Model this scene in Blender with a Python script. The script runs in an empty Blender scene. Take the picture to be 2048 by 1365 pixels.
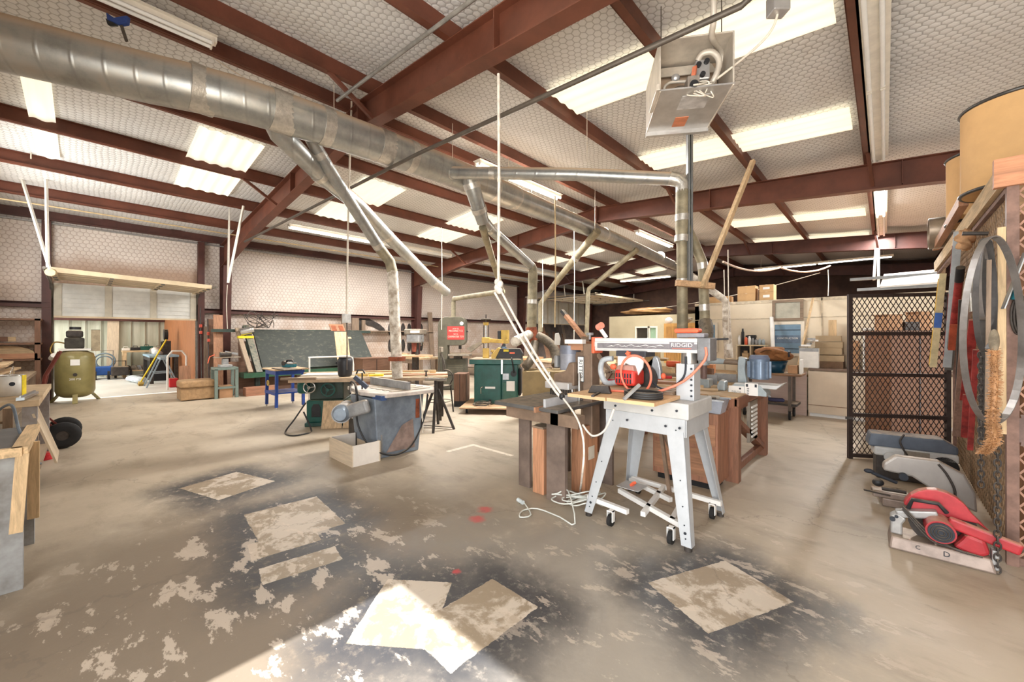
import bpy, bmesh, math, random
from mathutils import Vector, Matrix
R = random.Random(7)
sc = bpy.context.scene
COL = sc.collection.objects
PI = math.pi
# ---------------------------------------------------------------- camera geometry (photo taken as 2048 x 1365)
FL, YAW, HOR, EYE = 796.4, math.radians(43.11), 673.2, 1.45
CY, SY = math.cos(YAW), math.sin(YAW)
def ray(x, y):
    u = (x-1024)/FL
    return (-SY+u*CY, CY+u*SY, (HOR-y)/FL)
def fz(x, y, z=0.0):
    d = ray(x, y); t = (z-EYE)/d[2]; return Vector((d[0]*t, d[1]*t, z))
def fX(x, y, X):
    d = ray(x, y); t = X/d[0]; return Vector((X, d[1]*t, EYE+d[2]*t))
def fY(x, y, Y):
    d = ray(x, y); t = Y/d[1]; return Vector((d[0]*t, Y, EYE+d[2]*t))
def fD(x, y, t):
    d = ray(x, y); return Vector((d[0]*t, d[1]*t, EYE+d[2]*t))
cam = bpy.data.cameras.new('camera'); cam.sensor_width = 36; cam.lens = 14.0
cam.shift_y = -(682.5-HOR)/2048; cam.clip_start = .05; cam.clip_end = 300
co = bpy.data.objects.new('camera', cam); COL.link(co)
co.location = (0, 0, EYE); co.rotation_euler = (PI/2, 0, YAW); sc.camera = co
sc.view_settings.view_transform = 'Standard'; sc.view_settings.look = 'None'
sc.view_settings.gamma = 1; sc.view_settings.use_curve_mapping = False
# ---------------------------------------------------------------- materials
def lin(c):
    c = c/255
    return c/12.92 if c <= .04045 else ((c+.055)/1.055)**2.4
def rgb(c): return (lin(c[0]), lin(c[1]), lin(c[2]), 1)
class NT:
    def __init__(s, name):
        s.m = bpy.data.materials.new(name); s.m.use_nodes = True
        s.t = s.m.node_tree; s.b = s.t.nodes['Principled BSDF']
    def n(s, typ, **kw):
        o = s.t.nodes.new('ShaderNode'+typ)
        for k, v in kw.items():
            if k.startswith('i_'):
                o.inputs[k[2:].replace('_', ' ')].default_value = v
            else: setattr(o, k, v)
        return o
    def l(s, a, b): s.t.links.new(a, b)
    def math(s, op, a, b=None, c=None, clamp=False):
        o = s.n('Math', operation=op, use_clamp=clamp)
        for i, v in enumerate((a, b, c)):
            if v is None: continue
            if isinstance(v, (int, float)): o.inputs[i].default_value = v
            else: s.l(v, o.inputs[i])
        return o.outputs[0]
    def vm(s, op, a, b=None, out=0):
        o = s.n('VectorMath', operation=op)
        for i, v in enumerate((a, b)):
            if v is None: continue
            if isinstance(v, tuple): o.inputs[i].default_value = v
            else: s.l(v, o.inputs[i])
        return o.outputs[out]
    def mix(s, f, a, b, bt='MIX'):
        o = s.n('Mix', data_type='RGBA', blend_type=bt)
        for i, v in ((0, f), (6, a), (7, b)):
            if isinstance(v, (int, float, tuple)): o.inputs[i].default_value = v
            else: s.l(v, o.inputs[i])
        return o.outputs[2]
    def noise(s, vec, scale, detail=4, rough=.6, out=0, dist=0):
        o = s.n('TexNoise'); o.inputs['Scale'].default_value = scale
        o.inputs['Detail'].default_value = detail; o.inputs['Roughness'].default_value = rough
        o.inputs['Distortion'].default_value = dist
        if vec is not None: s.l(vec, o.inputs['Vector'])
        return o.outputs[out]
    def ramp(s, f, a, b):          # smooth step a..b
        o = s.n('MapRange', interpolation_type='SMOOTHSTEP'); s.l(f, o.inputs[0])
        o.inputs[1].default_value = a; o.inputs[2].default_value = b
        return o.outputs[0]
    def obj(s, loc=(0, 0, 0), rot=(0, 0, 0), sca=(1, 1, 1), src='Object'):
        tc = s.n('TexCoord'); mp = s.n('Mapping')
        s.l(tc.outputs[src], mp.inputs[0])
        mp.inputs[1].default_value = loc; mp.inputs[2].default_value = rot; mp.inputs[3].default_value = sca
        return mp.outputs[0]
    def pos(s): return s.n('NewGeometry').outputs['Position']
MC = {}
def mat(name, c, rough=.6, metal=0, var=.14, scale=9, dust=0, c2=None, bump=0, spec=.4):
    if name in MC: return MC[name]
    k = NT(name); v = k.obj()
    f = k.ramp(k.noise(v, scale, 5, .65), .3, .7)
    lo = rgb(c2) if c2 else tuple(x*(1-2*var) for x in rgb(c)[:3])+(1,)
    hi = rgb(c) if c2 else tuple(min(1, x*(1+var)) for x in rgb(c)[:3])+(1,)
    col = k.mix(f, lo, hi)
    if dust:
        nz = k.n('SeparateXYZ'); k.l(k.n('NewGeometry').outputs['Normal'], nz.inputs[0])
        up = k.ramp(nz.outputs[2], .35, .95)
        dm = k.math('MULTIPLY', k.math('MULTIPLY', up, dust), k.ramp(k.noise(v, 14, 4), .25, .6))
        col = k.mix(dm, col, rgb((199, 178, 150)))
    k.l(col, k.b.inputs['Base Color'])
    k.b.inputs['Roughness'].default_value = rough; k.b.inputs['Metallic'].default_value = metal
    k.b.inputs['Specular IOR Level'].default_value = spec
    if bump:
        bn = k.n('Bump'); bn.inputs['Strength'].default_value = bump; bn.inputs['Distance'].default_value = .01
        k.l(k.noise(v, scale*3, 5), bn.inputs['Height']); k.l(bn.outputs[0], k.b.inputs['Normal'])
    MC[name] = k.m; return k.m
def wood(name, c, axis='x', rough=.65, var=.22, s=1.0, dust=0):
    key = name+axis
    if key in MC: return MC[key]
    k = NT(key); sca = {'x': (1.2, 14, 14), 'y': (14, 1.2, 14), 'z': (14, 14, 1.2)}[axis]
    v = k.obj(sca=tuple(a*s for a in sca))
    f = k.ramp(k.noise(v, 2.2, 6, .7, dist=.6), .28, .72)
    g = k.noise(k.obj(), 1.7, 2)
    lo = tuple(x*(1-1.7*var) for x in rgb(c)[:3])+(1,); hi = tuple(min(1, x*(1+var)) for x in rgb(c)[:3])+(1,)
    col = k.mix(f, lo, hi)
    col = k.mix(k.math('MULTIPLY', g, .3), col, rgb((150, 130, 110)))
    if dust:
        nz = k.n('SeparateXYZ'); k.l(k.n('NewGeometry').outputs['Normal'], nz.inputs[0])
        col = k.mix(k.math('MULTIPLY', k.ramp(nz.outputs[2], .4, .9), dust), col, rgb((199, 180, 152)))
    k.l(col, k.b.inputs['Base Color']); k.b.inputs['Roughness'].default_value = rough
    k.b.inputs['Specular IOR Level'].default_value = .3
    MC[key] = k.m; return k.m
def glow(name, c, e):
    if name in MC: return MC[name]
    k = NT(name); k.b.inputs['Base Color'].default_value = rgb(c)
    k.b.inputs['Emission Color'].default_value = rgb(c); k.b.inputs['Emission Strength'].default_value = e
    MC[name] = k.m; return k.m
# ---------------------------------------------------------------- mesh builder
class MB:
    def __init__(s): s.v = []; s.f = []; s.sm = []
    def add(s, vs, fs, smooth=False):
        o = len(s.v); s.v += [Vector(p) for p in vs]
        s.f += [[i+o for i in f] for f in fs]; s.sm += [smooth]*len(fs); return s
    def box(s, x0, x1, y0, y1, z0, z1):
        vs = [(x, y, z) for x in (x0, x1) for y in (y0, y1) for z in (z0, z1)]
        return s.add(vs, [(0, 1, 3, 2), (4, 6, 7, 5), (0, 4, 5, 1), (2, 3, 7, 6), (0, 2, 6, 4), (1, 5, 7, 3)])
    def cb(s, c, d, rz=0, M=None):      # box by centre and size
        m = M or Matrix.Rotation(rz, 3, 'Z'); c = Vector(c)
        vs = [c+m@Vector((x*d[0]/2, y*d[1]/2, z*d[2]/2)) for x in (-1, 1) for y in (-1, 1) for z in (-1, 1)]
        return s.add(vs, [(0, 1, 3, 2), (4, 6, 7, 5), (0, 4, 5, 1), (2, 3, 7, 6), (0, 2, 6, 4), (1, 5, 7, 3)])
    def bar(s, a, b, w, h, up=(0, 0, 1)):
        a, b = Vector(a), Vector(b); d = (b-a).normalized(); up = Vector(up)
        x = d.cross(up)
        if x.length < 1e-3: x = d.cross(Vector((1, 0, 0)))
        x.normalize(); z = x.cross(d)
        vs = []
        for p in (a, b):
            for i, j in ((-1, -1), (1, -1), (1, 1), (-1, 1)): vs.append(p+x*(i*w/2)+z*(j*h/2))
        return s.add(vs, [(0, 1, 2, 3), (7, 6, 5, 4), (0, 4, 5, 1), (1, 5, 6, 2), (2, 6, 7, 3), (3, 7, 4, 0)])
    def cyl(s, a, b, r0, r1=None, n=14, caps=True, smooth=True):
        a, b = Vector(a), Vector(b); r1 = r0 if r1 is None else r1
        d = (b-a).normalized(); x = d.orthogonal().normalized(); y = d.cross(x)
        vs = []
        for p, r in ((a, r0), (b, r1)):
            vs += [p+(x*math.cos(2*PI*i/n)+y*math.sin(2*PI*i/n))*r for i in range(n)]
        s.add(vs, [(i, (i+1) % n, n+(i+1) % n, n+i) for i in range(n)], smooth)
        if caps:
            s.add(vs[:n], [tuple(range(n-1, -1, -1))]); s.add(vs[n:], [tuple(range(n))])
        return s
    def tube(s, pts, r, n=8, closed=False, flat=None):
        pts = [Vector(p) for p in pts]; N = len(pts)
        rs = r if isinstance(r, (list, tuple)) else [r]*N
        T = []
        for i in range(N):
            a = pts[i-1] if (i > 0 or closed) else pts[i]
            b = pts[(i+1) % N] if (i < N-1 or closed) else pts[i]
            T.append((b-a).normalized())
        x = T[0].orthogonal().normalized(); vs = []
        for i in range(N):
            x = (x-T[i]*x.dot(T[i]))
            x = x.normalized() if x.length > 1e-5 else T[i].orthogonal().normalized()
            y = T[i].cross(x)
            for k in range(n):
                a = 2*PI*k/n; vs.append(pts[i]+(x*math.cos(a)+y*math.sin(a))*rs[i])
        fs = []
        for i in range(N if closed else N-1):
            j = (i+1) % N
            fs += [(i*n+k, i*n+(k+1) % n, j*n+(k+1) % n, j*n+k) for k in range(n)]
        s.add(vs, fs, True)
        if not closed: s.add(vs[:n], [tuple(range(n-1, -1, -1))]); s.add(vs[-n:], [tuple(range(n))])
        return s
    def lathe(s, prof, c=(0, 0, 0), n=20, M=None, smooth=True):
        c = Vector(c); M = M or Matrix.Identity(3); vs = []
        for r, z in prof:
            vs += [c+M@Vector((r*math.cos(2*PI*i/n), r*math.sin(2*PI*i/n), z)) for i in range(n)]
        fs = []
        for j in range(len(prof)-1):
            fs += [(j*n+i, j*n+(i+1) % n, (j+1)*n+(i+1) % n, (j+1)*n+i) for i in range(n)]
        return s.add(vs, fs, smooth)
    def prism(s, poly, o, u, v, t):     # polygon in the (u,v) plane at o, thickness vector t
        o, u, v, t = Vector(o), Vector(u), Vector(v), Vector(t); n = len(poly)
        vs = [o+u*a+v*b for a, b in poly]; vs += [p+t for p in vs]
        return s.add(vs, [tuple(range(n-1, -1, -1)), tuple(range(n, 2*n))]+[(i, (i+1) % n, n+(i+1) % n, n+i) for i in range(n)])
    def ell(s, c, r, nu=14, nv=8, M=None):
        c = Vector(c); M = M or Matrix.Identity(3); vs = []
        for j in range(nv+1):
            b = -PI/2+PI*j/nv
            for i in range(nu):
                a = 2*PI*i/nu
                vs.append(c+M@Vector((r[0]*math.cos(b)*math.cos(a), r[1]*math.cos(b)*math.sin(a), r[2]*math.sin(b))))
        return s.add(vs, [(j*nu+i, j*nu+(i+1) % nu, (j+1)*nu+(i+1) % nu, (j+1)*nu+i) for j in range(nv) for i in range(nu)], True)
    def ring(s, c, ax, R0, r, n=28, m=8):
        c = Vector(c); ax = Vector(ax).normalized(); x = ax.orthogonal().normalized(); y = ax.cross(x)
        return s.tube([c+(x*math.cos(2*PI*i/n)+y*math.sin(2*PI*i/n))*R0 for i in range(n)], r, m, closed=True)
    def quad(s, a, b, c, d): return s.add([a, b, c, d], [(0, 1, 2, 3)])
    def ibeam(s, a, b, w, h0, h1, t=.012):   # top edge a->b level with z, depth h0->h1
        a, b = Vector(a), Vector(b); z = Vector((0, 0, 1))
        s.bar(a-z*t/2, b-z*t/2, w, t); s.bar(a-z*(h0-t/2), b-z*(h1-t/2), w, t)
        d = (b-a).normalized(); x = d.cross(z).normalized()*(t/2)
        s.add([a-x-z*t, a-x-z*(h0-t), b-x-z*(h1-t), b-x-z*t, a+x-z*t, a+x-z*(h0-t), b+x-z*(h1-t), b+x-z*t],
              [(0, 1, 2, 3), (7, 6, 5, 4), (0, 3, 7, 4), (1, 5, 6, 2)])
        return s
    def build(s, name, m, parent=None, bev=0, seg=2, clean=True):
        me = bpy.data.meshes.new(name)
        me.from_pydata([tuple(p) for p in s.v], [], s.f)
        if clean:
            bm = bmesh.new(); bm.from_mesh(me)
            bmesh.ops.recalc_face_normals(bm, faces=bm.faces); bm.to_mesh(me); bm.free()
        if any(s.sm): me.polygons.foreach_set('use_smooth', s.sm)
        me.materials.append(m)
        o = bpy.data.objects.new(name, me); COL.link(o)
        if parent is not None: o.parent = parent
        if bev:
            b = o.modifiers.new('bevel', 'BEVEL'); b.width = bev; b.segments = seg; b.limit_method = 'ANGLE'; b.angle_limit = .7
        return o
def tag(o, label, cat, group=None, kind=None):
    o['label'] = label; o['category'] = cat
    if group: o['group'] = group
    if kind: o['kind'] = kind
    return o
def thing(name, label, cat, loc=(0, 0, 0), rz=0, group=None):
    o = bpy.data.objects.new(name, None); o.empty_display_size = .1; COL.link(o)
    o.location = loc; o.rotation_euler = (0, 0, rz)
    return tag(o, label, cat, group)
def one(name, mb, m, label, cat, loc=(0, 0, 0), rz=0, group=None, bev=0):   # a thing that is a single mesh
    o = mb.build(name, m, None, bev); o.location = loc; o.rotation_euler = (0, 0, rz)
    return tag(o, label, cat, group)
def struct(name, mb, m, parent=None, bev=0):
    o = mb.build(name, m, parent, bev)
    if parent is None: o['kind'] = 'structure'
    return o
def dup(root, loc, rz=None, label=None):
    r = root.copy(); COL.link(r); r.location = loc
    if rz is not None: r.rotation_euler = (0, 0, rz)
    if label: r['label'] = label
    for ch in root.children:
        c = ch.copy(); COL.link(c); c.parent = r
        for g in ch.children:
            d = g.copy(); COL.link(d); d.parent = c
    return r
def text(name, body, size, m, parent, loc, rot, depth=.001, align='CENTER', sx=1):
    cu = bpy.data.curves.new(name, 'FONT'); cu.body = body; cu.size = size; cu.extrude = depth
    cu.align_x = align; cu.align_y = 'CENTER'; cu.resolution_u = 2
    t = bpy.data.objects.new(name, cu); COL.link(t); bpy.context.view_layer.update()
    me = bpy.data.meshes.new_from_object(t.evaluated_get(bpy.context.evaluated_depsgraph_get()))
    bpy.data.objects.remove(t); bpy.data.curves.remove(cu); me.materials.clear(); me.materials.append(m)
    o = bpy.data.objects.new(name, me); COL.link(o); o.parent = parent
    o.location = loc; o.rotation_euler = rot; o.scale = (sx, 1, 1); return o
def arc(c, u, v, r, a0, a1, n=8):
    c, u, v = Vector(c), Vector(u), Vector(v)
    return [c+u*(r*math.cos(a0+(a1-a0)*i/n))+v*(r*math.sin(a0+(a1-a0)*i/n)) for i in range(n+1)]
def bez(a, b, c, d, n=12):
    a, b, c, d = map(Vector, (a, b, c, d)); r = []
    for i in range(n+1):
        t = i/n; r.append(a*(1-t)**3+b*3*t*(1-t)**2+c*3*t*t*(1-t)+d*t**3)
    return r
def sag(a, b, drop, n=10):
    a, b = Vector(a), Vector(b)
    return [a.lerp(b, i/n)-Vector((0, 0, drop*4*(i/n)*(1-i/n))) for i in range(n+1)]
def smooth(pts, n=6):            # Catmull-Rom
    pts = [Vector(p) for p in pts]; P = [pts[0]]+pts+[pts[-1]]; r = []
    for i in range(1, len(P)-2):
        for k in range(n):
            t = k/n; a, b, c, d = P[i-1:i+3]
            r.append(.5*((2*b)+(c-a)*t+(2*a-5*b+4*c-d)*t*t+(3*b-a-3*c+d)*t**3))
    return r+[pts[-1]]
# ================================================================ SETTING
XW, XR, ZR, XE = -13.5, -5.23, 4.87, 3.2
YF, YB = -1.35, 21.3
def roofz(x): return ZR-abs(x-XR)/12
FR = [2.61, 8.73, 14.84, 20.95]
PUR = [-11.86, -10.28, -8.69, -7.11, -5.56, -4.89, -3.26, -1.71, -.19, 1.4, 2.9]

def hexnet(k, v2, size):          # chicken wire: distance to the cell edge of a hexagonal lattice (0 at the wire)
    p = k.vm('MULTIPLY', v2, (1/size, 1/size, 0))
    r = (1.0, 1.7320508, 1.0); h = (.5, .8660254, 0)
    def cell(q):
        w = k.n('VectorMath', operation='WRAP'); k.l(q, w.inputs[0])
        w.inputs[1].default_value = (.5, .8660254, 1); w.inputs[2].default_value = (-.5, -.8660254, -1); return w.outputs[0]
    a = cell(p); b = cell(k.vm('SUBTRACT', p, h))
    la, lb = k.vm('DOT_PRODUCT', a, a, 1), k.vm('DOT_PRODUCT', b, b, 1)
    o = k.n('Mix', data_type='VECTOR'); k.l(k.math('LESS_THAN', lb, la), o.inputs[0]); k.l(a, o.inputs[4]); k.l(b, o.inputs[5])
    g = k.vm('ABSOLUTE', o.outputs[1]); sx = k.n('SeparateXYZ'); k.l(g, sx.inputs[0])
    d = k.math('MAXIMUM', k.vm('DOT_PRODUCT', g, (.5, .8660254, 0), 1), sx.outputs[0])
    return k.math('SUBTRACT', .5, d)
def insulation(name, axes, base, wire, stain, size=.085, stainz=None):
    k = NT(name); P = k.pos(); sp = k.n('SeparateXYZ'); k.l(P, sp.inputs[0])
    cb = k.n('CombineXYZ'); k.l(sp.outputs[axes[0]], cb.inputs[0]); k.l(sp.outputs[axes[1]], cb.inputs[1])
    wob = k.vm('SCALE', k.vm('SUBTRACT', k.noise(P, 2.2, 2, out=1), (.5, .5, .5)), None)
    wob.node.inputs[3].default_value = .07
    v2 = k.vm('ADD', cb.outputs[0], wob)
    e = hexnet(k, v2, size)
    line = k.math('SUBTRACT', 1, k.ramp(e, .03, .10))
    cl = k.ramp(k.noise(P, .9, 5, .65), .25, .75)
    col = k.mix(cl, tuple(x*.86 for x in rgb(base)[:3])+(1,), rgb(base))
    if stainz:                    # brown water and dust stains low on the wall, spots and drips
        m = k.math('MULTIPLY', k.math('SUBTRACT', 1, k.ramp(sp.outputs[2], stainz[0], stainz[1])), k.ramp(k.noise(P, 1.6, 6, .7), .3, .62))
        col = k.mix(k.math('MULTIPLY', m, .62), col, rgb(stain))
        dv = k.noise(k.obj(sca=(5, 5, .35), src='Object'), 2.0, 4, .7)
        col = k.mix(k.math('MULTIPLY', k.ramp(dv, .6, .74), .38), col, rgb((176, 138, 104)))
        yb = k.math('MULTIPLY', k.math('MULTIPLY', k.math('GREATER_THAN', sp.outputs[1], -.6), k.math('LESS_THAN', sp.outputs[1], 2.08)), k.math('GREATER_THAN', sp.outputs[2], 2.55))
        yb = k.math('MULTIPLY', yb, k.math('SUBTRACT', 1, k.ramp(k.math('ADD', sp.outputs[2], k.math('MULTIPLY', k.noise(P, 1.3, 5), .5)), 3.25, 3.75)))
        col = k.mix(k.math('MULTIPLY', yb, .75), col, rgb((150, 112, 78)))
        sp2 = k.noise(P, 5.5, 3, .6)
        col = k.mix(k.math('MULTIPLY', k.ramp(sp2, .72, .78), .55), col, rgb((110, 80, 58)))
    col = k.mix(k.math('MULTIPLY', line, .52), col, rgb(wire))
    k.l(col, k.b.inputs['Base Color']); k.b.inputs['Roughness'].default_value = .55
    bn = k.n('Bump'); bn.inputs['Strength'].default_value = .5; bn.inputs['Distance'].default_value = .02
    hh = k.math('ADD', k.math('MULTIPLY', k.ramp(e, 0, .3), .35), k.noise(P, 3.5, 4, .6))
    k.l(hh, bn.inputs['Height']); k.l(bn.outputs[0], k.b.inputs['Normal'])
    return k.m
M_ceil = insulation('ceiling_insulation', (0, 1), (226, 226, 225), (118, 114, 110), (150, 120, 90))
M_wall = insulation('wall_insulation', (1, 2), (224, 213, 203), (150, 122, 104), (166, 128, 94), .1, (1.2, 3.4))
M_steel = mat('red_oxide_steel', (106, 61, 45), .5, 0, .14, 2.2, 0)
M_steeld = mat('dark_oxide_steel', (82, 48, 41), .55, 0, .15, 2.5, 0)

# ---- floor: worn sealed concrete, with lighter rectangles left by masked spray painting
def floor_mat():
    k = NT('floor_concrete'); P = k.pos(); sp = k.n('SeparateXYZ'); k.l(P, sp.inputs[0]); X, Y = sp.outputs[0], sp.outputs[1]
    n1 = k.noise(P, .55, 6, .62); n2 = k.noise(P, 3.2, 7, .68, dist=.4); n3 = k.noise(P, 16, 5, .7)
    col = k.mix(k.ramp(n1, .3, .7), rgb((160, 146, 126)), rgb((188, 174, 154)))
    st = k.noise(k.obj(sca=(1.1, 2.6, 1)), 1.5, 6, .65)
    col = k.mix(k.math('MULTIPLY', k.ramp(st, .48, .72), .5), col, rgb((132, 117, 98)))
    col = k.mix(k.math('MULTIPLY', k.ramp(n2, .55, .75), .4), col, rgb((204, 188, 171)))
    # walked and painted grey-brown zone near the big door
    def rad(cx, cy, r0, r1):
        d = k.vm('DISTANCE', P, (cx, cy, 0), 1)
        return k.math('SUBTRACT', 1, k.ramp(k.math('ADD', d, k.math('MULTIPLY', k.math('SUBTRACT', n2, .5), 1.2)), r0, r1))
    z1 = rad(-2.7, .7, .9, 2.3)
    col = k.mix(k.math('MULTIPLY', z1, .92), col, rgb((118, 104, 88)))
    z2 = rad(-1.2, 1.9, .5, 1.6)
    col = k.mix(k.math('MULTIPLY', z2, .6), col, rgb((142, 138, 132)))
    z3 = k.math('MULTIPLY', rad(-6.5, 2.2, 1.5, 4.5), .0)
    # black overspray round masked rectangles
    rects = []
    for q4 in (((1295, 1166), (1450, 1122), (1588, 1205)), ((812, 1262), (985, 1158), (1076, 1215)), ((489, 1092), (622, 1055), (648, 1079)), ((513, 1140), (666, 1094), (689, 1118)),
               ((489, 1030), (634, 993), (690, 1048)), ((380, 972), (490, 940), (533, 968)), ((690, 1290), (775, 1160), (905, 1165))):
        A, B, C_ = [fz(*p) for p in q4]
        ctr = (A+C_)/2; u = B-A; v = C_-B
        rects.append((ctr.x, ctr.y, u.length/2, v.length/2, math.atan2(u.y, u.x)))
    sd = None; ins = None
    for (cx, cy, a, b, an) in rects:
        q = k.n('Mapping', vector_type='TEXTURE'); k.l(P, q.inputs[0]); q.inputs[1].default_value = (cx, cy, 0); q.inputs[2].default_value = (0, 0, an)
        d = k.vm('SUBTRACT', k.vm('ABSOLUTE', q.outputs[0]), (a, b, 0))
        s3 = k.n('SeparateXYZ'); k.l(d, s3.inputs[0])
        o = k.vm('LENGTH', k.vm('MULTIPLY', k.vm('MAXIMUM', d, (0, 0, 0)), (1, 1, 0)), None, 1)
        i = k.math('LESS_THAN', k.math('MAXIMUM', s3.outputs[0], s3.outputs[1]), k.math('MULTIPLY', k.math('SUBTRACT', n3, .5), .03))
        sd = o if sd is None else k.math('MINIMUM', sd, o)
        ins = i if ins is None else k.math('MAXIMUM', ins, i)
    ov = k.math('MULTIPLY', k.math('SUBTRACT', 1, k.ramp(k.math('ADD', sd, k.math('MULTIPLY', k.math('SUBTRACT', n2, .5), .35)), .0, .42)), k.ramp(n3, .22, .5))
    col = k.mix(k.math('MULTIPLY', ov, .95), col, rgb((58, 58, 61)))
    col = k.mix(k.math('MULTIPLY', ins, .82), col, k.mix(k.ramp(k.math('ADD', n2, k.math('MULTIPLY', k.math('SUBTRACT', n3, .5), .2)), .46, .56), rgb((158, 140, 116)), rgb((208, 194, 176))))
    # flaked off pale paint
    fl = k.noise(k.obj(rot=(0, 0, .5), sca=(1.0, 2.0, 1)), 3.3, 11, .68, dist=.15)
    flz = k.math('MAXIMUM', rad(-2.6, .75, .6, 2.0), k.math('MULTIPLY', rad(-.9, 2.4, .6, 1.9), .8))
    fm = k.math('MULTIPLY', k.ramp(k.math('ADD', k.math('ADD', fl, k.math('MULTIPLY', k.math('SUBTRACT', n3, .5), .09)), k.math('MULTIPLY', flz, .05)), .60, .625), flz)
    col = k.mix(k.math('MULTIPLY', fm, .62), col, rgb((206, 190, 172)))
    # red spray spots, tape corner, dark drips
    for (cx, cy, r) in ((-2.44, 2.28, .085), (-2.36, 2.12, .085), (-1.93, 1.55, .04)):
        d = k.math('ADD', k.vm('DISTANCE', P, (cx, cy, 0), 1), k.math('MULTIPLY', k.math('SUBTRACT', n3, .5), .1))
        col = k.mix(k.math('MULTIPLY', k.math('SUBTRACT', 1, k.ramp(d, r*.3, r)), .75), col, rgb((196, 60, 62)))
    for (x0, x1, y0, y1) in ((-4.05, -3.98, 3.1, 3.55), (-4.05, -3.3, 3.5, 3.56)):
        a = k.math('MULTIPLY', k.math('MULTIPLY', k.math('GREATER_THAN', X, x0), k.math('LESS_THAN', X, x1)), k.math('MULTIPLY', k.math('GREATER_THAN', Y, y0), k.math('LESS_THAN', Y, y1)))
        col = k.mix(k.math('MULTIPLY', a, k.ramp(n3, .3, .5)), col, rgb((232, 222, 206)))
    dk = k.noise(k.obj(sca=(1, 2.2, 1)), 1.15, 7, .7)
    col = k.mix(k.math('MULTIPLY', k.ramp(dk, .64, .74), .6), col, rgb((92, 82, 72)))
    # hairline cracks
    vo = k.n('TexVoronoi', feature='DISTANCE_TO_EDGE'); vo.inputs['Scale'].default_value = .42
    k.l(k.vm('ADD', P, k.vm('MULTIPLY', k.noise(P, 2.2, 5, .7, out=1), (.5, .5, 0))), vo.inputs['Vector'])
    col = k.mix(k.math('MULTIPLY', k.math('SUBTRACT', 1, k.ramp(vo.outputs[0], .001, .004)), .35), col, rgb((104, 92, 80)))
    k.l(col, k.b.inputs['Base Color'])
    k.l(k.math('ADD', k.math('MULTIPLY', n2, .3), .34), k.b.inputs['Roughness'])
    bn = k.n('Bump'); bn.inputs['Strength'].default_value = .15; bn.inputs['Distance'].default_value = .01
    k.l(n3, bn.inputs['Height']); k.l(bn.outputs[0], k.b.inputs['Normal'])
    return k.m
struct('floor', MB().box(-13.4, 6, -3.5, YB+.2, -.1, 0), floor_mat())
struct('floor_outside', MB().box(-24, -13.4, -6, 12, -.1, -.005), mat('pale_concrete', (214, 212, 204), .6, 0, .06, 1.2))

# ---- ceiling: quilted insulation sagging between purlins, pleats every 1.2 m
def roof(xs, name):
    m = MB(); ny = 150; ys = [YF-.1+(YB+.2-YF)*j/ny for j in range(ny+1)]
    def dz(x, y):
        ps = sorted([XW]+PUR+[XE, XR+.01, XR-.01]); i = max([p for p in ps if p <= x+1e-6], default=XW); j = min([p for p in ps if p > x+1e-6], default=XE)
        t = (x-i)/max(.01, j-i)
        w = abs(math.sin(PI*(y-.4)/1.22)); return -.045*math.sin(PI*t)*(.5+.5*math.sqrt(w))
    n = len(xs)
    m.add([(x, y, roofz(x)+dz(x, y)) for y in ys for x in xs], [(j*n+i, j*n+i+1, (j+1)*n+i+1, (j+1)*n+i) for j in range(ny) for i in range(n-1)], True)
    return struct(name, m, M_ceil)
def span(a, b, n): return [a+(b-a)*i/n for i in range(n+1)]
roof(span(XW-.1, XR, 42), 'ceiling'); roof(span(XR, XE, 42), 'ceiling_east')
struct('trim_1', MB().box(-5.5, -4.95, YF, YB, 4.86, 4.87), M_ceil)
# solid roof deck above, so only the sky panels let light in
struct('ceiling_deck', MB().add([(XW-.2, YF-.2, roofz(XW-.2)+.12), (XR, YF-.2, ZR+.12), (XE+.2, YF-.2, roofz(XE)+.12), (XW-.2, YB+.2, roofz(XW-.2)+.12), (XR, YB+.2, ZR+.12), (XE+.2, YB+.2, roofz(XE)+.12)], [(0, 1, 4, 3), (1, 2, 5, 4)]), mat('roof_deck', (190, 188, 184), .5))
# ---- translucent sky panels set in the roof (corrugated fibreglass)
def skymat(name, c, e):
    k = NT(name); v = k.obj(sca=(3, 3, 3)); f = k.ramp(k.noise(k.obj(sca=(.8, 14, 1)), 1.6, 5, .7), .25, .8)
    col = k.mix(f, tuple(x*.8 for x in rgb(c)[:3])+(1,), rgb(c))
    k.l(col, k.b.inputs['Base Color']); k.l(col, k.b.inputs['Emission Color']); k.b.inputs['Emission Strength'].default_value = e
    k.b.inputs['Roughness'].default_value = .6; return k.m
M_skyE = skymat('sky_panel_east', (255, 243, 216), .8); M_skyW = skymat('sky_panel_west', (250, 240, 218), .75)
def skypanel(i, x0, x1, y0, y1, m):
    b = MB(); n = 56; ys = span(y0, y1, n)
    for x in (x0, x1): b.v += [Vector((x, y, roofz(x)-.078+.012*math.sin(2*PI*(y-y0)/.19))) for y in ys]
    b.f = [[j, j+1, n+2+j, n+1+j] for j in range(n)]; b.sm = [True]*n
    struct('window_%d' % i, b, m)
WI = 1
for (a, b) in ((1.15, 1.95), (4.05, 4.78), (6.65, 7.45), (12.15, 12.95), (15.05, 15.8)):
    skypanel(WI, -3.2, -.33, a, b, M_skyE); WI += 1
for (a, b) in ((-.55, -.3), (1.15, 2.02), (3.75, 4.7), (6.6, 7.7), (12.1, 13.1), (15.2, 16.1), (17.8, 18.7)):
    skypanel(WI, -10.05, -7.5, a, b, M_skyW); WI += 1

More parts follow.
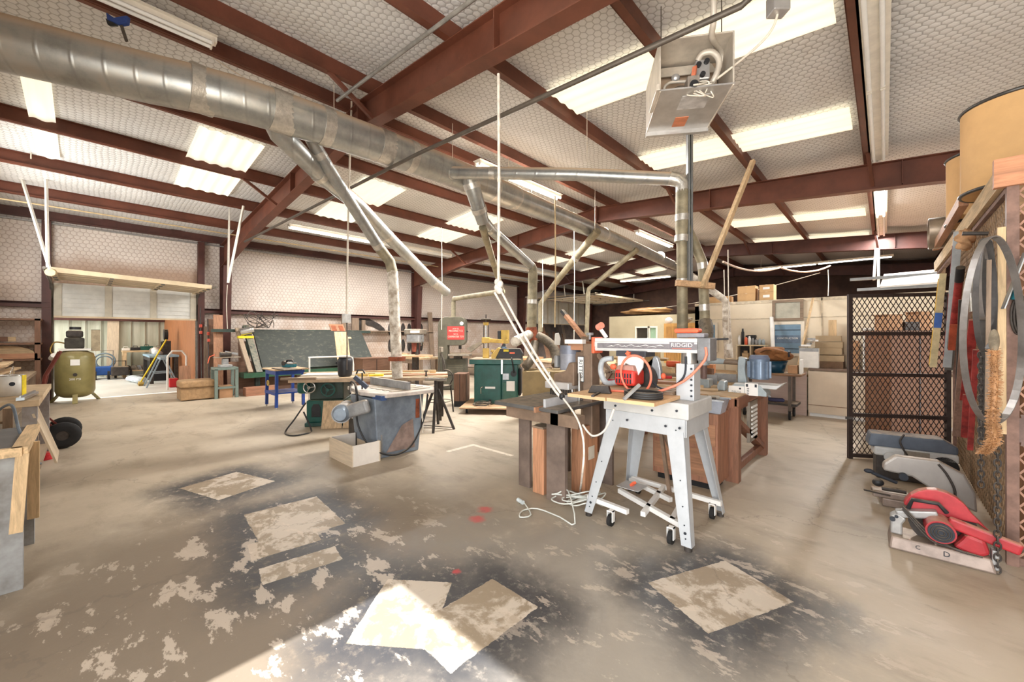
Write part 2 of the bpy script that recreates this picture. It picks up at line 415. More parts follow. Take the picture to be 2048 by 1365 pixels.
# ---- purlins (C section) and rigid frames
for x in PUR+[-13.32]:
    m = MB(); z1 = roofz(x)-.005; z0 = z1-.2; s = .055 if x < XR else -.055
    m.box(x-.004, x+.004, YF, YB, z0, z1)
    for z in (z0, z1-.006): m.box(min(x, x+s), max(x, x+s), YF, YB, z, z+.006)
    m.box(x+s-.004, x+s+.004, YF, YB, z0, z0+.022)
    m.box(x-.03, x+.03, YF, YB, z0-.005, z0)
    struct('purlin', m, M_steel if x > -13 else M_steeld)
zt = lambda x: roofz(x)-.21
for i, y in enumerate(FR):
    m = MB(); M = M_steel if i < 2 else M_steeld
    m.ibeam((XW+.1, y, zt(XW+.1)), (-10.6, y, zt(-10.6)), .17, .62, .40)
    m.ibeam((-10.6, y, zt(-10.6)), (XR, y, zt(XR)), .17, .40, .36)
    m.ibeam((XR, y, zt(XR)), (XE-2.6, y, zt(XE-2.6)), .17, .36, .42)
    m.ibeam((XE-2.6, y, zt(XE-2.6)), (XE, y, zt(XE)), .17, .42, .62)
    m.box(XR-.016, XR+.016, y-.1, y+.1, zt(XR)-.4, zt(XR)+.02)
    for x in (-7.9, -2.6, .2): m.box(x-.006, x+.006, y-.08, y+.08, zt(x)-.38, zt(x))
    r = struct('rafter', m, M)
    for x in (-10.28, -3.26, -.19) if i else (-8.69, -4.89, -1.71):
        s = 1 if i else -1
        MB().bar((x, y-.62, roofz(x)-.2), (x+.05, y-.08, zt(x)-.36), .045, .045).build('flange_brace', M, r)
    c = MB(); zk = zt(XW)-.60
    for xi, (a, b) in enumerate((((XW+.06), XW+.06), (XW+.30, XW+.52))):
        c.bar((a, y, 0), (b, y, zk if xi else zt(XW)+.1), .012, .19, (0, 1, 0))
    c.add([(XW+.06, y, 0), (XW+.30, y, 0), (XW+.52, y, zk), (XW+.06, y, zk+.5)], [(0, 1, 2, 3)])
    c.box(XW+.02, XW+.36, y-.12, y+.12, 0, .02)
    struct('column', c, M_steeld)
    c = MB(); c.box(XE-.3, XE-.28, y-.1, y+.1, 0, zt(XE)); c.box(XE-.3, XE, y-.006, y+.006, 0, zt(XE)); struct('column', c, M_steeld)

# ---- left wall with the two roll-up door openings
D1 = (-.5, 2.0, 2.62); D2 = (16.15, 21.2, 3.35)
w = MB(); zt0 = roofz(XW)+.15
for (a, b, z0, z1) in ((YF-3, D1[0], 0, zt0), (D1[0], D1[1], D1[2], zt0), (D1[1], D2[0], 0, zt0), (D2[0], D2[1], D2[2], zt0), (D2[1], YB+.3, 0, zt0)):
    w.box(XW-.06, XW, a, b, z0, z1)
struct('wall_left', w, M_wall)
for (a, b) in ((YF, D1[0]-.05), (D1[1]+.1, D2[0])):
    g = MB(); g.box(XW, XW+.16, a, b, 2.08, 2.09); g.box(XW+.15, XW+.16, a, b, 2.09, 2.15); g.box(XW, XW+.012, a, b, 2.08, 2.2); g.box(XW, XW+.16, a, b, 2.19, 2.2)
    struct('trim_girt', g, M_steeld)
for y in (D1[0]-.1, D1[1]+.1, D2[0]-.15):
    p = MB(); p.box(XW, XW+.15, y-.07, y+.07, 0, 3.98); struct('trim_post', p, M_steeld)
struct('trim_eave', MB().box(XW, XW+.09, YF, YB, 3.93, 3.955), mat('galvanised', (172, 170, 166), .4, .6, .1, 20))
struct('wall_back', MB().box(XW, XE+.3, YB, YB+.1, 0, 5.2), mat('back_wall_brown', (74, 52, 42), .8, 0, .2, 2))
# ---- front wall (behind the camera) with the tall loading doorway the sun comes through
M_front = mat('front_wall', (206, 196, 184), .7, 0, .06, 2)
f = MB(); f.box(XW, -11.8, YF-.06, YF, 0, 5.1); f.box(-11.8, -8.2, YF-.06, YF, 0, 2.1); f.box(-11.8, -8.2, YF-.06, YF, 3.7, 5.1); f.box(-8.2, -2.07, YF-.06, YF, 0, 5.1); f.box(-2.07, XE+.2, YF-.06, YF, 3.39, 5.1); struct('wall_front', f, M_front)  # window hole at the left is made up, cut to pass fill light
struct('trim_sun_blocker', MB().box(-12.2, -7.8, YF-1.9, YF-.06, 3.72, 3.76), M_front)  # unseen awning, added to keep the sun out of the window hole
f = MB(); f.box(XE, XE+.06, YF, 5.6, 0, 4.5); f.box(XE, XE+.06, 5.6, 9.0, 2.5, 4.5); f.box(XE, XE+.06, 9.0, YB, 0, 4.5); struct('wall_right', f, M_front)
struct('ground_outside', MB().box(6, 30, -12, 24, -.1, -.01), mat('outside_ground', (214, 206, 192), .8, 0, .1, .4))
struct('ground_front', MB().box(-30, 30, -22, -3.5, -.1, -.01), mat('outside_ground', (214, 206, 192), .8, 0, .1, .4))
# ---- lean-to beyond the left roll-up door
def panel_wall():
    k = NT('lean_to_panel'); P = k.pos(); sp = k.n('SeparateXYZ'); k.l(P, sp.inputs[0])
    r = k.math('FRACT', k.math('MULTIPLY', sp.outputs[1], 2.6)); st = k.math('LESS_THAN', r, .1)
    f = k.noise(k.obj(sca=(1, 3, .3)), 2, 4)
    col = k.mix(k.ramp(f, .3, .7), rgb((176, 178, 158)), rgb((204, 206, 190))); col = k.mix(k.math('MULTIPLY', st, .55), col, rgb((110, 112, 96)))
    k.l(col, k.b.inputs['Base Color']); k.b.inputs['Roughness'].default_value = .5; return k.m
b = MB(); y = -7.0
while y < 2.2:
    b.box(-20.42, -20.4, y, y+.385, 0, 4); b.box(-20.4, -20.37, y, y+.04, 0, 4); y += .385
struct('wall_outside_back', b, panel_wall())
struct('trim_girt', MB().box(-20.37, -20.2, -7, 2.05, 2.0, 2.16), M_steeld)
b = MB(); x = -20.4
while x < -13.6:
    b.box(x, x+.135, 2.06, 2.09, 0, 3.4); x += .14
struct('wall_outside_plank', b, wood('cedar_planks', (170, 104, 58), 'z'))
# ---- office block at the back right
M_off = mat('office_board', (226, 212, 188), .75, 0, .05, 1.5)
OA, OB = 9.75, 13.5
o = MB(); o.box(-3.25, XE, OA, OA+.1, 0, 2.21); o.box(-3.25, -3.15, OA, OB, 0, 2.21); struct('wall_office_front', o, M_off)
o = MB()
for (a, b_, z0, z1) in ((-7.6, -6.55, 0, 2.21), (-6.55, -5.75, 1.78, 2.21), (-5.75, -5.3, 0, 2.21), (-5.3, -4.5, 1.78, 2.21), (-4.5, -3.15, 0, 2.21), (-6.55, -5.75, 0, 1.0), (-5.3, -4.5, 0, .2)):
    o.box(a, b_, OB, OB+.1, z0, z1)
struct('wall_office_back', o, mat('office_back_board', (176, 164, 136), .75, 0, .05, 1.5))
struct('trim_2', MB().box(-3.25, XE, OA-.012, OA, 1.82, 1.835).box(-3.25, XE, OA-.012, OA, 2.15, 2.21).box(-.9, -.88, OA-.012, OA, 0, 2.2).box(-2.62, -2.6, OA-.012, OA, 0, 2.2), mat('batten', (206, 192, 168), .7))
struct('ceiling_office', MB().box(-7.6, -3.2, OB, YB-.1, 2.19, 2.21).box(-3.25, XE, OA, YB-.1, 2.19, 2.21), mat('office_top', (120, 96, 74), .8))
M_trimw = mat('pale_trim', (224, 214, 196), .6, 0, .04)
def window_frame(n, x0, x1, z0, z1, glass, bars=(1, 1)):
    fr = MB()
    for (a, b_, c, d) in ((x0-.05, x0, z0-.05, z1+.05), (x1, x1+.05, z0-.05, z1+.05), (x0, x1, z1, z1+.05), (x0, x1, z0-.05, z0)): fr.box(a, b_, OB-.04, OB+.08, c, d)
    for i in range(1, bars[0]): fr.box(x0+(x1-x0)*i/bars[0]-.015, x0+(x1-x0)*i/bars[0]+.015, OB-.01, OB+.03, z0, z1)
    for i in range(1, bars[1]): fr.box(x0, x1, OB-.01, OB+.03, z0+(z1-z0)*i/bars[1]-.015, z0+(z1-z0)*i/bars[1]+.015)
    w_ = struct(n, fr, M_trimw)
    MB().box(x0, x1, OB+.02, OB+.03, z0, z1).build('pane', glass, w_); return w_
M_gd = mat('dim_glass', (58, 52, 44), .15, 0, .1, 2); M_gg = mat('green_glass', (150, 178, 150), .12, 0, .1, 2)
window_frame('window_21', -6.5, -6.05, 1.05, 1.75, M_gd); window_frame('window_22', -6.03, -5.78, 1.05, 1.75, M_gg)
d3 = window_frame('door_3', -5.25, -4.85, .25, 1.75, M_gd, (2, 5)); window_frame('window_23', -4.82, -4.5, .25, 1.75, M_gg, (2, 5))
# ================================================================ LIGHT
wd = bpy.data.worlds.new('world'); sc.world = wd; wd.use_nodes = True
bg = wd.node_tree.nodes['Background']; bg.inputs[0].default_value = (.86, .93, 1, 1); bg.inputs[1].default_value = 2.6
sl = bpy.data.lights.new('sun', 'SUN'); sl.energy = 12; sl.angle = .012; sl.color = (.94, .97, 1)
so = bpy.data.objects.new('sun', sl); COL.link(so); so.rotation_euler = (math.radians(38), 0, 0)
def area(name, loc, rot, sx, sy, e, c=(1, .985, .96)):
    l = bpy.data.lights.new(name, 'AREA'); l.shape = 'RECTANGLE'; l.size = sx; l.size_y = sy; l.energy = e; l.color = c
    o = bpy.data.objects.new(name, l); COL.link(o); o.location = loc; o.rotation_euler = rot; return o
area('daylight_loading_door', (.6, YF-.4, 1.7), (PI/2, 0, 0), 5, 3.2, 210)
area('daylight_side_door', (5.2, 7.3, 1.6), (0, PI/2, 0), 2.4, 3.2, 130)
area('daylight_lean_to', (-17, -2.0, 4.1), (-.3, 0, 0), 5, 4, 260, (.93, .97, 1))
area('left_wall_fill', (-10, YF-.3, 2.9), (PI/2, 0, .5), 3.2, 1.5, 110)  # added fill light for the left wall, outside the made-up window
sc.cycles.max_bounces = 8; sc.cycles.diffuse_bounces = 5; sc.cycles.glossy_bounces = 3; sc.cycles.transmission_bounces = 4
sc.view_settings.exposure = .34
# ================================================================ OVERHEAD: lamps, duct, heater, cords
M_enamel = mat('lamp_enamel', (226, 220, 208), .4, 0, .06, 6)
M_tube_on = glow('lit_tube', (255, 250, 240), 7.0); M_tube_off = mat('unlit_tube', (240, 240, 238), .25, 0, .02)
M_galv = mat('galv_duct', (168, 168, 164), .36, .75, .16, 7, .55)
M_galvd = mat('dusty_duct', (150, 140, 116), .6, .35, .18, 6, .6)
M_foil = mat('foil_tape', (198, 194, 186), .3, .7, .1, 22, .35, bump=.35)
M_wire = mat('cable_white', (214, 204, 188), .6, 0, .05)
M_cond = mat('conduit_dark', (92, 84, 76), .5, .3, .1); M_condy = mat('conduit_tan', (196, 172, 132), .55, .1, .1)
M_black = mat('black_plastic', (38, 38, 40), .5, 0, .15, 12, .25); M_white = mat('white_paint', (226, 222, 214), .5, 0, .05, 6)
M_gal2 = mat('galv_strut', (150, 152, 152), .4, .5, .08, 10)
def lamp(label, a, b, lit, tubes=2, w=.15, hang=.0, power=460):
    a, b = Vector(a), Vector(b); d = (b-a).normalized(); s = d.cross(Vector((0, 0, 1))).normalized()
    t = thing('fluorescent_lamp', label, 'lamp', a, 0, 'fluorescent lamps under the roof')
    a0, b0 = Vector((0, 0, 0)), b-a
    z = Vector((0, 0, 1))
    MB().bar(a0+z*.035, b0+z*.035, w*.55, .05).bar(a0+z*.064, b0+z*.064, w, .008).build('housing', M_enamel, t)
    L = (b-a).length; n = max(1, round(L/2.45))
    for q in range(n):
        for j in range(tubes):
            o = s*((j-(tubes-1)/2)*w*.5)-z*.012
            p, q2 = a0.lerp(b0, q/n)+d*.03+o, a0.lerp(b0, (q+1)/n)-d*.03+o
            MB().cyl(p, q2, .019, n=10).build('tube', M_tube_on if lit[q % len(lit)] else M_tube_off, t)
            for r_ in (p, q2): MB().bar(r_-z*.02-d*.008, r_+z*.05-d*.008, .04, .016, d).build('lamp_holder', M_enamel, t)
    if hang:
        for f in (.06, .94): MB().cyl(a0.lerp(b0, f)+z*.06, a0.lerp(b0, f)+z*hang, .005, n=6).build('hanger', M_wire, t)
    if any(lit):
        c = (a+b)/2; l = area('lamp_light', (c.x, c.y, c.z-.05), (0, 0, math.atan2(d.y, d.x)), (b-a).length, w, power, (1, .985, .96)); l.parent = t; l.location = (b-a)/2-z*.05
    return t
lamp('unlit double tube lamp under the ridge, nearest one, end cap showing', (-5.12, -1.2, 4.50), (-5.12, .93, 4.50), [0], 2, .16, .15)
lamp('lit double tube lamp under the ridge between first and second frame', (-5.25, 4.70, 4.50), (-5.25, 7.15, 4.50), [1], 2, .2, .2)
lamp('lit double tube lamp under the ridge just past the second frame', (-5.3, 11.0, 4.50), (-5.3, 13.6, 4.50), [1], 2, .2, .2, 230)
lamp('long lamp under the west slope, near half lit, second bay', (-10.43, 3.3, 4.08), (-10.43, 8.2, 4.08), [1, 0], 2, .2, .15, 260)
lamp('long unlit lamp under the west slope, third bay', (-10.43, 9.6, 4.08), (-10.43, 14.4, 4.08), [0], 2, .2, .15, 120)
lamp('long unlit double tube lamp running along the eastern purlin, nearest bay', (-.07, 1.0, 4.18), (-.07, 8.4, 4.18), [0], 2, .22)
lamp('lamp on the eastern purlin past the second frame, near half lit', (-.07, 9.9, 4.18), (-.07, 14.7, 4.18), [1, 0], 2, .22)
lamp('lit tube lamp hanging across the far bay west of the ridge', (-9.3, 17.6, 4.1), (-6.9, 17.6, 4.1), [1], 2, .2, .35, 220)
lamp('faint tube lamp hung across the far bay east of the ridge', (-3.6, 17.2, 3.95), (.2, 17.2, 3.95), [1], 1, .12, .4, 45)
# ---- dust collection duct: spiral trunk, drops and elbows, all riveted into one run
def ductmat():
    k = NT('spiral_duct'); P = k.pos(); sp = k.n('SeparateXYZ'); k.l(P, sp.inputs[0])
    ph = k.math('ADD', k.math('MULTIPLY', sp.outputs[1], 4.6), k.math('MULTIPLY', sp.outputs[0], 1.6))
    seam = k.math('SUBTRACT', 1, k.ramp(k.math('ABSOLUTE', k.math('SUBTRACT', k.math('FRACT', ph), .5)), .0, .09))
    f = k.noise(k.obj(), 3, 6, .7); nz = k.n('SeparateXYZ'); k.l(k.n('NewGeometry').outputs['Normal'], nz.inputs[0])
    col = k.mix(k.ramp(f, .3, .7), rgb((148, 150, 148)), rgb((184, 184, 180)))
    col = k.mix(k.math('MULTIPLY', k.ramp(f, .5, .8), .35), col, rgb((170, 150, 122)))
    col = k.mix(k.math('MULTIPLY', seam, .16), col, rgb((110, 108, 102)))
    du = k.math('MULTIPLY', k.ramp(nz.outputs[2], .1, .7), .85); col = k.mix(du, col, rgb((196, 170, 142)))
    k.l(col, k.b.inputs['Base Color']); k.l(k.math('MULTIPLY', k.math('SUBTRACT', 1, du), .7), k.b.inputs['Metallic'])
    k.l(k.math('ADD', k.math('MULTIPLY', du, .5), .34), k.b.inputs['Roughness'])
    bn = k.n('Bump'); bn.inputs['Strength'].default_value = .18; bn.inputs['Distance'].default_value = .01; k.l(seam, bn.inputs['Height']); k.l(bn.outputs[0], k.b.inputs['Normal'])
    return k.m
M_duct = ductmat()
M_hose = mat('flex_hose', (104, 94, 80), .7, 0, .2, 30, .3); M_rust = mat('rust', (140, 74, 48), .8, 0, .25, 10)
M_paintpipe = mat('flaking_white_pipe', (232, 226, 214), .6, 0, .12, 9, c2=(150, 134, 116))
dct = thing('dust_collection_duct', 'long silver spiral dust duct hung under the ridge with all its drop pipes', 'duct', (-4.8, 2.4, 3.9))
O0 = Vector((-4.8, 2.4, 3.9))
def rel(pts): return [Vector(p)-O0 for p in pts]
tr = smooth([(-5.62, -1.25, 3.9), (-5.38, -.49, 3.9), (-5.15, .26, 3.9), (-4.86, 1.17, 3.9), (-4.74, 2.44, 3.9), (-4.72, 3.67, 3.9), (-4.79, 5.2, 3.9)], 8)
MB().tube(rel(tr), [.23-.03*i/(len(tr)-1) for i in range(len(tr))], 28).build('trunk', M_duct, dct)
MB().tube(rel([(-4.79, 5.15, 3.9), (-4.83, 6.4, 3.9), (-4.9, 8.0, 3.9)]), [.195, .175, .17], 24).build('trunk', M_duct, dct)
MB().tube(rel([(-4.9, 7.9, 3.9), (-5.0, 10.4, 3.88), (-5.15, 13.2, 3.83)]), [.155, .15, .14], 20).build('trunk', M_duct, dct)
MB().tube(rel([(-5.15, 13.1, 3.83), (-5.3, 16.0, 3.7), (-5.3, 17.5, 3.3)]), [.12, .115, .11], 16).build('trunk', M_duct, dct)
for (y, L) in ((.78, .2), (1.45, .22), (1.9, .12), (2.62, .18), (3.0, .1), (4.05, .1), (4.6, .08), (5.15, .12), (7.95, .1), (8.5, .08), (12.1, .08)):
    i = min(range(len(tr)), key=lambda q: abs(tr[q].y-y)); x = tr[i].x if y < 5.2 else -4.79-(y-5.2)*.04
    r = (.232-.03*max(0, min(1, (y+1.25)/6.45))) if y < 5.2 else .2 if y < 5.3 else .165
    MB().tube(rel([(x-.0, y-L/2, 3.9), (x, y+L/2, 3.9)]), r, 24).build('tape_band', M_foil, dct)
def drop(name, pts, r, m, bands=()):
    P = [fD(*q) for q in pts]
    o = MB().tube(rel(P), r, 18).build(name, m, dct)
    for b in bands:
        i = int(b); p = P[i].lerp(P[i+1], b-i); d = (P[i+1]-P[i]).normalized(); rr = r if not isinstance(r, list) else r[i]
        MB().cyl(p-d*.04-O0, p+d*.04-O0, rr*1.06, n=18).build('tape_band', M_foil, dct)
drop('branch_pipe', [(540, 225, 4.35), (560, 268, 4.5), (640, 348, 5.2), (715, 409, 6.0), (775, 472, 6.9), (865, 562, 8.4), (893, 585, 8.9)], [.12, .12, .115, .11, .105, .1, .1], M_duct, (2.0, 4.0, 5.1))
drop('branch_pipe', [(610, 255, 4.75), (640, 310, 5.0), (760, 498, 6.1)], [.075, .08, .08], M_duct, (1.0, 1.95))
drop('elbow', [(757, 494, 6.08), (768, 508, 6.15), (780, 524, 6.2), (785, 545, 6.2)], .082, M_galvd)
drop('drop_pipe', [(785, 543, 6.2), (795, 757, 6.2)], .082, M_paintpipe)
MB().cyl(fD(794, 714, 6.2)-O0, fD(794, 722, 6.2)-O0, .13, n=20).build('flange', M_rust, dct)
drop('branch_pipe', [(938, 352, 5.9), (950, 392, 6.0), (966, 445, 6.3)], [.12, .115, .1], M_duct, (.5, 1.5))
drop('branch_pipe', [(963, 437, 6.3), (980, 458, 6.5), (1064, 534, 7.6)], [.09, .085, .08], M_duct, (1.0,))
drop('elbow', [(1060, 530, 7.55), (1066, 538, 7.6), (1066, 550, 7.6)], .082, M_galvd)
drop('drop_pipe', [(1066, 546, 7.6), (1063, 662, 7.6)], .09, M_galvd, (.5,))
drop('branch_pipe', [(965, 455, 6.3), (996, 556, 8.2), (1004, 585, 9.0)], [.06, .055, .055], M_galvd)
drop('drop_pipe', [(1006, 583, 9.6), (908, 598, 11.6), (907, 606, 11.6), (907, 668, 11.6)], .066, M_galvd)
drop('branch_pipe', [(885, 345, 5.85), (920, 346, 5.7), (1150, 349, 5.3), (1345, 358, 4.95)], [.09, .085, .082, .08], M_duct, (.5, 1.3))
drop('elbow', [(1340, 357, 4.95), (1356, 360, 4.92), (1365, 369, 4.9), (1366, 386, 4.9)], .084, M_foil)
drop('drop_pipe', [(1366, 382, 4.9), (1365, 460, 4.9), (1364, 480, 4.9), (1365, 692, 4.9)], [.085, .085, .065, .062], M_galvd, (.7, 1.9, 2.4))
drop('branch_pipe', [(1370, 452, 4.9), (1386, 480, 4.95), (1404, 524, 5.0), (1406, 540, 5.0), (1410, 648, 5.0)], .06, M_galvd, (2.5, 3.7))
hp = smooth([fD(1410, 644, 5.0), fD(1413, 662, 4.9), (fD(1408, 684, 4.8)), fD(1398, 698, 4.75), fD(1392, 708, 4.72)], 10)
MB().tube(rel(hp), [.075+.007*(i % 2) for i in range(len(hp))], 14).build('flexible_hose', M_hose, dct)
drop('branch_pipe', [(1195, 462, 8.7), (1115, 561, 10.3), (1081, 608, 11.2), (1081, 664, 11.2)], [.09, .075, .07, .07], M_galvd, (.5,))
drop('branch_pipe', [(1275, 499, 10.6), (1178, 578, 11.8), (1176, 586, 11.8), (1173, 676, 11.8)], [.075, .065, .065, .065], M_galvd)
drop('branch_pipe', [(1381, 552, 7.0), (1446, 598, 7.0), (1452, 606, 7.0), (1453, 650, 7.0), (1458, 716, 7.0)], [.06, .06, .06, .065, .07], M_paintpipe)
# the split fitting over the shaper: rusty wye with a white pipe and two flexible hoses
drop('wye_fitting', [(1063, 655, 7.6), (1064, 672, 7.6), (1072, 685, 7.55)], [.1, .12, .1], M_rust)
drop('drop_pipe', [(1058, 670, 7.5), (1030, 684, 7.0)], .09, M_paintpipe)
hp = smooth([fD(1074, 672, 7.55), fD(1090, 680, 7.5), fD(1106, 695, 7.4), fD(1113, 715, 7.3), fD(1112, 732, 7.2)], 8)
MB().tube(rel(hp), [.085+.006*(i % 2) for i in range(len(hp))], 14).build('flexible_hose', M_hose, dct)
hp = smooth([fD(1070, 685, 7.5), fD(1068, 700, 7.4), fD(1062, 720, 7.2), fD(1050, 735, 7.1)], 8)
MB().tube(rel(hp), [.075+.006*(i % 2) for i in range(len(hp))], 14).build('flexible_hose', M_hose, dct)
for (x0, y0, d, z1) in ((668, 170, 4.75, 4.45), (905, 300, 5.7, 4.5), (1017, 300, 6.8, 4.5), (1174, 330, 5.2, 4.4), (1063, 430, 7.6, 4.4), (1190, 380, 8.4, 4.6)):
    p = fD(x0, y0, d); MB().cyl((p.x-O0.x, p.y-O0.y, 4.0-O0.z-(.3 if d > 5.1 and x0 > 1060 else 0)), (p.x-O0.x, p.y-O0.y, z1-O0.z), .004, n=6).build('hanger', M_wire, dct)
# ---- unit heater with its front cover off
hb = fD(1393, 172, 3.1); ht = thing('unit_heater', 'grey unit heater hanging open-fronted below the roof with its controls showing', 'heater', hb, YAW-.17)
M_heat = mat('heater_enamel', (206, 196, 182), .4, .2, .1, 5); M_brown = mat('heater_inside', (176, 152, 128), .6, 0, .1, 4)
M_alu = mat('bare_aluminium', (196, 194, 192), .33, .6, .08, 6)
W2, DP, HH = .275, .66, .40
b = MB(); b.box(-W2, -W2+.012, 0, DP, -.02, HH); b.box(W2-.012, W2, 0, DP, -.02, HH); b.box(-W2, W2, 0, DP, HH-.012, HH); b.box(-W2, W2, DP-.012, DP, 0, HH)
b.box(-W2-.03, -W2, -.03, .3, -.02, .03)
b.build('casing', M_heat, ht, .004)
MB().box(-W2, W2, 0, DP, -.012, 0).box(-W2, W2, DP-.02, DP+.02, -.05, .0).build('bottom_sheet', M_alu, ht)
MB().box(-W2+.02, W2-.02, .34, .35, .0, .38).build('back_panel', M_brown, ht)
MB().prism([(-.24, 0), (.24, 0), (.2, .1), (-.2, .1)], (0, .28, .27), (1, 0, 0), (0, .3, .95), (0, .01, 0)).build('deflector', M_heat, ht)
MB().box(.02, .13, .1, .26, .11, .27).build('gas_valve', M_alu, ht, .012)
for (x, z) in ((.04, .22), (.1, .24), (.07, .14)): MB().cyl((x, .1, z), (x, .075, z), .02, n=12).build('knob', M_black, ht)
MB().box(.02, .14, .12, .26, .03, .1).build('bracket', mat('zinc', (120, 116, 104), .5, .5), ht)
MB().box(-.06, .03, .02, .12, -.01, .1).build('transformer', mat('transformer_grey', (150, 140, 130), .5, .3), ht, .006)
MB().cyl((-.015, .015, .02), (-.015, .0, .02), .032, n=14).build('terminal', M_black, ht)
MB().bar((-.01, .05, .1), (.01, .08, .2), .03, .02).build('igniter', mat('orange_part', (226, 130, 96), .6), ht)
MB().ell((-.11, .2, .2), (.035, .03, .035)).build('regulator', M_alu, ht)
MB().tube(smooth([(-.19, .2, .01), (-.2, .2, .12), (-.17, .2, .16), (-.12, .2, .17), (.02, .2, .16)], 6), .012, 8).build('gas_tube', M_heat, ht)
MB().tube(smooth([(-.12, .24, .02), (-.13, .24, .1), (-.08, .24, .14), (0, .24, .13)], 6), .016, 8).build('pipe', mat('steel_pipe', (128, 118, 108), .4, .7), ht)
cp = smooth([(.1, .18, .03), (.16, .1, .1), (.19, .08, .22), (.14, .08, .3), (.07, .1, .31), (.04, .12, .27)], 10)
MB().tube(cp, [.022+.003*(i % 2) for i in range(len(cp))], 10).build('conduit', M_heat, ht)
for q in range(5):
    R.seed(q); MB().tube(smooth([(.08, .05, .04)]+[(R.uniform(-.05, .16), R.uniform(-.02, .1), R.uniform(-.06, .1)) for _ in range(4)], 6), .005, 6).build('wire', mat('wire_white', (232, 222, 206), .6), ht)
MB().box(-.06, .05, .42, .58, -.016, -.011).build('sticker', mat('orange_sticker', (206, 128, 92), .6), ht)
MB().box(-.08, .14, .1, .3, -.0145, -.0121).build('rating_plate', mat('plate_pale', (206, 204, 204), .35, .3), ht)
for x in (-.24, .22): MB().cyl((x, .12, HH), (x, .12, .75), .004, n=6).build('hanger', M_cond, ht)
R.seed(7)
# ---- pipes, conduits and cords in the roof space
def cord(name, pts, r, m, label, cat, group=None, n=6): return one(name, MB().tube([Vector(p)-Vector(pts[0]) for p in pts], r, n), m, label, cat, pts[0], 0, group)
cord('gas_pipe', [(-.62, 3.0, 4.2), (-.62, 3.0, 3.7), (-.7, 2.99, 3.66), (-4.1, 2.74, 3.66), (-10.9, 2.52, 3.66)], .022, M_cond, 'thin dark gas pipe crossing the roof space behind the heater', 'pipe', n=8)
cord('conduit', [(-1.9, 2.38, 4.42), (-5.0, 2.14, 4.4)], .02, mat('conduit_grey', (150, 148, 144), .45, .4), 'grey conduit crossing above the first rafter towards the ridge', 'conduit', n=8)
cord('conduit', [(-11.84, -1.2, 3.98), (-11.84, 14.5, 3.98)], .016, M_condy, 'tan conduit running along the underside of the lowest western purlin', 'conduit')
cord('conduit', [(-13.482, 6.1, 1.0), (-13.482, 6.1, 3.85)], .02, M_condy, 'tan vertical conduit on the wall above the dark tilted panel', 'conduit')
one('junction_box', MB().box(-.06, .06, -.05, .05, -.09, .05), M_alu, 'grey junction box under the roof right of the heater', 'junction box', fD(1556, 4, 2.9), YAW, bev=.008)
a = fD(1556, 22, 2.9); cord('cable', bez(a, a+Vector((-.02, .0, -.15)), hb+Vector((.4, .3, .3)), hb+Vector((.12, .1, .05)), 14), .009, M_wire, 'pale cable from the roof junction box down into the heater', 'cable')
a = fD(1428, -30, 2.95); cord('conduit', smooth([a, fD(1427, 40, 3.0), fD(1424, 75, 3.1), fD(1440, 100, 3.25), fD(1447, 130, 3.3)], 6), .022, M_heat, 'fat pale flexible conduit dropping into the heater', 'conduit', n=10)
b = MB(); p = fD(1381, 250, 4.85); q = fD(1379, 575, 4.85); b.box(-.03, -.022, -.03, .03, 0, 2.6); b.box(.022, .03, -.03, .03, 0, 2.6); b.box(-.03, .03, .02, .03, 0, 2.6); b.box(-.03, -.01, -.03, -.026, 0, 2.6); b.box(.01, .03, -.03, -.026, 0, 2.6)
one('strut_channel', b, M_gal2, 'grey steel strut channel hanging from the roof behind the heater', 'strut', q, YAW)
one('crosspiece', MB().bar(fD(1352, 566, 4.75)-q, fD(1428, 573, 4.75)-q, .06, .07), wood('old_pine', (196, 158, 118)), 'short wooden crosspiece tied to the two drop pipes', 'board', q)
p = fD(1405, 574, 4.7); one('wooden_pole', MB().bar((0, 0, 0), fD(1506, 322, 5.2)-p, .05, .05), wood('pole_pine', (208, 178, 138), 'z'), 'slanting bare wooden pole from crosspiece up to a purlin', 'pole', p)
def hangcord(x, y0, y1, d, r, m, label, cat='cord', group=None):
    return cord('hanging_cord', [fD(x, y0, d), fD(x+1, (y0+y1)/2, d), fD(x, y1, d)], r, m, label, cat, group)
p = fD(693, 638, 5.6)
o = thing('drop_cord', 'white power drop cord with outlet box hanging over the table saw', 'drop cord', p)
MB().tube([Vector((0, 0, .08)), fD(697, 400, 5.6)-p, fD(703, 215, 5.6)-p, fD(703, 203, 5.6)-p], .013, 8).build('cable', M_wire, o)
MB().box(-.055, .055, -.04, .04, -.06, .07).build('outlet_box', mat('outlet_white', (222, 222, 220), .5), o, .006)
MB().tube([(.01, 0, -.06), (.02, 0, -.4), (.015, 0, -.72)], .009, 6).build('lower_cord', M_cond, o)
p = fD(997, 572, 3.7)
o = thing('drop_cord', 'white cable drop from the first rafter with a taped plug bundle', 'drop cord', p)
MB().tube([Vector((0, 0, .05)), fD(998, 360, 3.7)-p, fD(997, 148, 3.7)-p], .014, 8).build('cable', mat('cord_white', (232, 222, 210), .6), o)
b = MB(); R.seed(3)
for q in range(7): b.ell((R.uniform(-.03, .03), R.uniform(-.03, .03), R.uniform(-.05, .05)), (.035, .03, .035), 10, 6)
b.build('plug_bundle', mat('tape_white', (232, 226, 218), .6, 0, .1, 20), o)
for y in (470, 360, 250): MB().cyl(fD(998, y-4, 3.7)-p, fD(998, y+4, 3.7)-p, .017, n=10).build('tape_wrap', mat('wire_white', (232, 222, 206), .6), o)
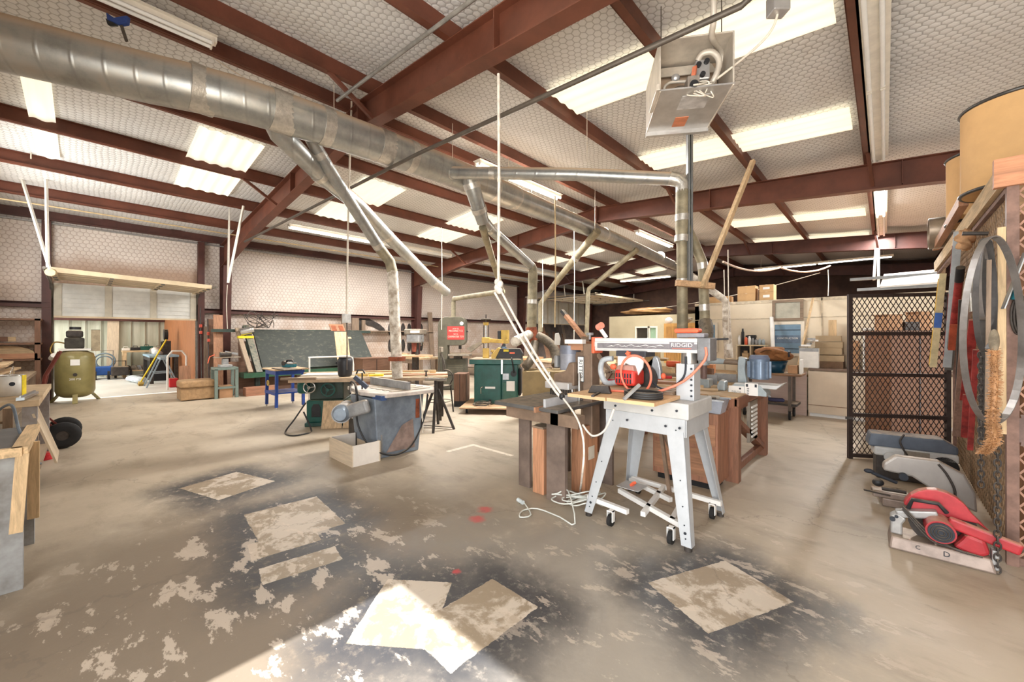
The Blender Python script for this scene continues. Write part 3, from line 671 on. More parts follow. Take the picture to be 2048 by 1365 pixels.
for q, (x, y, d) in enumerate(((1122, 794, 3.3), (1128, 792, 3.3))):
    e = fD(x, y, d); s = Vector((-.05 if not q else .04, 0, -.06)); e2 = e-p
    MB().tube(smooth([s, s.lerp(e2, .5)+Vector((0, 0, -.05)), s.lerp(e2, .9)+Vector((0, 0, -.03)), e2], 8), .011, 8).build('cable', mat('cord_white', (232, 222, 210), .6), o)
MB().ell(fD(1124, 793, 3.3)-p, (.025, .025, .03)).build('tape_wrap', M_black, o)
hangcord(1110, 392, 655, 6.6, .012, M_condy, 'tan cord hanging behind the long duct, plug at its end', 'cord')
one('plug', MB().prism([(-.03, 0), (.06, -.01), (.07, .1), (.04, .2), (-.02, .19)], (0, 0, 0), (CY, SY, 0), (0, 0, 1), (-.03, .03, 0)), M_white, 'white pointed plug hanging from a tan cord in mid room', 'plug', fD(1113, 690, 6.6), bev=.01)
for (x, y0, y1, d, lb) in ((62, 92, 318, 6.5, 'pale rod hanging from the western purlin at far left'), (1085, 520, 655, 9.5, 'thin cord hanging left of the tan plug cord'), (1148, 425, 690, 9.0, 'thin cord hanging between the white plug and the ridge lamp'), (883, 455, 660, 9.2, 'thin pale cord hanging in front of the band saw'),
                           (1456, 500, 690, 6.9, 'pale cord with a switch hanging beside the office wall'), (1448, 540, 640, 7.2, 'thin cord hanging over the office wall corner'), (1656, 540, 592, 9.2, 'knotted cord bunch dangling over the office wall top')):
    hangcord(x, y0, y1, d, .009, M_wire, lb, 'cord')
one('switch', MB().box(-.03, .03, -.02, .02, -.05, .05), M_white, 'small white switch hanging at the end of a cord', 'switch', fD(1456, 694, 6.9), YAW)
cord('cable', sag(fD(1446, 524, 7.2), fD(1560, 535, 8.5), .12)+sag(fD(1560, 535, 8.5), fD(1660, 532, 9.5), .12), .02, mat('pinkish_cable', (206, 178, 156), .6), 'bundled cable drooping below the third rafter over the offices', 'cable')
cord('cable', sag(fD(1275, 620, 14), fD(1640, 546, 9.4), .15), .008, M_wire, 'thin cable slung over the office roofs', 'cable')
cord('cable', sag((-5.45, .95, 4.55), (-5.45, 2.55, 4.5), .12), .007, M_wire, 'white lead sagging from the nearest ridge lamp to the rafter', 'cable')
# quick grip clamp hanging on a purlin
p = fD(240, 38, 3.55); c = thing('bar_clamp', 'blue quick-grip clamp gripping a roof purlin at upper left', 'clamp', p, YAW)
M_blue = mat('clamp_blue', (42, 66, 128), .45, 0, .1, 10)
MB().bar((.0, 0, -.02), (.06, 0, -.2), .012, .022).build('bar', M_cond, c)
MB().prism([(-.11, .05), (-.04, .0), (.08, .02), (.07, -.05), (.0, -.06), (-.1, -.02)], (0, -.02, 0), (1, 0, 0), (0, 0, 1), (0, .04, 0)).build('jaw', M_blue, c, .008)
MB().prism([(-.12, .0), (-.05, -.03), (-.02, -.06), (-.1, -.06)], (0, -.015, 0), (1, 0, 0), (0, 0, 1), (0, .03, 0)).build('trigger', M_black, c, .006)
# ---- roll-up doors
M_door = mat('door_panel', (206, 204, 196), .5, 0, .07, 3); M_doord = mat('door_panel_aged', (204, 184, 152), .55, 0, .08, 3); M_trk = mat('door_track', (112, 106, 98), .5, .5, .1)
def rollup(n, Y0, Y1, zb, zt, depth, drop_, nst, sagz=0):
    d = struct(n, MB().box(XW-.05, XW+.03, Y0-.06, Y0, 0, zt).box(XW-.05, XW+.03, Y1, Y1+.06, 0, zt), M_trk)
    v = MB(); h = zt-zb+.02; 
    v.box(XW+.03, XW+.05, Y0, Y1, zb, zb+h)
    for i in range(1, 7): v.box(XW+.05, XW+.062, Y0, Y1, zb+h*i/7-.012, zb+h*i/7+.012)
    v.build('panel', M_door, d)
    for i in range(nst):
        y = Y0+.06+(Y1-Y0-.12)*i/(nst-1); MB().box(XW+.05, XW+.075, y-.06, y+.06, zb, zb+h).build('stile', mat('door_stile', (186, 178, 160), .5, 0, .05), d)
    MB().box(XW+.03, XW+.08, Y0, Y1, zb-.03, zb+.01).build('bottom_rail', M_doord, d)
    q = lambda x, y: zt+.08-drop_*(y-Y0)/(Y1-Y0)+sagz*(x-XW)
    for i in range(4):
        x0, x1 = XW+.25+depth*i/4, XW+.25+depth*(i+1)/4-.05
        m = MB(); m.add([(x0, Y0, q(x0, Y0)), (x1, Y0, q(x1, Y0)), (x1, Y1, q(x1, Y1)), (x0, Y1, q(x0, Y1)), (x0, Y0, q(x0, Y0)+.04), (x1, Y0, q(x1, Y0)+.04), (x1, Y1, q(x1, Y1)+.04), (x0, Y1, q(x0, Y1)+.04)], [(3, 2, 1, 0), (4, 5, 6, 7), (0, 1, 5, 4), (1, 2, 6, 5), (2, 3, 7, 6), (3, 0, 4, 7)])
        m.build('overhead_panel', M_doord, d)
        for k_ in range(nst):
            y = Y0+.06+(Y1-Y0-.12)*k_/(nst-1); MB().bar((x0, y, q(x0, y)-.015), (x1, y, q(x1, y)-.015), .1, .03).build('stile', M_doord, d)
            MB().box(x1-.03, x1+.03, y-.03, y+.03, q(x1, y)-.05, q(x1, y)-.025).build('hinge', M_trk, d)
    xe = XW+.25+depth; MB().bar((xe, Y0, q(xe, Y0)+.02), (xe, Y1, q(xe, Y1)+.02), .03, .09).build('edge_rail', M_doord, d)
    for (y, s) in ((Y0-.03, 0), (Y1+.03, 1)):
        zz = q(XW, y)+.0; P = [(XW+.06, y, .05), (XW+.06, y, zt-.35)]+arc((XW+.42, y, zt-.35), (-1, 0, 0), (0, 0, 1), .36, 0, PI/2)+[(xe+.35, y, zz)]
        MB().tube(P, .025, 6).build('track', M_trk, d)
    return d
M_ang = mat('perforated_angle', (226, 222, 212), .5, .2, .05, 20)
d1 = rollup('door_1', D1[0], D1[1], 1.9, 2.62, 1.75, .12, 4)
def strut(parent, a, b):
    MB().bar(a, b, .035, .035).build('hanging_angle', M_ang, parent)
    d = (Vector(b)-Vector(a))
strut(d1, fD(100, 540, 7.3), fD(30, 312, 7.3)); strut(d1, fD(96, 540, 7.3), fD(92, 340, 7.3))
strut(d1, fD(456, 566, 8.6), fD(487, 412, 8.6)); strut(d1, fD(456, 566, 8.6), fD(459, 406, 8.8))
MB().cyl(fD(100, 545, 7.3), fD(104, 545, 7.4), .07, n=12).build('pulley', M_condy, d1)
MB().tube(smooth([fD(455, 570, 8.6), fD(453, 610, 8.6), fD(455, 658, 8.6)], 5), .008, 6).build('pull_rope', M_wire, d1)
d2 = rollup('door_2', D2[0], D2[1], 2.15, 3.35, 3.4, .0, 6)
for x in (-10.4, -11.5):
    strut(d2, (x, D2[0]-.03, 3.42), (x-.1, D2[0]-.03, 4.1)); strut(d2, (x, D2[1]+.03, 3.42), (x, D2[1]+.03, 4.2))
# ================================================================ MACHINES IN THE MIDDLE
W_pine = {a: wood('pine', (214, 184, 142), a) for a in 'xyz'}; W_ply = {a: wood('plywood', (204, 176, 140), a) for a in 'xyz'}
W_dark = {a: wood('walnut_board', (112, 78, 60), a) for a in 'xyz'}; W_red = {a: wood('fir_red', (172, 124, 94), a) for a in 'xyz'}
W_old = {a: wood('grey_old_wood', (136, 116, 98), a, dust=.4) for a in 'xyz'}; W_mdf = mat('mdf', (206, 168, 126), .7, 0, .06, 5)
M_cast = mat('cast_table', (150, 140, 126), .5, .3, .16, 6, .8); M_green = mat('machine_green', (28, 84, 76), .4, 0, .14, 5, .25)
M_greend = mat('machine_green_dark', (52, 66, 58), .5, 0, .2, 4, .5); M_iron = mat('dark_iron', (70, 64, 60), .6, .3, .2, 9, .5)
M_chrome = mat('chrome', (190, 188, 184), .2, .9, .05); M_bluest = mat('stand_blue', (34, 66, 140), .4, 0, .1, 8, .3)
M_yel = mat('machine_yellow', (196, 164, 84), .5, 0, .12, 6, .4); M_rub = mat('rubber', (34, 33, 33), .8, 0, .1, 10); M_sign_w = mat('sign_white', (232, 230, 226), .5, 0, .03)
M_ink = mat('ink', (40, 44, 52), .6, 0, .0); M_tape = mat('pale_tape', (220, 212, 196), .5, 0, .05); M_red = mat('red_plastic', (196, 40, 46), .4, 0, .08, 6, .25)
M_orange = mat('orange_plastic', (236, 108, 74), .5, 0, .05); M_greys = mat('light_grey_paint', (190, 190, 188), .4, 0, .07, 5)
M_pw = mat('washer_blue', (46, 92, 168), .5, 0, .1)
def caster(par, x, y, r, z0, m=None):
    w = MB().cyl((x-.014, y, r), (x+.014, y, r), r, n=16).build('caster', M_rub, par)
    MB().box(x-.024, x-.018, y-.018, y+.018, r-.01, z0).box(x+.018, x+.024, y-.018, y+.018, r-.01, z0).box(x-.024, x+.024, y-.02, y+.02, z0-.008, z0).build('fork', m or M_chrome, w)
def leg(par, a, b, w, h, m, name='leg'): return MB().bar(a, b, w, h, (0, 1, 0)).build(name, m, par)
# ---- cabinet table saw with long extension table
ts = thing('table_saw', 'green cabinet table saw with a long dusty extension table and chrome handwheels', 'table saw', (-6.6, 2.2, 0), math.radians(53))
MB().box(.05, .62, .02, .8, .765, .8).build('cast_top', M_cast, ts, .006)
MB().box(.62, 2.3, .04, .8, .77, .8).build('extension_table', mat('ext_table', (196, 170, 138), .7, 0, .14, 4, .5), ts, .004)
MB().box(-.05, .05, .02, .8, .765, .798).build('extension_wing', M_cast, ts, .004)
MB().box(-.1, 2.25, -.05, .0, .74, .79).build('fence_rail', mat('rail_tan', (176, 152, 126), .5, .2, .1, 8, .5), ts)
MB().box(-.2, .3, -.07, -.03, .785, .82).build('rail_board', W_old['x'], ts)
MB().box(.1, .62, .3, .84, .42, .765).build('upper_cabinet', M_greend, ts, .02)
MB().box(.06, .64, .26, .88, .05, .42).build('lower_cabinet', M_green, ts, .025)
MB().box(.04, .66, .24, .9, .0, .06).build('plinth', mat('plinth_green', (48, 82, 76), .5, 0, .1), ts, .01)
MB().prism([(.14, .15), (.28, .15), (.28, .3), (.25, .36), (.17, .36), (.14, .3)], (0, .262, 0), (1, 0, 0), (0, 0, 1), (0, -.012, 0)).build('access_door', M_black, ts, .006)
MB().box(-.1, .1, .3, .55, .52, .72).build('motor_cover', M_green, ts, .05, 3)
def handwheel(par, c, r, ax=(0, -1, 0), m=None):
    w = MB().ring(c, ax, r, .012).build('handwheel', m or M_chrome, par); s = MB(); c = Vector(c); a = Vector(ax)
    x = a.orthogonal().normalized(); y = a.cross(x)
    for k_ in range(3):
        q = 2*PI*k_/3+.4; s.bar(c, c+(x*math.cos(q)+y*math.sin(q))*r, .02, .012)
    s.cyl(c-a*.03, c+a*.03, .025); s.build('spoke', m or M_chrome, w); return w
handwheel(ts, (.14, .16, .64), .085); handwheel(ts, (.42, .14, .6), .1, m=M_green)
leg(ts, (2.16, .4, 0), (2.16, .4, .77), .08, .08, M_iron); leg(ts, (2.2, .74, 0), (2.2, .74, .77), .06, .06, M_iron)
one('floor_cable', MB().tube(smooth([(0, 0, .42), (-.12, -.1, .2), (-.22, -.2, .02), (-.05, -.4, .012), (.1, -.3, .012), (.12, -.12, .012), (.0, -.1, .3)], 8), .012, 8), M_black, 'black cord looping on the floor in front of the green saw cabinet', 'cord', ts.location+Vector((.05, .12, 0)), ts.rotation_euler.z)
def on(t, x, y, z): # point in a thing's frame
    return t.location+Matrix.Rotation(t.rotation_euler.z, 3, 'Z')@Vector((x, y, z))
RZ = ts.rotation_euler.z
sp_ = thing('portable_speaker', 'tall black rounded speaker standing on the green saw table', 'speaker', on(ts, .66, .22, .801), RZ)
MB().lathe([(0, 0), (.08, 0), (.1, .015), (.108, .05), (.118, .24), (.112, .28), (.09, .3), (0, .305)], n=24).build('body', mat('speaker_black', (42, 42, 46), .45, 0, .1, 8), sp_)
MB().lathe([(0, .303), (.09, .303), (.1, .31), (.09, .318), (0, .32)], n=24).build('dust_cap', mat('felt_grey', (120, 112, 104), .9, 0, .1), sp_)
MB().box(-.14, -.1, -.02, .02, .2, .24).build('handle', M_black, sp_, .006)
one('white_board', MB().box(0, 1.0, 0, .42, 0, .018), mat('melamine', (222, 214, 202), .5, 0, .06, 3), 'white melamine board lying on the saw table left of the speaker', 'board', on(ts, -.05, .34, .802), RZ+.04)
for q, (x, y, w, l, h, m, lb) in enumerate(((.7, .5, .1, 1.0, .03, W_pine['x'], 'long pale batten behind the speaker on the saw table'), (.9, .62, .06, 1.2, .05, W_pine['x'], 'pine rail lying farther back on the saw extension table'), (1.45, .12, .2, .85, .02, W_red['x'], 'reddish board overhanging the right end of the saw table'), (1.1, .35, .12, .9, .025, W_ply['x'], 'plywood strip in the middle of the saw extension table'), (-.15, .79, .09, 1.4, .02, W_pine['x'], 'pale strip along the back edge of the saw table'))):
    one('board', MB().box(0, l, 0, w, 0, h), m, lb, 'board', on(ts, x, y, .802), RZ+(-.12 if q == 0 else .06*q-.1), 'boards on the saw table')
for x in (1.5, 1.95): one('spring_clamp', MB().box(-.02, .02, -.03, .03, 0, .015).box(-.012, .012, -.01, .01, .01, .09).box(-.03, .03, -.012, .012, .07, .09), M_iron, 'small dark clamp on the saw table edge, %s one' % ('nearer the white pipe' if x < 1.7 else 'the right end'), 'clamp', on(ts, x, .06, .803), RZ)
pb = thing('push_block', 'black and yellow push block on the saw table beside the speaker', 'push block', on(ts, .92, .2, .801), RZ)
MB().box(-.1, .1, -.04, .04, 0, .04).build('base', M_yel, pb, .008); MB().tube([(-.08, 0, .04), (-.06, 0, .1), (.02, 0, .1), (.05, 0, .04)], .014, 8).build('handle', M_black, pb)
MB().box(.12, .34, -.05, .05, 0, .03).build('sole', mat('yellow_bright', (226, 200, 40), .5), pb, .006)
for x, y, rz, lb in ((.28, .2, .0, 'plywood offcut leaning on the saw cabinet, leftmost of three'), (.6, .2, .0, 'plywood offcut leaning between two others at the saw cabinet'), (.86, .24, .0, 'brown plywood offcut leaning at the saw, nearest the motor')):
    w = .3 if x < .7 else .14; one('plywood_offcut', MB().bar((0, 0, 0), (0, .12, .42 if x < .7 else .3), w, .018, (0, 1, 0)), W_ply['z'] if x < .7 else W_red['z'], lb, 'plywood', on(ts, x+.22, y-.16, .002), RZ+rz, 'plywood offcuts at the saw')
# ---- blue grey edge machine with motor arm
M_bg = mat('blue_grey_steel', (140, 152, 164), .45, .2, .16, 3.2, 0, c2=(104, 112, 124)); M_bg2 = mat('grey_casting', (152, 152, 152), .5, .2, .14, 6, .5)
jm = thing('jointer', 'old blue-grey jointer with rusty steel body, side motor and dusty table', 'jointer', (-4.35, 2.34, 0))
b = MB(); b.add([(0, 0, 0), (0, .56, 0), (-.55, .56, 0), (-.55, 0, 0), (.03, -.06, .72), (.03, .62, .72), (-.6, .62, .72), (-.6, -.06, .72)], [(0, 1, 5, 4), (1, 2, 6, 5), (2, 3, 7, 6), (3, 0, 4, 7), (4, 5, 6, 7), (0, 3, 2, 1)]); b.build('body', M_bg, jm, .012)
b = MB(); b.add([(.012, .1, .06), (.008, .5, .05), (.025, .46, .42), (.03, .3, .36)], [(0, 1, 2, 3)]); b.build('rust_plate', mat('rust_plate', (150, 130, 122), .6, .2, .15), jm)
MB().box(.0, .012, .03, .05, .02, .7).build('seam', M_bg2, jm)
for yy in (.5,): MB().box(.02, .035, yy, yy+.05, .42, .66).build('strip', M_rust, jm)
b = MB().prism([(-.85, .02), (-.2, -.12), (.22, -.02), (.25, .62), (.0, .8), (-.75, .72)], (0, 0, .745), (1, 0, 0), (0, 1, 0), (0, 0, .045)); b.build('table', mat('jointer_table', (206, 196, 188), .5, .2, .14, 5, .3), jm, .01)
for q in range(5): MB().box(-.6+.16*q, -.53+.16*q, .12, .66, .791, .796).build('strip', M_cast, jm)
MB().box(-.85, .1, .34, .38, .79, .89).build('fence', M_bg2, jm, .006)
MB().box(-.02, .2, -.06, .0, .72, .77).build('edge_trim', mat('edge_blue', (60, 82, 124), .5), jm)
a_, c_ = Vector((-.62, -.1, .5)), Vector((-.34, -.22, .56))
MB().cyl(c_+Vector((-.1, .05, 0)), c_+Vector((.13, -.12, 0)), .11, n=20).build('motor', M_bg2, jm, .02)
MB().cyl(c_+Vector((.13, -.12, 0)), c_+Vector((.18, -.16, 0)), .1, .07, n=20).build('motor_cap', M_bg, jm)
MB().bar((-.24, -.3, .56), (.04, -.13, .66), .08, .16).build('belt_guard', M_bg2, jm, .05, 3)
MB().box(-.72, -.5, -.02, .1, .0, .4).build('rear_leg', M_iron, jm); None
MB().tube(smooth([(-.5, -.1, .74), (-.6, -.05, .86), (-.4, -.1, .88), (-.22, -.16, .84), (-.12, -.18, .6)], 8), .014, 8).build('cable', M_black, jm)
MB().tube(smooth([(-.12, -.2, .78), (-.1, -.2, .45), (.0, -.12, .2), (.06, .02, .08), (.1, .2, .04), (.08, .42, .12), (.06, .6, .4), (.06, .66, .7)], 8), .011, 8).build('cable', M_black, jm)
MB().tube([(.05, .55, .73), (.06, .58, .4), (.07, .58, .22)], .008, 6).build('cable', M_tape, jm)
MB().bar((-.3, .02, .82), (-.42, -.08, .95), .04, .05).build('guard_arm', mat('guard_dark', (66, 72, 86), .5, .2), jm); MB().cyl((-.35, -.02, .8), (-.35, -.02, 1.0), .01).build('guard_post', M_iron, jm)
# ---- open plywood box on the floor
bx = thing('open_box', 'empty open pale plywood box on the floor before the blue-grey jointer', 'box', (-4.29, 2.0, 0))
L_, D_, H_, t_ = .6, .34, .235, .014; M_bx = wood('pale_ply', (216, 198, 172), 'x', var=.1); M_bxw = mat('pale_face', (226, 218, 208), .6, 0, .05, 3)
MB().box(-L_, 0, 0, t_, 0, H_).build('side', M_bx, bx); MB().box(-L_, 0, D_-t_, D_, 0, H_).build('side', M_bx, bx)
MB().box(-t_, 0, t_, D_-t_, 0, H_).build('side', M_bxw, bx); MB().box(-L_, -L_+t_, t_, D_-t_, 0, H_).build('side', M_bxw, bx); MB().box(-L_+t_, -t_, t_, D_-t_, 0, t_).build('bottom', M_bx, bx)
# ---- roller stand and stool behind the jointer
rs = thing('roller_stand', 'dark folding roller stand with splayed legs right of the jointer', 'roller stand', (-5.15, 3.75, 0), .5)
for (x, y) in ((.3, .02), (-.3, .05), (.1, -.3), (-.1, .3)): leg(rs, (x, y, .0), (x*.12, y*.12, .62), .035, .025, M_iron)
MB().box(-.02, .02, -.02, .02, .4, .76).build('post', M_iron, rs); MB().cyl((-.18, 0, .77), (.18, 0, .77), .025).build('roller', M_chrome, rs); MB().bar((.3, .02, .03), (-.3, .05, .03), .03, .01).build('brace', M_iron, rs)
st = thing('metal_stool', 'thin-legged dark metal stool standing past the roller stand', 'stool', (-6.2, 4.6, 0), .3)
for (x, y) in ((.2, .17), (-.2, .17), (.2, -.17), (-.2, -.17)): leg(st, (x, y, 0), (x*.8, y*.8, .5), .02, .02, M_iron)
MB().box(-.18, .18, -.16, .16, .5, .52).build('seat', M_iron, st, .01); MB().ring((0, 0, .22), (0, 0, 1), .22, .008).build('foot_ring', M_iron, st); MB().tube(smooth([(.14, .12, .52), (.2, .16, .66), (.14, .14, .78), (.02, .12, .8)], 6), .012).build('back_hook', M_iron, st)
# ---- blue legged stand with planer
bs = thing('tool_stand', 'blue angle-iron stand with lower shelf carrying a wooden router table', 'stand', (-8.77, 2.56, 0))
for (x, y) in ((0, 0), (-.62, 0), (0, .5), (-.62, .5)):
    g = leg(bs, (x, y, .04), (x*.97-.01, y*.97+.01, .76), .05, .05, M_bluest); MB().cyl((x, y, 0), (x, y, .045), .015, n=10).build('foot', M_chrome, g)
MB().box(-.64, .02, -.02, .52, .3, .325).build('shelf', M_bluest, bs); MB().box(-.64, .02, -.03, -.02, .28, .34).build('shelf_rail', M_bluest, bs)
MB().box(-.64, .02, -.02, .52, .68, .77).build('apron', M_bluest, bs, .005); MB().box(-.7, .1, -.06, .58, .77, .795).build('top', W_ply['x'], bs); MB().box(-.3, .5, .0, .3, .795, .812).build('side_top', M_iron, bs)
MB().ring((-.42, -.03, .5), (0, 1, 0), .05, .012).build('tape_roll', M_yel, bs)
pl = thing('power_planer', 'teal and black electric planer lying on the blue stand', 'planer', (-8.95, 2.85, .815), .5)
MB().box(-.15, .15, -.045, .045, 0, .07).build('body', mat('teal_tool', (28, 100, 112), .5, 0, .1, 8, .3), pl, .015); MB().cyl((-.1, .05, .08), (-.1, -.05, .08), .05).build('motor', M_iron, pl)
MB().tube([(-.08, 0, .07), (-.05, 0, .14), (.07, 0, .15), (.12, 0, .07)], .02, 8).build('handle', M_black, pl); MB().box(-.02, .14, -.05, .05, .06, .1).build('chute', M_chrome, pl, .01)
one('clamp_pipe', MB().tube([(0, 0, 0), (0, .9, .0), (.0, 1.0, -.04), (0, 1.02, -.2), (0, 1.02, -.975)], .018, 8).cyl((0, .02, 0), (0, .02, -.975), .018), M_white, 'white pipe rail on legs behind the blue stand', 'pipe rail', (-9.3, 3.35, .98))
# ---- grinder on its stand, ottoman, crates
gs = thing('tool_stand', 'grey-green open steel stand carrying a small dusty scroll saw', 'stand', (-11.3, 2.05, 0))
M_gg2 = mat('stand_greygreen', (112, 126, 118), .45, 0, .08, 6)
for (x, y) in ((0, 0), (-.4, 0), (0, .4), (-.4, .4)): leg(gs, (x, y, 0), (x, y, .68), .06, .06, M_gg2)
MB().box(-.43, .03, -.03, .43, .66, .72).build('top', M_gg2, gs, .005); MB().box(-.02, .02, 0, .4, .22, .27).build('rail', M_gg2, gs); MB().box(-.42, -.38, 0, .4, .22, .27).build('rail', M_gg2, gs); MB().box(-.4, 0, -.02, .02, .22, .27).build('rail', M_gg2, gs)
g2 = thing('scroll_saw', 'small dusty grey scroll saw on the grey-green stand', 'saw', (-11.45, 2.25, .722))
MB().box(-.14, .14, -.12, .12, 0, .06).box(-.06, .06, -.06, .06, .05, .2).build('base', M_bg2, g2, .01); MB().box(-.1, .1, -.22, .3, .22, .235).build('table', M_cast, g2); MB().cyl((0, -.1, .3), (0, .12, .3), .06).build('motor', M_iron, g2); MB().bar((0, .0, .36), (.02, .25, .3), .04, .05).build('arm', M_bg2, g2); MB().tube([(0, -.2, .3), (0, -.3, .25), (0, -.33, .1)], .01).build('cable', M_orange, g2)
ot = thing('ottoman', 'tan upholstered ottoman with a skirt beside the roll-up door', 'ottoman', (-11.37, 1.42, 0))
M_up = mat('tan_fabric', (166, 134, 98), .9, 0, .1, 14, bump=.2)
MB().box(-.55, 0, 0, .62, .02, .27).build('skirt', M_up, ot, .015); MB().box(-.56, .012, -.012, .632, .28, .45).build('cushion', M_up, ot, .05, 4); MB().box(-.55, .008, -.008, .628, .265, .283).build('piping', mat('tan_dark', (140, 110, 78), .9), ot)
one('carton', MB().box(-.3, 0, 0, .26, 0, .28), mat('card', (182, 140, 104), .8, 0, .08, 4), 'brown carton under the grey-green stand', 'carton', (-11.34, 2.12, .001))
one('carton', MB().box(-.3, 0, 0, .7, 0, .2), wood('red_carton', (160, 110, 84), 'y'), 'long low reddish carton right of the grey-green stand', 'carton', (-11.2, 2.62, .001))
# ---- big tilted panel on its green frame
tp = thing('panel_rack', 'big dark green tilted panel press on a green frame against the wall', 'press', (-11.6, 3.08, 0))
kk = NT('slate_green'); vv = kk.obj(); nn = kk.ramp(kk.noise(kk.obj(sca=(1, 1, 2)), 6, 10, .8), .5, .72)
kk.l(kk.mix(nn, rgb((46, 50, 44)), rgb((98, 94, 80))), kk.b.inputs['Base Color']); kk.b.inputs['Roughness'].default_value = .7
b = MB(); b.add([(0, 0, .6), (0, 3.05, .6), (-.9, 3.05, 1.62), (-.9, 0, 1.62), (-.05, 0, .56), (-.05, 3.05, .56), (-.95, 3.05, 1.58), (-.95, 0, 1.58)], [(0, 1, 2, 3), (7, 6, 5, 4), (0, 3, 7, 4), (1, 5, 6, 2), (3, 2, 6, 7), (0, 4, 5, 1)]); b.build('panel', kk.m, tp)
MB().bar((.06, -.1, .52), (-.95, -.16, 1.72), .14, .1).build('side_beam', M_greend, tp); MB().bar((.12, -.3, .55), (-.9, -.36, 1.66), .1, .06).build('side_beam', W_old['x'], tp)
MB().box(-.3, .16, -.45, 3.2, .42, .54).build('bottom_rail', mat('rack_green', (44, 84, 60), .5, 0, .12), tp)
for y in (-.1, 3.0):
    leg(tp, (-.1, y, 0), (-.1, y, .45), .1, .1, M_greend); leg(tp, (-1.1, y, 0), (-.95, y, 1.55), .08, .08, M_greend)
MB().bar((-.98, -.9, 1.6), (-.98, 3.4, 1.6), .08, .08).build('top_rail', M_greend, tp)
MB().cyl((-.7, -.35, 1.55), (-.7, -.05, 1.62), .1, n=16).build('drum', M_chrome, tp); MB().box(-.75, -.6, -.4, -.05, 1.4, 1.46).build('label_band', mat('yellow_bright', (226, 200, 40), .5), tp)
R.seed(11); b = MB()
for q in range(9): b.tube(smooth([(-.85, .0, 1.66)]+[(-.85+R.uniform(-.15, .15), R.uniform(-.3, .5), 1.72+R.uniform(-.05, .4)) for _ in range(3)]+[(-.85, .3, 1.66)], 6), .008, 5)
one('cable_coil', b, M_iron, 'tangled dark green coil of cable on top of the tilted panel', 'cable', (-11.6, 3.15, .02))
one('leaning_sheet', MB().bar((0, 0, 0), (-.15, 0, .8), 1.6, .03, (1, 0, 0)), W_dark['y'], 'dark brown sheet leaning under the tilted panel', 'board', (-11.9, 3.2, .002))
one('plywood_sheet', MB().bar((0, 0, 0), (-.25, 0, .95), .38, .02, (1, 0, 0)), W_ply['z'], 'upright pale plywood sheet leaning on the tilted panel', 'plywood', (-11.3, 5.05, .63))
cd = thing('cabinet_box', 'brown wood-grain chest below the right end of the tilted panel', 'chest', (-10.8, 5.35, 0))
MB().box(-.6, 0, 0, .85, 0, .8).build('body', W_dark['y'], cd, .006); MB().box(-.62, .02, -.02, .87, .8, .82).build('lid', W_dark['y'], cd); MB().box(0, .012, .42, .43, .05, .78).build('gap', M_black, cd)
for q, (z, y, w, h, m, lb) in enumerate(((1.0, 5.5, .5, .62, W_ply['y'], 'pale drawer front leaning on the dark panel, lowest'), (1.34, 5.55, .42, .3, W_pine['y'], 'small framed cabinet door leaning on the dark panel, middle'), (1.66, 5.4, .45, .36, W_red['y'], 'reddish louvred cabinet door leaning at the dark panel top'))):
    o = thing('loose_cupboard_front', lb, 'cabinet door', (-11.9-.85*(z-1.0)+.0, y, z-.1), 0, 'doors leaning on the dark panel'); u = Vector((-.66, 0, .75))
    MB().bar((0, 0, 0), u*h, w, .02, (1, 0, 0)).build('frame', m, o); n_ = Vector((.75, 0, .66))*.013
    for j in (-.25, .25): MB().bar(u*h*.18+n_+Vector((0, j*w, 0)), u*h*.82+n_+Vector((0, j*w, 0)), w*.3, .01, (1, 0, 0)).build('inset', W_ply['z'] if q < 2 else mat('louvre_red', (150, 84, 54), .6), o)
# ---- templates on the wall
one('template', MB().prism([(-.5, 0), (-.5, .3), (-.38, .46), (-.15, .5), (.1, .4), (.35, .28), (.55, .12), (.6, 0), (.4, .03), (.1, .18), (-.1, .22), (-.2, .3), (-.32, .2), (-.3, 0)], (0, 0, 0), (0, 1, 0), (0, 0, 1), (.03, 0, 0)), M_iron, 'dark arched wooden template hanging on the wall above the panel', 'template', (XW+.01, 6.95, 1.62))
for q in range(12):
    i, j = q % 6, q//6
    one('sanding_pad', MB().ell((0, 0, 0), (.02, .09, .24), 14, 8), M_iron, 'dark oval pad hung on the wall, %s row, %s from the left' % (('upper', 'lower')[j], ('first', 'second', 'third', 'fourth', 'fifth', 'sixth')[i]), 'pad', (XW+.019, 7.75+.27*i, 1.72-.62*j), 0, 'oval pads on the wall')
for q, (y, h, w, lb) in enumerate(((4.9, .5, .16, 'short board standing behind the tilted panel, left'), (5.25, .42, .24, 'short board standing behind the tilted panel, middle'), (5.6, .36, .12, 'short board standing behind the tilted panel, right'))):
    one('board', MB().box(-.03, .03, 0, w, 0, h), W_old['z'], lb, 'board', (-13.2, y+.9, 1.66), 0, 'boards behind the panel')
one('ledge', MB().box(-.2, .2, 0, 4.4, 0, .04), W_old['y'], 'wooden ledge on the wall behind the tilted panel', 'shelf', (-13.28, 5.0, 1.615))
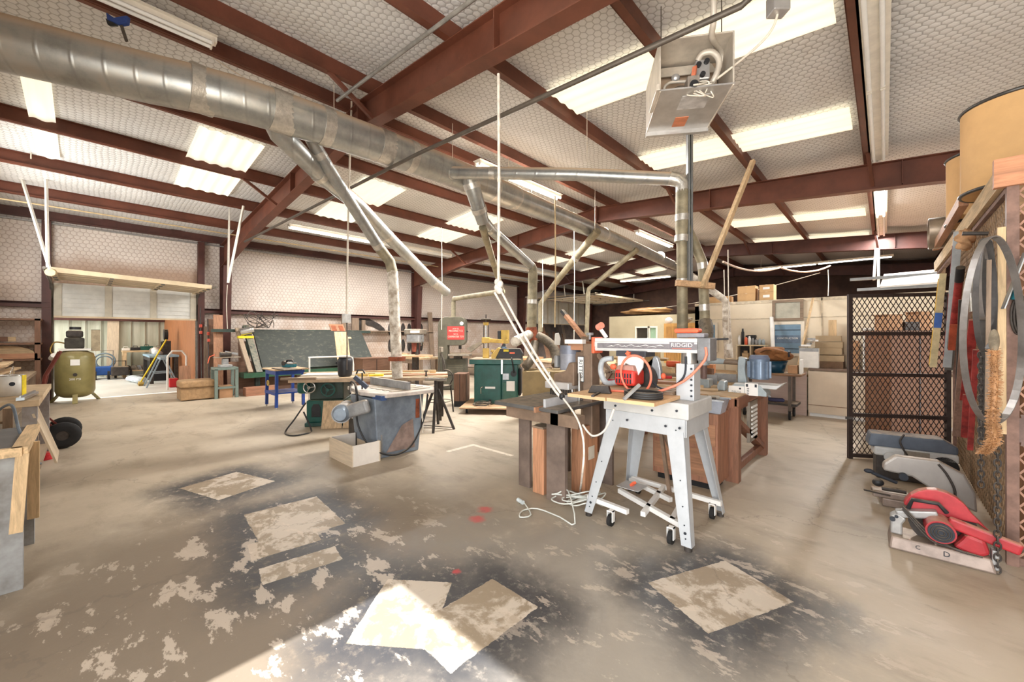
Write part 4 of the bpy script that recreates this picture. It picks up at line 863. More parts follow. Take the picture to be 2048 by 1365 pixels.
# ---- boards and clamps at the first column
for q, (y, x, h, w, m, lb) in enumerate(((2.3, -12.4, 2.0, .2, W_red['z'], 'warped tan plank leaning on the first column, widest'), (2.2, -12.75, 1.9, .14, W_dark['z'], 'dark plank leaning left of the first column'), (2.15, -12.95, 1.7, .12, W_old['z'], 'grey plank leaning between door track and column'), (2.85, -12.4, 1.3, .2, W_dark['z'], 'short dark plank at the first column foot'))):
    one('plank', MB().bar((0, 0, 0), (-.4, .06, h), w, .04, (1, 0, 0)), m, lb, 'plank', (x, y, .01), 0, 'planks at the first column')
for q, (y, x) in enumerate(((1.98, -12.55), (2.12, -12.45))):
    c = thing('bar_clamp', ('tall bar clamp with red jaws leaning by the door track, left one', 'tall bar clamp with red jaws leaning by the door track, right one')[q], 'clamp', (x, y, .0))
    MB().bar((0, 0, 0), (-.5, .05, 2.2-.3*q), .02, .04).build('bar', M_iron, c)
    for z in (.35, 1.55-.2*q, 1.72-.2*q): MB().cb((-.23*z+.03, .02*z, z), (.12, .05, .08)).build('jaw', mat('clamp_red', (190, 72, 50), .5), c, .01)
# ================================================================ SHAPER, BAND SAW, DRILL PRESS AND THE BENCHES BEHIND
dl = thing('dolly', 'plywood dolly on casters under the green shaper', 'dolly', (-5.55, 5.45, 0), math.radians(38))
MB().box(-.62, .62, -.42, .78, .1, .125).build('deck', wood('dolly_ply', (206, 168, 132), 'x'), dl)
for x in (-.5, .5):
    for y in (-.3, .66): caster(dl, x, y, .045, .1)
sh = thing('shaper', 'dark green cabinet shaper on a plywood dolly with a power feeder on top', 'shaper', (-5.55, 5.45, .126), math.radians(38))
MB().box(-.42, .12, .0, .62, 0, .78).build('cabinet', M_green, sh, .02)
MB().box(.12, .44, .02, .6, 0, .78).build('motor_bay', M_green, sh, .015)
MB().box(.15, .41, .008, .024, .05, .42).build('door', mat('shaper_door', (44, 92, 76), .45, 0, .1), sh, .005)
MB().box(-.5, .5, -.08, .7, .78, .87).build('table', M_green, sh, .008); MB().box(-.5, .5, -.08, .7, .87, .885).build('table_top', M_cast, sh)
MB().box(.44, .5, .1, .5, .15, .7).build('side_recess', M_black, sh, .03)
MB().box(-.2, .0, -.006, 0, .3, .34).build('label_plate', M_sign_w, sh); MB().tube([(-.28, -.01, .2), (-.28, -.03, .32), (-.24, -.03, .34)], .008, 6).build('latch', M_chrome, sh)
MB().box(.15, .27, -.01, .02, .48, .6).build('switch_box', mat('zinc_pale', (176, 180, 184), .4, .4), sh, .004); MB().box(.22, .38, .0, .02, .26, .45).build('warning_sign', M_sign_w, sh); MB().cyl((.36, .0, .6), (.36, -.02, .6), .06, n=18).build('hole_ring', M_black, sh)
MB().bar((.14, -.09, .6), (.14, -.085, .87), .03, .008).build('hanging_rule', M_chrome, sh)
MB().tube(smooth([(.34, -.06, .88), (.33, -.1, .9), (.35, -.1, .8), (.37, -.06, .62)], 6), .012).build('cable', M_black, sh)
MB().cyl((-.1, -.003, .07), (-.1, -.02, .07), .025).build('foot_switch', M_black, sh)
cl = []
for q in range(4): cl += [(.16*math.cos(a)+.03*q, .12*math.sin(a)-.02*q, .012+.008*q+.05*max(0, math.sin(a+q))) for a in [2*PI*i/14 for i in range(14)]]
one('cable_coil', MB().tube(smooth(cl, 2), .008, 6), M_iron, 'coil of dark cable on the shaper dolly', 'cable', on(sh, -.25, -.2, .01), .4)
one('cabinet_box', MB().box(0, .3, 0, .4, 0, .62).box(-.004, .0, .19, .21, 0, .62), W_dark['z'], 'small brown two-panel cupboard on the dolly left of shaper', 'cupboard', on(sh, -.6, .25, .001), math.radians(38), bev=.004) if 0 else None
cb = thing('cupboard', 'small brown wooden cupboard standing left of the green shaper', 'cupboard', on(sh, -.9, .32, -.126), math.radians(38))
MB().box(0, .25, 0, .4, .12, .68).build('body', W_dark['z'], cb); MB().box(.12, .13, -.004, 0, .12, .68).build('door_gap', M_black, cb); MB().box(.0, .25, .02, .38, 0, .12).build('plinth', M_black, cb)
pf = thing('power_feeder', 'yellow column power feeder clamped on the green shaper table', 'power feeder', on(sh, -.22, .25, .886), math.radians(38))
MB().box(-.06, .06, -.06, .06, 0, .2).build('base', M_yel, pf, .01); MB().cyl((0, 0, .2), (0, 0, .72), .022).build('column', M_chrome, pf)
for x in (-.05, .05): MB().cyl((x, .02, .2), (x, .02, .66), .008).build('guide_rod', M_iron, pf)
MB().box(-.08, .08, -.07, .07, .3, .42).build('slide', M_yel, pf, .015); MB().cyl((0, 0, .66), (0, 0, .72), .05, .06).build('cap', M_yel, pf)
hw = MB().ring((0, 0, .78), (0, 0, 1), .09, .014).build('crank_wheel', M_iron, pf); MB().cyl((0, 0, .7), (0, 0, .8), .014).bar((-.09, 0, .78), (.09, 0, .78), .02, .012).build('spoke', M_iron, hw); MB().cyl((.0, .0, .8), (0, 0, .88), .012).build('crank_handle', M_iron, pf)
MB().bar((0, 0, .36), (.45, -.05, .33), .08, .08).build('arm', M_yel, pf, .01); MB().cyl((.38, .0, .3), (.38, 0, .56), .09, n=20).build('motor', M_yel, pf); MB().box(.24, .31, -.06, .06, .36, .55).build('switch_housing', M_black, pf, .01)
MB().prism([(-.38, .2), (-.1, .34), (-.06, .3), (-.3, .12)], (0, -.1, .0), (1, 0, 0), (0, 0, 1), (0, .16, 0)).build('guard', mat('guard_grey', (150, 140, 124), .6, .1), pf)
fd = thing('feeder_head', 'black roller feeder head with yellow ends lying on the green shaper', 'feeder', on(sh, .22, .12, .886), math.radians(38))
MB().prism([(-.2, .0), (.3, .0), (.32, .1), (.26, .2), (-.12, .2), (-.22, .08)], (0, -.1, 0), (1, 0, 0), (0, 0, 1), (0, .24, 0)).build('body', M_black, fd, .012)
MB().prism([(-.3, 0), (-.22, 0), (-.12, .2), (-.17, .22), (-.3, .08)], (0, -.11, 0), (1, 0, 0), (0, 0, 1), (0, .26, 0)).build('end_cover', M_yel, fd, .008)
MB().box(-.06, .04, -.104, -.1, .14, .18).build('label_yellow', mat('yellow_bright', (226, 200, 40), .5), fd); MB().box(.06, .16, -.104, -.1, .1, .13).build('label_orange', M_orange, fd)
# ---- band saw
bw = thing('band_saw', 'tall grey-green band saw with a red sign on its upper wheel cover', 'band saw', (-8.55, 6.75, 0), math.radians(41))
M_bs = mat('bandsaw_green', (98, 94, 80), .5, .1, .14, 4, .7); M_bsd = mat('bandsaw_door', (84, 82, 70), .5, .1, .14, 4, .2)
def rrect(x0, x1, z0, z1, r, n=6):
    P = []
    for (cx, cz, a) in ((x1-r[0], z1-r[0], 0), (x0+r[1], z1-r[1], 1), (x0+r[2], z0+r[2], 2), (x1-r[3], z0+r[3], 3)):
        rr = r[a]; P += [(cx+rr*math.cos(PI/2*(a+i/n)), cz+rr*math.sin(PI/2*(a+i/n))) for i in range(n+1)]
    return P
MB().prism(rrect(-.38, .38, 1.2, 1.98, (.16, .22, .02, .16)), (0, 0, 0), (1, 0, 0), (0, 0, 1), (0, .34, 0)).build('upper_wheel_cover', M_bs, bw, .02)
MB().box(-.38, -.12, .0, .34, .78, 1.25).build('column', M_bs, bw, .02); MB().box(-.38, .38, -.02, .4, .02, .84).build('base', M_bsd, bw, .012)
for z in (.5, .55, .6, .65): MB().box(-.1, .3, -.028, -.02, z, z+.025).build('louvre', M_bs, bw)
MB().box(-.36, .36, -.026, -.02, .4, .41).build('door_seam', M_black, bw); MB().box(-.06, .5, -.22, .36, .93, .98).build('table', M_cast, bw, .006); MB().box(.05, .25, 0, .25, .82, .93).build('trunnion', M_iron, bw, .01)
MB().box(.2, .212, .14, .145, .98, 1.25).build('blade', M_chrome, bw); MB().box(.17, .24, .1, .18, 1.1, 1.24).build('blade_guide', M_iron, bw)
sg = MB().box(-.12, .34, -.008, 0, 1.36, 1.72).build('sign', mat('sign_red', (190, 66, 62), .5, 0, .05), bw)
for z, tx, s_ in ((1.655, 'HOW TO', .05), (1.595, 'MACHINE 7 1/2', .072), (1.51, 'NOT A', .05), (1.44, 'CARPENTER TOY', .072)): text('lettering', tx, s_, mat('sign_letter', (240, 206, 190), .6, 0, 0), sg, (.11, -.009, z), (PI/2, 0, 0), .0005, sx=.78)
MB().cyl((.27, -.004, 1.8), (.27, -.016, 1.8), .05, n=18).build('badge', M_sign_w, bw); MB().box(.38, .42, .1, .14, 1.56, 1.6).build('knob', M_black, bw)
# ---- drill press
dp = thing('drill_press', 'grey floor drill press with a round wood-topped table', 'drill press', (-9.05, 5.95, 0), math.radians(40))
MB().cyl((0, .1, 0), (0, .1, 1.5), .05).build('column', M_iron, dp); MB().box(-.22, .22, -.25, .25, 0, .06).build('base', M_iron, dp, .01)
MB().box(-.17, .17, -.3, .2, 1.28, 1.52).build('head', M_bg2, dp, .04, 3); MB().box(-.22, .2, -.32, .36, 1.5, 1.64).build('belt_cover', M_cast, dp, .03, 3); MB().box(-.05, .19, -.325, -.318, 1.54, 1.6).build('name_plate', M_sign_w, dp)
MB().cyl((0, -.15, 1.05), (0, -.15, 1.28), .05, .07).build('quill', mat('quill_red', (130, 66, 50), .6, .1), dp)
for q in range(3):
    a = 2*PI*q/3; MB().cyl((.18, -.1, 1.32), (.22, -.1+.2*math.sin(a), 1.32+.2*math.cos(a)), .01).build('feed_handle', M_chrome, dp)
MB().cyl((0, -.15, .93), (0, -.15, .96), .48, n=28).build('table', wood('round_board', (206, 166, 124), 'x', dust=.4), dp); MB().cyl((0, -.1, .6), (0, -.1, .93), .07).build('table_bracket', M_iron, dp)
# ---- cords hanging in a bundle between saw and camera
bc = thing('cable_bundle', 'hank of grey cable hanging from a cord before the band saw', 'cable', fD(882, 700, 8.9))
MB().box(-.05, .05, -.03, .03, -.05, .06).build('plug_box', M_cast, bc, .008)
for q in range(4):
    R.seed(q+40); w = .06+.03*q; MB().tube(smooth([(0, 0, -.04), (-w, .02*q, -.35), (-.5*w, 0, -.62), (.6*w, .01*q, -.6), (w, 0, -.35), (0, 0, -.05)], 8), .008, 6).build('loop', M_cond, bc)
# ---- benches behind
def bench(lb, x0, x1, y0, y1, h, m, ml=None, shelf=True, rz=0):
    t = thing('workbench', lb, 'workbench', (x0, y0, 0), rz); w, d = x1-x0, y1-y0; ml = ml or W_old['z']
    MB().box(0, w, 0, d, h-.06, h).build('top', m, t, .004)
    for x in (.06, w-.06):
        for y in (.06, d-.06): leg(t, (x, y, 0), (x, y, h-.06), .09, .09, ml)
    MB().box(.02, w-.02, .02, .05, h-.18, h-.06).build('apron', ml, t)
    if shelf: MB().box(.03, w-.03, .03, d-.03, .22, .25).build('shelf', m, t)
    return t
bench('long wooden workbench behind the saw, left of the drill press', -11.2, -9.6, 6.45, 7.15, .84, W_ply['x'])
bench('tan workbench past the band saw with a hand tool on top', -7.9, -6.7, 7.6, 8.4, .9, wood('bench_tan', (196, 150, 106), 'x', dust=.3))
bench('long cluttered workbench behind the green shaper', -6.6, -3.6, 7.8, 8.6, .86, W_ply['x'])
bench('long dusty bench beyond the boring machine', -3.75, -1.9, 6.5, 7.2, .84, W_old['x'])
bench('low bench along the west wall past the second column', -12.6, -9.2, 9.6, 10.4, .8, W_old['x'])
ag = thing('hand_grinder', 'blue and orange belt sander standing on end on the tan bench', 'power tool', (-7.6, 7.75, .902), .5)
MB().ell((.03, 0, .16), (.1, .07, .14), 12, 8).build('body', mat('tool_blue', (52, 76, 92), .5, 0, .1, 8), ag); MB().prism([(-.16, 0), (.0, .05), (.08, .3), (.04, .42), (-.02, .3), (-.1, .14)], (0, -.04, 0), (1, 0, 0), (0, 0, 1), (0, .08, 0)).build('handle', M_black, ag, .01); MB().bar((.0, 0, .3), (.06, 0, .42), .06, .05).build('grip', M_orange, ag)
R.seed(21)
# stock of boards and blocks on the benches: each its own thing
def blocks(n, x0, x1, y0, y1, z, lbs, grp, mats, lmax=.5):
    for q in range(n):
        l, w, h = R.uniform(.12, lmax), R.uniform(.05, .14), R.uniform(.03, .12)
        x, y = x0+(x1-x0)*(q+.5)/n, R.uniform(y0, y1)
        o = one('wood_block', MB().box(-l/2, l/2, -w/2, w/2, 0, h), mats[q % len(mats)], lbs % ORD[q], 'block', (x, y, z+.002), R.uniform(-.5, .5), grp)
ORD = ['first', 'second', 'third', 'fourth', 'fifth', 'sixth', 'seventh', 'eighth', 'ninth', 'tenth', 'eleventh', 'twelfth', 'thirteenth', 'fourteenth']
WM = [W_pine['x'], W_red['x'], W_ply['x'], W_dark['x'], W_pine['y']]
blocks(8, -11.1, -9.7, 6.6, 7.0, .84, 'wood piece on the bench left of the drill press, %s from left', 'pieces on the bench by the drill press', WM, .16)
blocks(10, -6.4, -3.8, 8.0, 8.4, .86, 'wood piece on the bench behind the shaper, %s from left', 'pieces on the bench behind the shaper', WM, .22)
blocks(9, -3.65, -2.0, 6.62, 6.9, .84, 'wood piece on the bench behind the boring machine, %s from left', 'pieces on the bench behind the boring machine', WM, .22)
MM = [M_iron, M_yel, M_bg2, M_black, M_orange]
for q, (x, y, z, m, lb) in enumerate(((-6.2, 8.3, .862, M_black, 'small black power tool on the bench behind the shaper'), (-5.4, 8.15, .862, M_yel, 'yellow drill standing on the bench behind the shaper'), (-4.2, 8.3, .862, M_bg2, 'grey bench tool at the right end behind the shaper'), (-2.7, 7.05, .842, M_orange, 'orange tool on the bench beyond the boring machine'), (-10.3, 10.0, .802, M_yel, 'yellow tool on the low west wall bench'))):
    t = thing('power_tool', lb, 'power tool', (x, y, z), R.uniform(-1, 1)); MB().cyl((-.12, 0, .12), (.1, 0, .12), .055).build('body', m, t); MB().box(-.04, .03, -.03, .03, 0, .1).build('handle', M_black, t, .008); MB().cyl((.1, 0, .12), (.19, 0, .12), .02).build('chuck', M_chrome, t)
one('cabinet_box', MB().box(-.45, .45, -.35, .35, 0, .84), mat('olive_cab', (150, 128, 88), .6, 0, .12, 3), 'olive wooden cabinet right of the green shaper', 'cabinet', (-4.45, 5.72, .001), math.radians(38), bev=.008)
one('trash_bin', MB().lathe([(0, 0), (.2, 0), (.25, .7), (.24, .7), (.19, .03)], n=20), M_black, 'black bin standing between shaper and olive cabinet', 'bin', (-4.9, 6.5, .001))
one('planer_machine', MB().box(-.35, .35, -.25, .25, 0, .4).box(-.5, .5, -.2, .2, .18, .22), mat('planer_tan', (176, 146, 96), .55, 0, .15, 6, .4), 'dusty tan bench planer on the bench beyond the boring machine', 'planer', (-3.3, 6.95, .842), .3, bev=.02)
for q, (x, h, w) in enumerate(((-13.0, 2.4, .2), (-12.7, 2.1, .16))): one('plank', MB().bar((0, 0, 0), (-.25, 0, h), w, .04, (1, 0, 0)), W_old['z'], ('grey plank leaning on the wall right of the second column, taller', 'grey plank leaning on the wall right of the second column, shorter')[q], 'plank', (x, 9.35+.35*q, .01), 0, 'planks at the second column')
# ---- beyond the far roll-up door: boards leaning in the dark, tan pole
R.seed(5)
for q in range(12):
    y = 16.4+.4*q; h = R.uniform(1.5, 2.3)
    one('plank', MB().bar((0, 0, 0), (-.5, R.uniform(-.1, .3), h), R.uniform(.14, .4), .03, (1, 0, 0)), [W_dark['z'], W_red['z'], W_old['z'], wood('sheet_brown', (120, 84, 58), 'z')][q % 4], 'board leaning in the far roll-up doorway, %s from the left' % ORD[q], 'board', (-14.2-R.uniform(0, .5), y, .0), 0, 'boards in the far doorway')
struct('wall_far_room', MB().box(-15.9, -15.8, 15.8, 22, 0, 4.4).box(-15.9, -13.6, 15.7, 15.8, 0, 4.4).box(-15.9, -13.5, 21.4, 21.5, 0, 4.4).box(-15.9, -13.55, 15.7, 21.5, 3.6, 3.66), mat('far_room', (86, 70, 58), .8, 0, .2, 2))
ps = thing('panel_saw_arm', 'slanting brown wooden arm with a black end rising behind the boring machine', 'arm', fD(1168, 676, 6.8))
e_ = fD(1124, 622, 7.4)-ps.location; MB().bar((0, 0, 0), e_*.8, .08, .06).build('beam', W_red['x'], ps); MB().bar(e_*.8, e_, .06, .06).build('end_block', M_black, ps); leg(ps, (.02, 0, -ps.location.z), (.02, 0, .02), .1, .1, W_old['z'])
# ================================================================ BORING MACHINE, RADIAL ARM SAWS, WORK TABLE
R.seed(31)
rm = thing('boring_machine', 'brown line boring machine with dark table, grey motor and row of drill bits', 'boring machine', (-2.3, 3.1, 0))
M_rb = mat('machine_brown', (134, 112, 94), .55, .1, .14, 5, .4); M_legb = mat('leg_brown', (120, 104, 94), .6, .1, .16, 4)
M_rt = mat('boring_table', (92, 90, 88), .5, .2, .2, 5, .35)
MB().box(-.36, .12, -.5, .6, .815, .85).build('table', M_rt, rm, .006); MB().box(.14, .34, -.46, .6, .81, .84).build('table', M_rt, rm, .006); MB().box(.12, .14, -.5, .6, .8, .845).build('gap_strip', W_red['y'], rm)
MB().box(.16, .185, -.42, .5, .84, .91).build('fence', mat('fence_pale', (206, 208, 212), .4, .3, .05), rm)
MB().box(-.3, .3, -.4, -.32, .7, .8).build('rail', M_rb, rm); MB().box(-.3, .3, .45, .53, .7, .8).build('rail', M_rb, rm); MB().box(.22, .5, -.4, -.3, .7, .8).build('rail', M_rb, rm)
for (x, y, w, d) in ((-.24, -.2, .14, .03), (.2, -.28, .2, .04), (-.24, .45, .14, .03), (.3, .4, .14, .03)):
    MB().box(x-w/2, x+w/2, y-d/2, y+d/2, 0, .8).box(x-w/2, x-w/2+.02, y, y+.14, 0, .8).build('leg', M_legb, rm)
MB().box(.22, .32, .1, .24, .5, 1.38).build('post', M_rb, rm, .008); MB().box(.1, .23, .14, .2, .75, 1.3).build('slide', M_rb, rm, .006)
MB().box(.05, .22, .1, .3, 1.32, 1.40).build('top_bracket', W_red['x'], rm); MB().box(.04, .24, .06, .12, 1.38, 1.42).build('cap', M_sign_w, rm)
MB().cyl((.02, .18, 1.12), (.02, .18, 1.34), .1, n=22).build('motor', mat('motor_grey', (146, 148, 156), .45, .2, .14, 5, .4), rm); MB().cyl((.02, .18, 1.28), (.02, .18, 1.36), .106, .1, n=22).build('motor_cap', mat('motor_cap', (112, 116, 128), .4, .2, .1), rm)
MB().box(-.12, -.08, .1, .2, 1.14, 1.26).build('switch', M_bg2, rm, .01)
MB().prism([(-.08, .98), (.16, .98), (.16, 1.2), (.1, 1.2), (.06, 1.12), (-.08, 1.08)], (0, .04, 0), (1, 0, 0), (0, 0, 1), (0, .14, 0)).build('carriage', M_rb, rm, .01)
MB().box(-.14, .14, -.02, .14, .945, 1.01).build('drill_head', mat('drill_head', (214, 210, 208), .35, .4, .08), rm, .006)
for q in range(10): MB().cyl((-.12+.026*q, .05, .875), (-.12+.026*q, .05, .945), .009, n=8).build('drill_bit', M_iron, rm)
MB().cyl((-.1, -.0, 1.01), (-.1, 0, 1.1), .012).build('depth_stop', M_chrome, rm)
for x in (.12, .2): MB().cyl((x, .07, .84), (x, .07, 1.1), .015).build('guide_rod', M_chrome, rm)
sg = MB().box(.165, .235, .095, .1, 1.02, 1.26).build('name_plate', M_ink, rm); MB().box(.169, .231, .093, .096, 1.025, 1.255).build('plate_face', M_sign_w, sg)
def ftext(n, body, size, m, par, loc, rot, sx=1): return text(n, body, size, m, par, loc, rot, .0006, sx=sx)
text('lettering', 'RITTER', .058, M_ink, sg, (.2, .092, 1.14), (PI/2, PI/2, 0), .0005)
MB().bar((.32, .2, 1.28), (.46, .2, 1.12), .03, .03).bar((.46, .2, 1.12), (.32, .2, .9), .03, .03).build('link', M_rb, rm)
MB().cyl((.26, .16, 1.42), (.26, .16, 1.47), .012).cyl((.26, .16, 1.46), (.26, .16, 1.485), .035, n=14).build('knob', M_bg2, rm)
one('black_strip', MB().box(-.3, .0, 0, .5, 0, .7).box(.0, .012, 0, .5, 0, .7), wood('dark_panel', (82, 58, 44), 'z'), 'dark brown ribbed panel standing behind the boring machine', 'panel', (-1.75, 3.75, .78)) if 0 else None
for q, (x, y, w, h, lb) in enumerate(((-2.33, 2.84, .13, .6, 'tall plywood carton with pale tape under the boring table, left'), (-2.08, 3.12, .15, .62, 'tall plywood carton with pale tape under the boring table, right'))):
    c = thing('carton', lb, 'carton', (x, y, .001), 0); MB().box(-w/2, w/2, 0, .22, 0, h).build('body', wood('carton_red', (196, 140, 104), 'z'), c, .004); MB().box(-w/2-.002, w/2+.002, .08, .12, h-.1, h+.002).box(w/2, w/2+.002, .06, .16, .3, .42).build('tape', M_tape, c)
    if not q: MB().box(-w/2, w/2, -.01, .22, h+.003, h+.02).build('lid', W_old['x'], c)
# ---- radial arm saw on its stand
ra = thing('radial_arm_saw', 'grey and orange radial arm saw on a splayed grey steel stand with casters', 'radial arm saw', (-1.36, 3.12, 0))
M_st = mat('stand_grey', (184, 187, 190), .35, .1, .05, 5); M_orh = mat('hose_orange', (240, 132, 106), .5, 0, .04)
def slantleg(fx, fy, tx, ty):
    a, b = Vector((fx, fy, .03)), Vector((tx, ty, .86)); sx, sy = (1 if fx < 0 else -1), (1 if fy < 0 else -1); d = (b-a)
    m = MB(); w0, w1 = .07, .13
    m.add([a, a+Vector((sx*w0, 0, 0)), b+Vector((sx*w1, 0, 0)), b, a+Vector((0, sy*.004, 0)), a+Vector((sx*w0, sy*.004, 0)), b+Vector((sx*w1, sy*.004, 0)), b+Vector((0, sy*.004, 0))], [(0, 1, 2, 3), (7, 6, 5, 4), (0, 4, 5, 1), (1, 5, 6, 2), (2, 6, 7, 3), (3, 7, 4, 0)])
    m.add([a, a+Vector((0, sy*.06, 0)), b+Vector((0, sy*.1, 0)), b, a+Vector((sx*.004, 0, 0)), a+Vector((sx*.004, sy*.06, 0)), b+Vector((sx*.004, sy*.1, 0)), b+Vector((sx*.004, 0, 0))], [(0, 1, 2, 3), (7, 6, 5, 4), (0, 4, 5, 1), (1, 5, 6, 2), (2, 6, 7, 3), (3, 7, 4, 0)])
    l = m.build('leg', M_st, ra); MB().cyl((fx+sx*.03, fy+sy*.02, 0), (fx+sx*.03, fy+sy*.02, .03), .026, n=14).build('foot', M_iron, l)
    for f in (.06, .1, .16, .3, .5, .9):
        p = a.lerp(b, f)+Vector((sx*(w0*.5+f*.02), -sy*.002, 0)); MB().cyl(p, p-Vector((0, sy*.003, 0)), .01 if f == .1 else .005, n=8).build('bolt_hole', M_ink, l)
slantleg(-.42, -.36, -.27, -.22); slantleg(.42, -.36, .31, -.22); slantleg(-.42, .4, -.27, .24); slantleg(.42, .4, .31, .24)
MB().box(-.29, .33, -.235, -.225, .73, .86).box(-.29, .33, .25, .26, .73, .86).box(-.3, -.29, -.23, .26, .73, .86).box(.33, .34, -.23, .26, .73, .86).build('apron', M_st, ra, .004)
MB().box(-.31, .36, -.25, .27, .86, .975).build('base', M_greys, ra, .008)
for (x, z) in ((-.2, .9), (.1, .9), (.28, .92), (-.1, .8), (.2, .8), (.3, .8)): MB().cyl((x, -.252, z), (x, -.258, z), .009, n=8).build('bolt', M_ink, ra)
W_pb = wood('particle_top', (222, 182, 138), 'x', var=.08)
MB().box(-.45, -.12, -.55, .26, .98, 1.005).build('table_board', W_pb, ra); MB().box(-.115, .24, -.54, .02, .98, 1.005).build('table_board', W_pb, ra); MB().box(-.115, .24, .03, .26, .98, 1.005).build('table_board', W_pb, ra)
for q in range(3): MB().box(-.2+.05*q, .2+.04*q, -.12+.1*q, -.05+.1*q, 1.006, 1.03).build('fence_strip', W_old['x'], ra)
MB().box(.21, .34, -.08, .06, .975, 1.245).build('column', M_st, ra, .004)
for z in (1.0, 1.04, 1.08, 1.12, 1.16, 1.2): MB().cyl((.322, -.081, z+.01), (.322, -.086, z+.01), .008, n=8).build('bolt', M_ink, ra)
MB().cyl((.28, -.01, 1.24), (.28, -.01, 1.33), .055, n=20).build('column_tube', mat('tube_steel', (170, 168, 164), .3, .7), ra)
arm = MB().box(-.5, .36, -.07, .06, 1.405, 1.435).box(-.5, .36, -.075, .06, 1.36, 1.405).box(-.5, .36, -.065, .05, 1.325, 1.335).box(-.5, .36, -.07, .06, 1.335, 1.36).build('arm', mat('arm_white', (216, 214, 212), .35, .1, .04), ra, .003)
MB().box(-.47, .36, -.0775, -.0755, 1.35, 1.392).build('arm_stripe', mat('stripe_grey', (130, 126, 130), .4, .1, .1, 30), arm); MB().box(.16, .34, -.079, -.0765, 1.35, 1.405).build('logo_panel', mat('logo_grey', (122, 116, 122), .4, .1, .02), arm)
text('lettering', 'RIDGID', .042, M_sign_w, arm, (.25, -.080, 1.383), (PI/2, 0, 0), .0005, sx=1.15); MB().box(.18, .32, -.081, -.079, 1.357, 1.361).build('underline', M_orange, arm)
for q in range(8): MB().prism([(0, 0), (.05, .006), (.08, 0), (.05, .012)], (-.38+.06*q, -.0795, 1.362+.01*(q % 2)), (1, 0, 0), (0, 0, 1), (0, .001, 0)).build('graphic', M_sign_w, arm)
MB().box(-.53, -.5, -.08, .07, 1.3, 1.445).build('end_cap', M_orange, ra, .008); MB().box(.36, .45, -.08, .08, 1.27, 1.44).build('rear_housing', mat('housing_grey', (120, 120, 122), .4, .1), ra, .008)
MB().box(.2, .4, -.05, .06, 1.44, 1.475).build('motor_cover', mat('cover_grey', (140, 138, 144), .4), ra, .01); MB().box(.18, .36, -.05, .05, 1.475, 1.51).build('miter_handle', M_orange, ra, .015)
MB().box(-.28, -.02, -.1, .08, 1.285, 1.33).build('carriage', mat('carriage_dark', (64, 64, 70), .5), ra, .006); MB().prism([(.025*math.cos(2*PI*i/10)*(1 if i % 2 else .6), .025*math.sin(2*PI*i/10)*(1 if i % 2 else .6)) for i in range(10)], (-.16, -.105, 1.31), (1, 0, 0), (0, 0, 1), (0, -.02, 0)).build('star_knob', M_orange, ra)
MB().prism([(-.27, 1.29), (-.04, 1.29), (-.05, 1.2), (-.1, 1.12), (-.12, 1.1), (-.13, 1.2), (-.2, 1.23), (-.25, 1.1), (-.27, 1.1)], (0, -.09, 0), (1, 0, 0), (0, 0, 1), (0, .02, 0)).build('yoke', M_sign_w, ra, .005)
mo = MB().box(-.27, -.09, -.15, .04, 1.05, 1.18).build('motor', mat('motor_red', (212, 62, 52), .4, 0, .06), ra, .025, 3); MB().prism([(-.265, 1.17), (-.095, 1.17), (-.11, 1.215), (-.24, 1.215)], (0, -.14, 0), (1, 0, 0), (0, 0, 1), (0, .17, 0)).build('motor_cap', mat('motor_dusty', (170, 128, 116), .6, 0, .12, 8), mo, .01)
for q in range(12): MB().box(-.25+.024*(q % 6), -.238+.024*(q % 6), -.153, -.149, 1.07+.045*(q//6), 1.105+.045*(q//6)).build('vent_slot', M_ink, mo)
MB().prism([(.05*math.cos(a)+0, .0+.19*math.sin(a)) for a in [PI*i/8 for i in range(9)]]+[(-.2, 0)], (-.02, .07, 1.1), (1, 0, 0), (0, 0, 1), (0, .05, 0)).build('blade_guard', mat('guard_silver', (176, 180, 184), .3, .4), ra, .006)
MB().tube(smooth([(-.34, -.04, 1.26), (-.43, -.05, 1.24), (-.45, -.05, 1.14), (-.4, -.05, 1.05), (-.3, -.04, 1.06)], 6), .024, 10).build('saw_handle', mat('handle_grey', (176, 182, 186), .4), ra); MB().ell((-.33, -.05, 1.19), (.03, .02, .025)).build('trigger_lock', M_orange, ra)
MB().cyl((-.12, .05, 1.1), (-.12, .06, 1.1), .13, n=28).build('blade', M_iron, ra); MB().ell((.06, .05, 1.13), (.02, .02, .025)).build('knob', M_orange, ra)
lp = [(-.07+.125*math.cos(a), -.17-.02*math.sin(a), 1.15+.15*math.sin(a)) for a in [2*PI*i/24 for i in range(-5, 19)]]
MB().tube(smooth(lp+[(.1, -.17, 1.03), (.28, -.12, 1.12), (.42, -.1, 1.28), (.42, -.08, 1.37)], 3), .009, 8).build('power_cord', M_orh, ra)
MB().tube(smooth([(-.14, -.17, 1.03), (-.05, -.2, 1.02), (-.3, -.25, 1.012), (-.35, -.28, 1.012)], 6), .009, 8).build('power_cord', M_orh, ra)
MB().tube(smooth([(.28, -.08, 1.3), (.27, -.09, 1.15), (.15, -.1, 1.05), (.05, -.1, 1.08), (-.02, -.08, 1.2)], 6), .007, 8).build('power_cord', M_ink, ra)
MB().bar((-.46, .06, 1.44), (-.5, .02, 1.52), .025, .03).build('crank', M_sign_w, ra); MB().cyl((-.52, .02, 1.53), (-.47, .0, 1.55), .03, n=14).build('crank_knob', mat('knob_coral', (236, 150, 128), .5), ra)
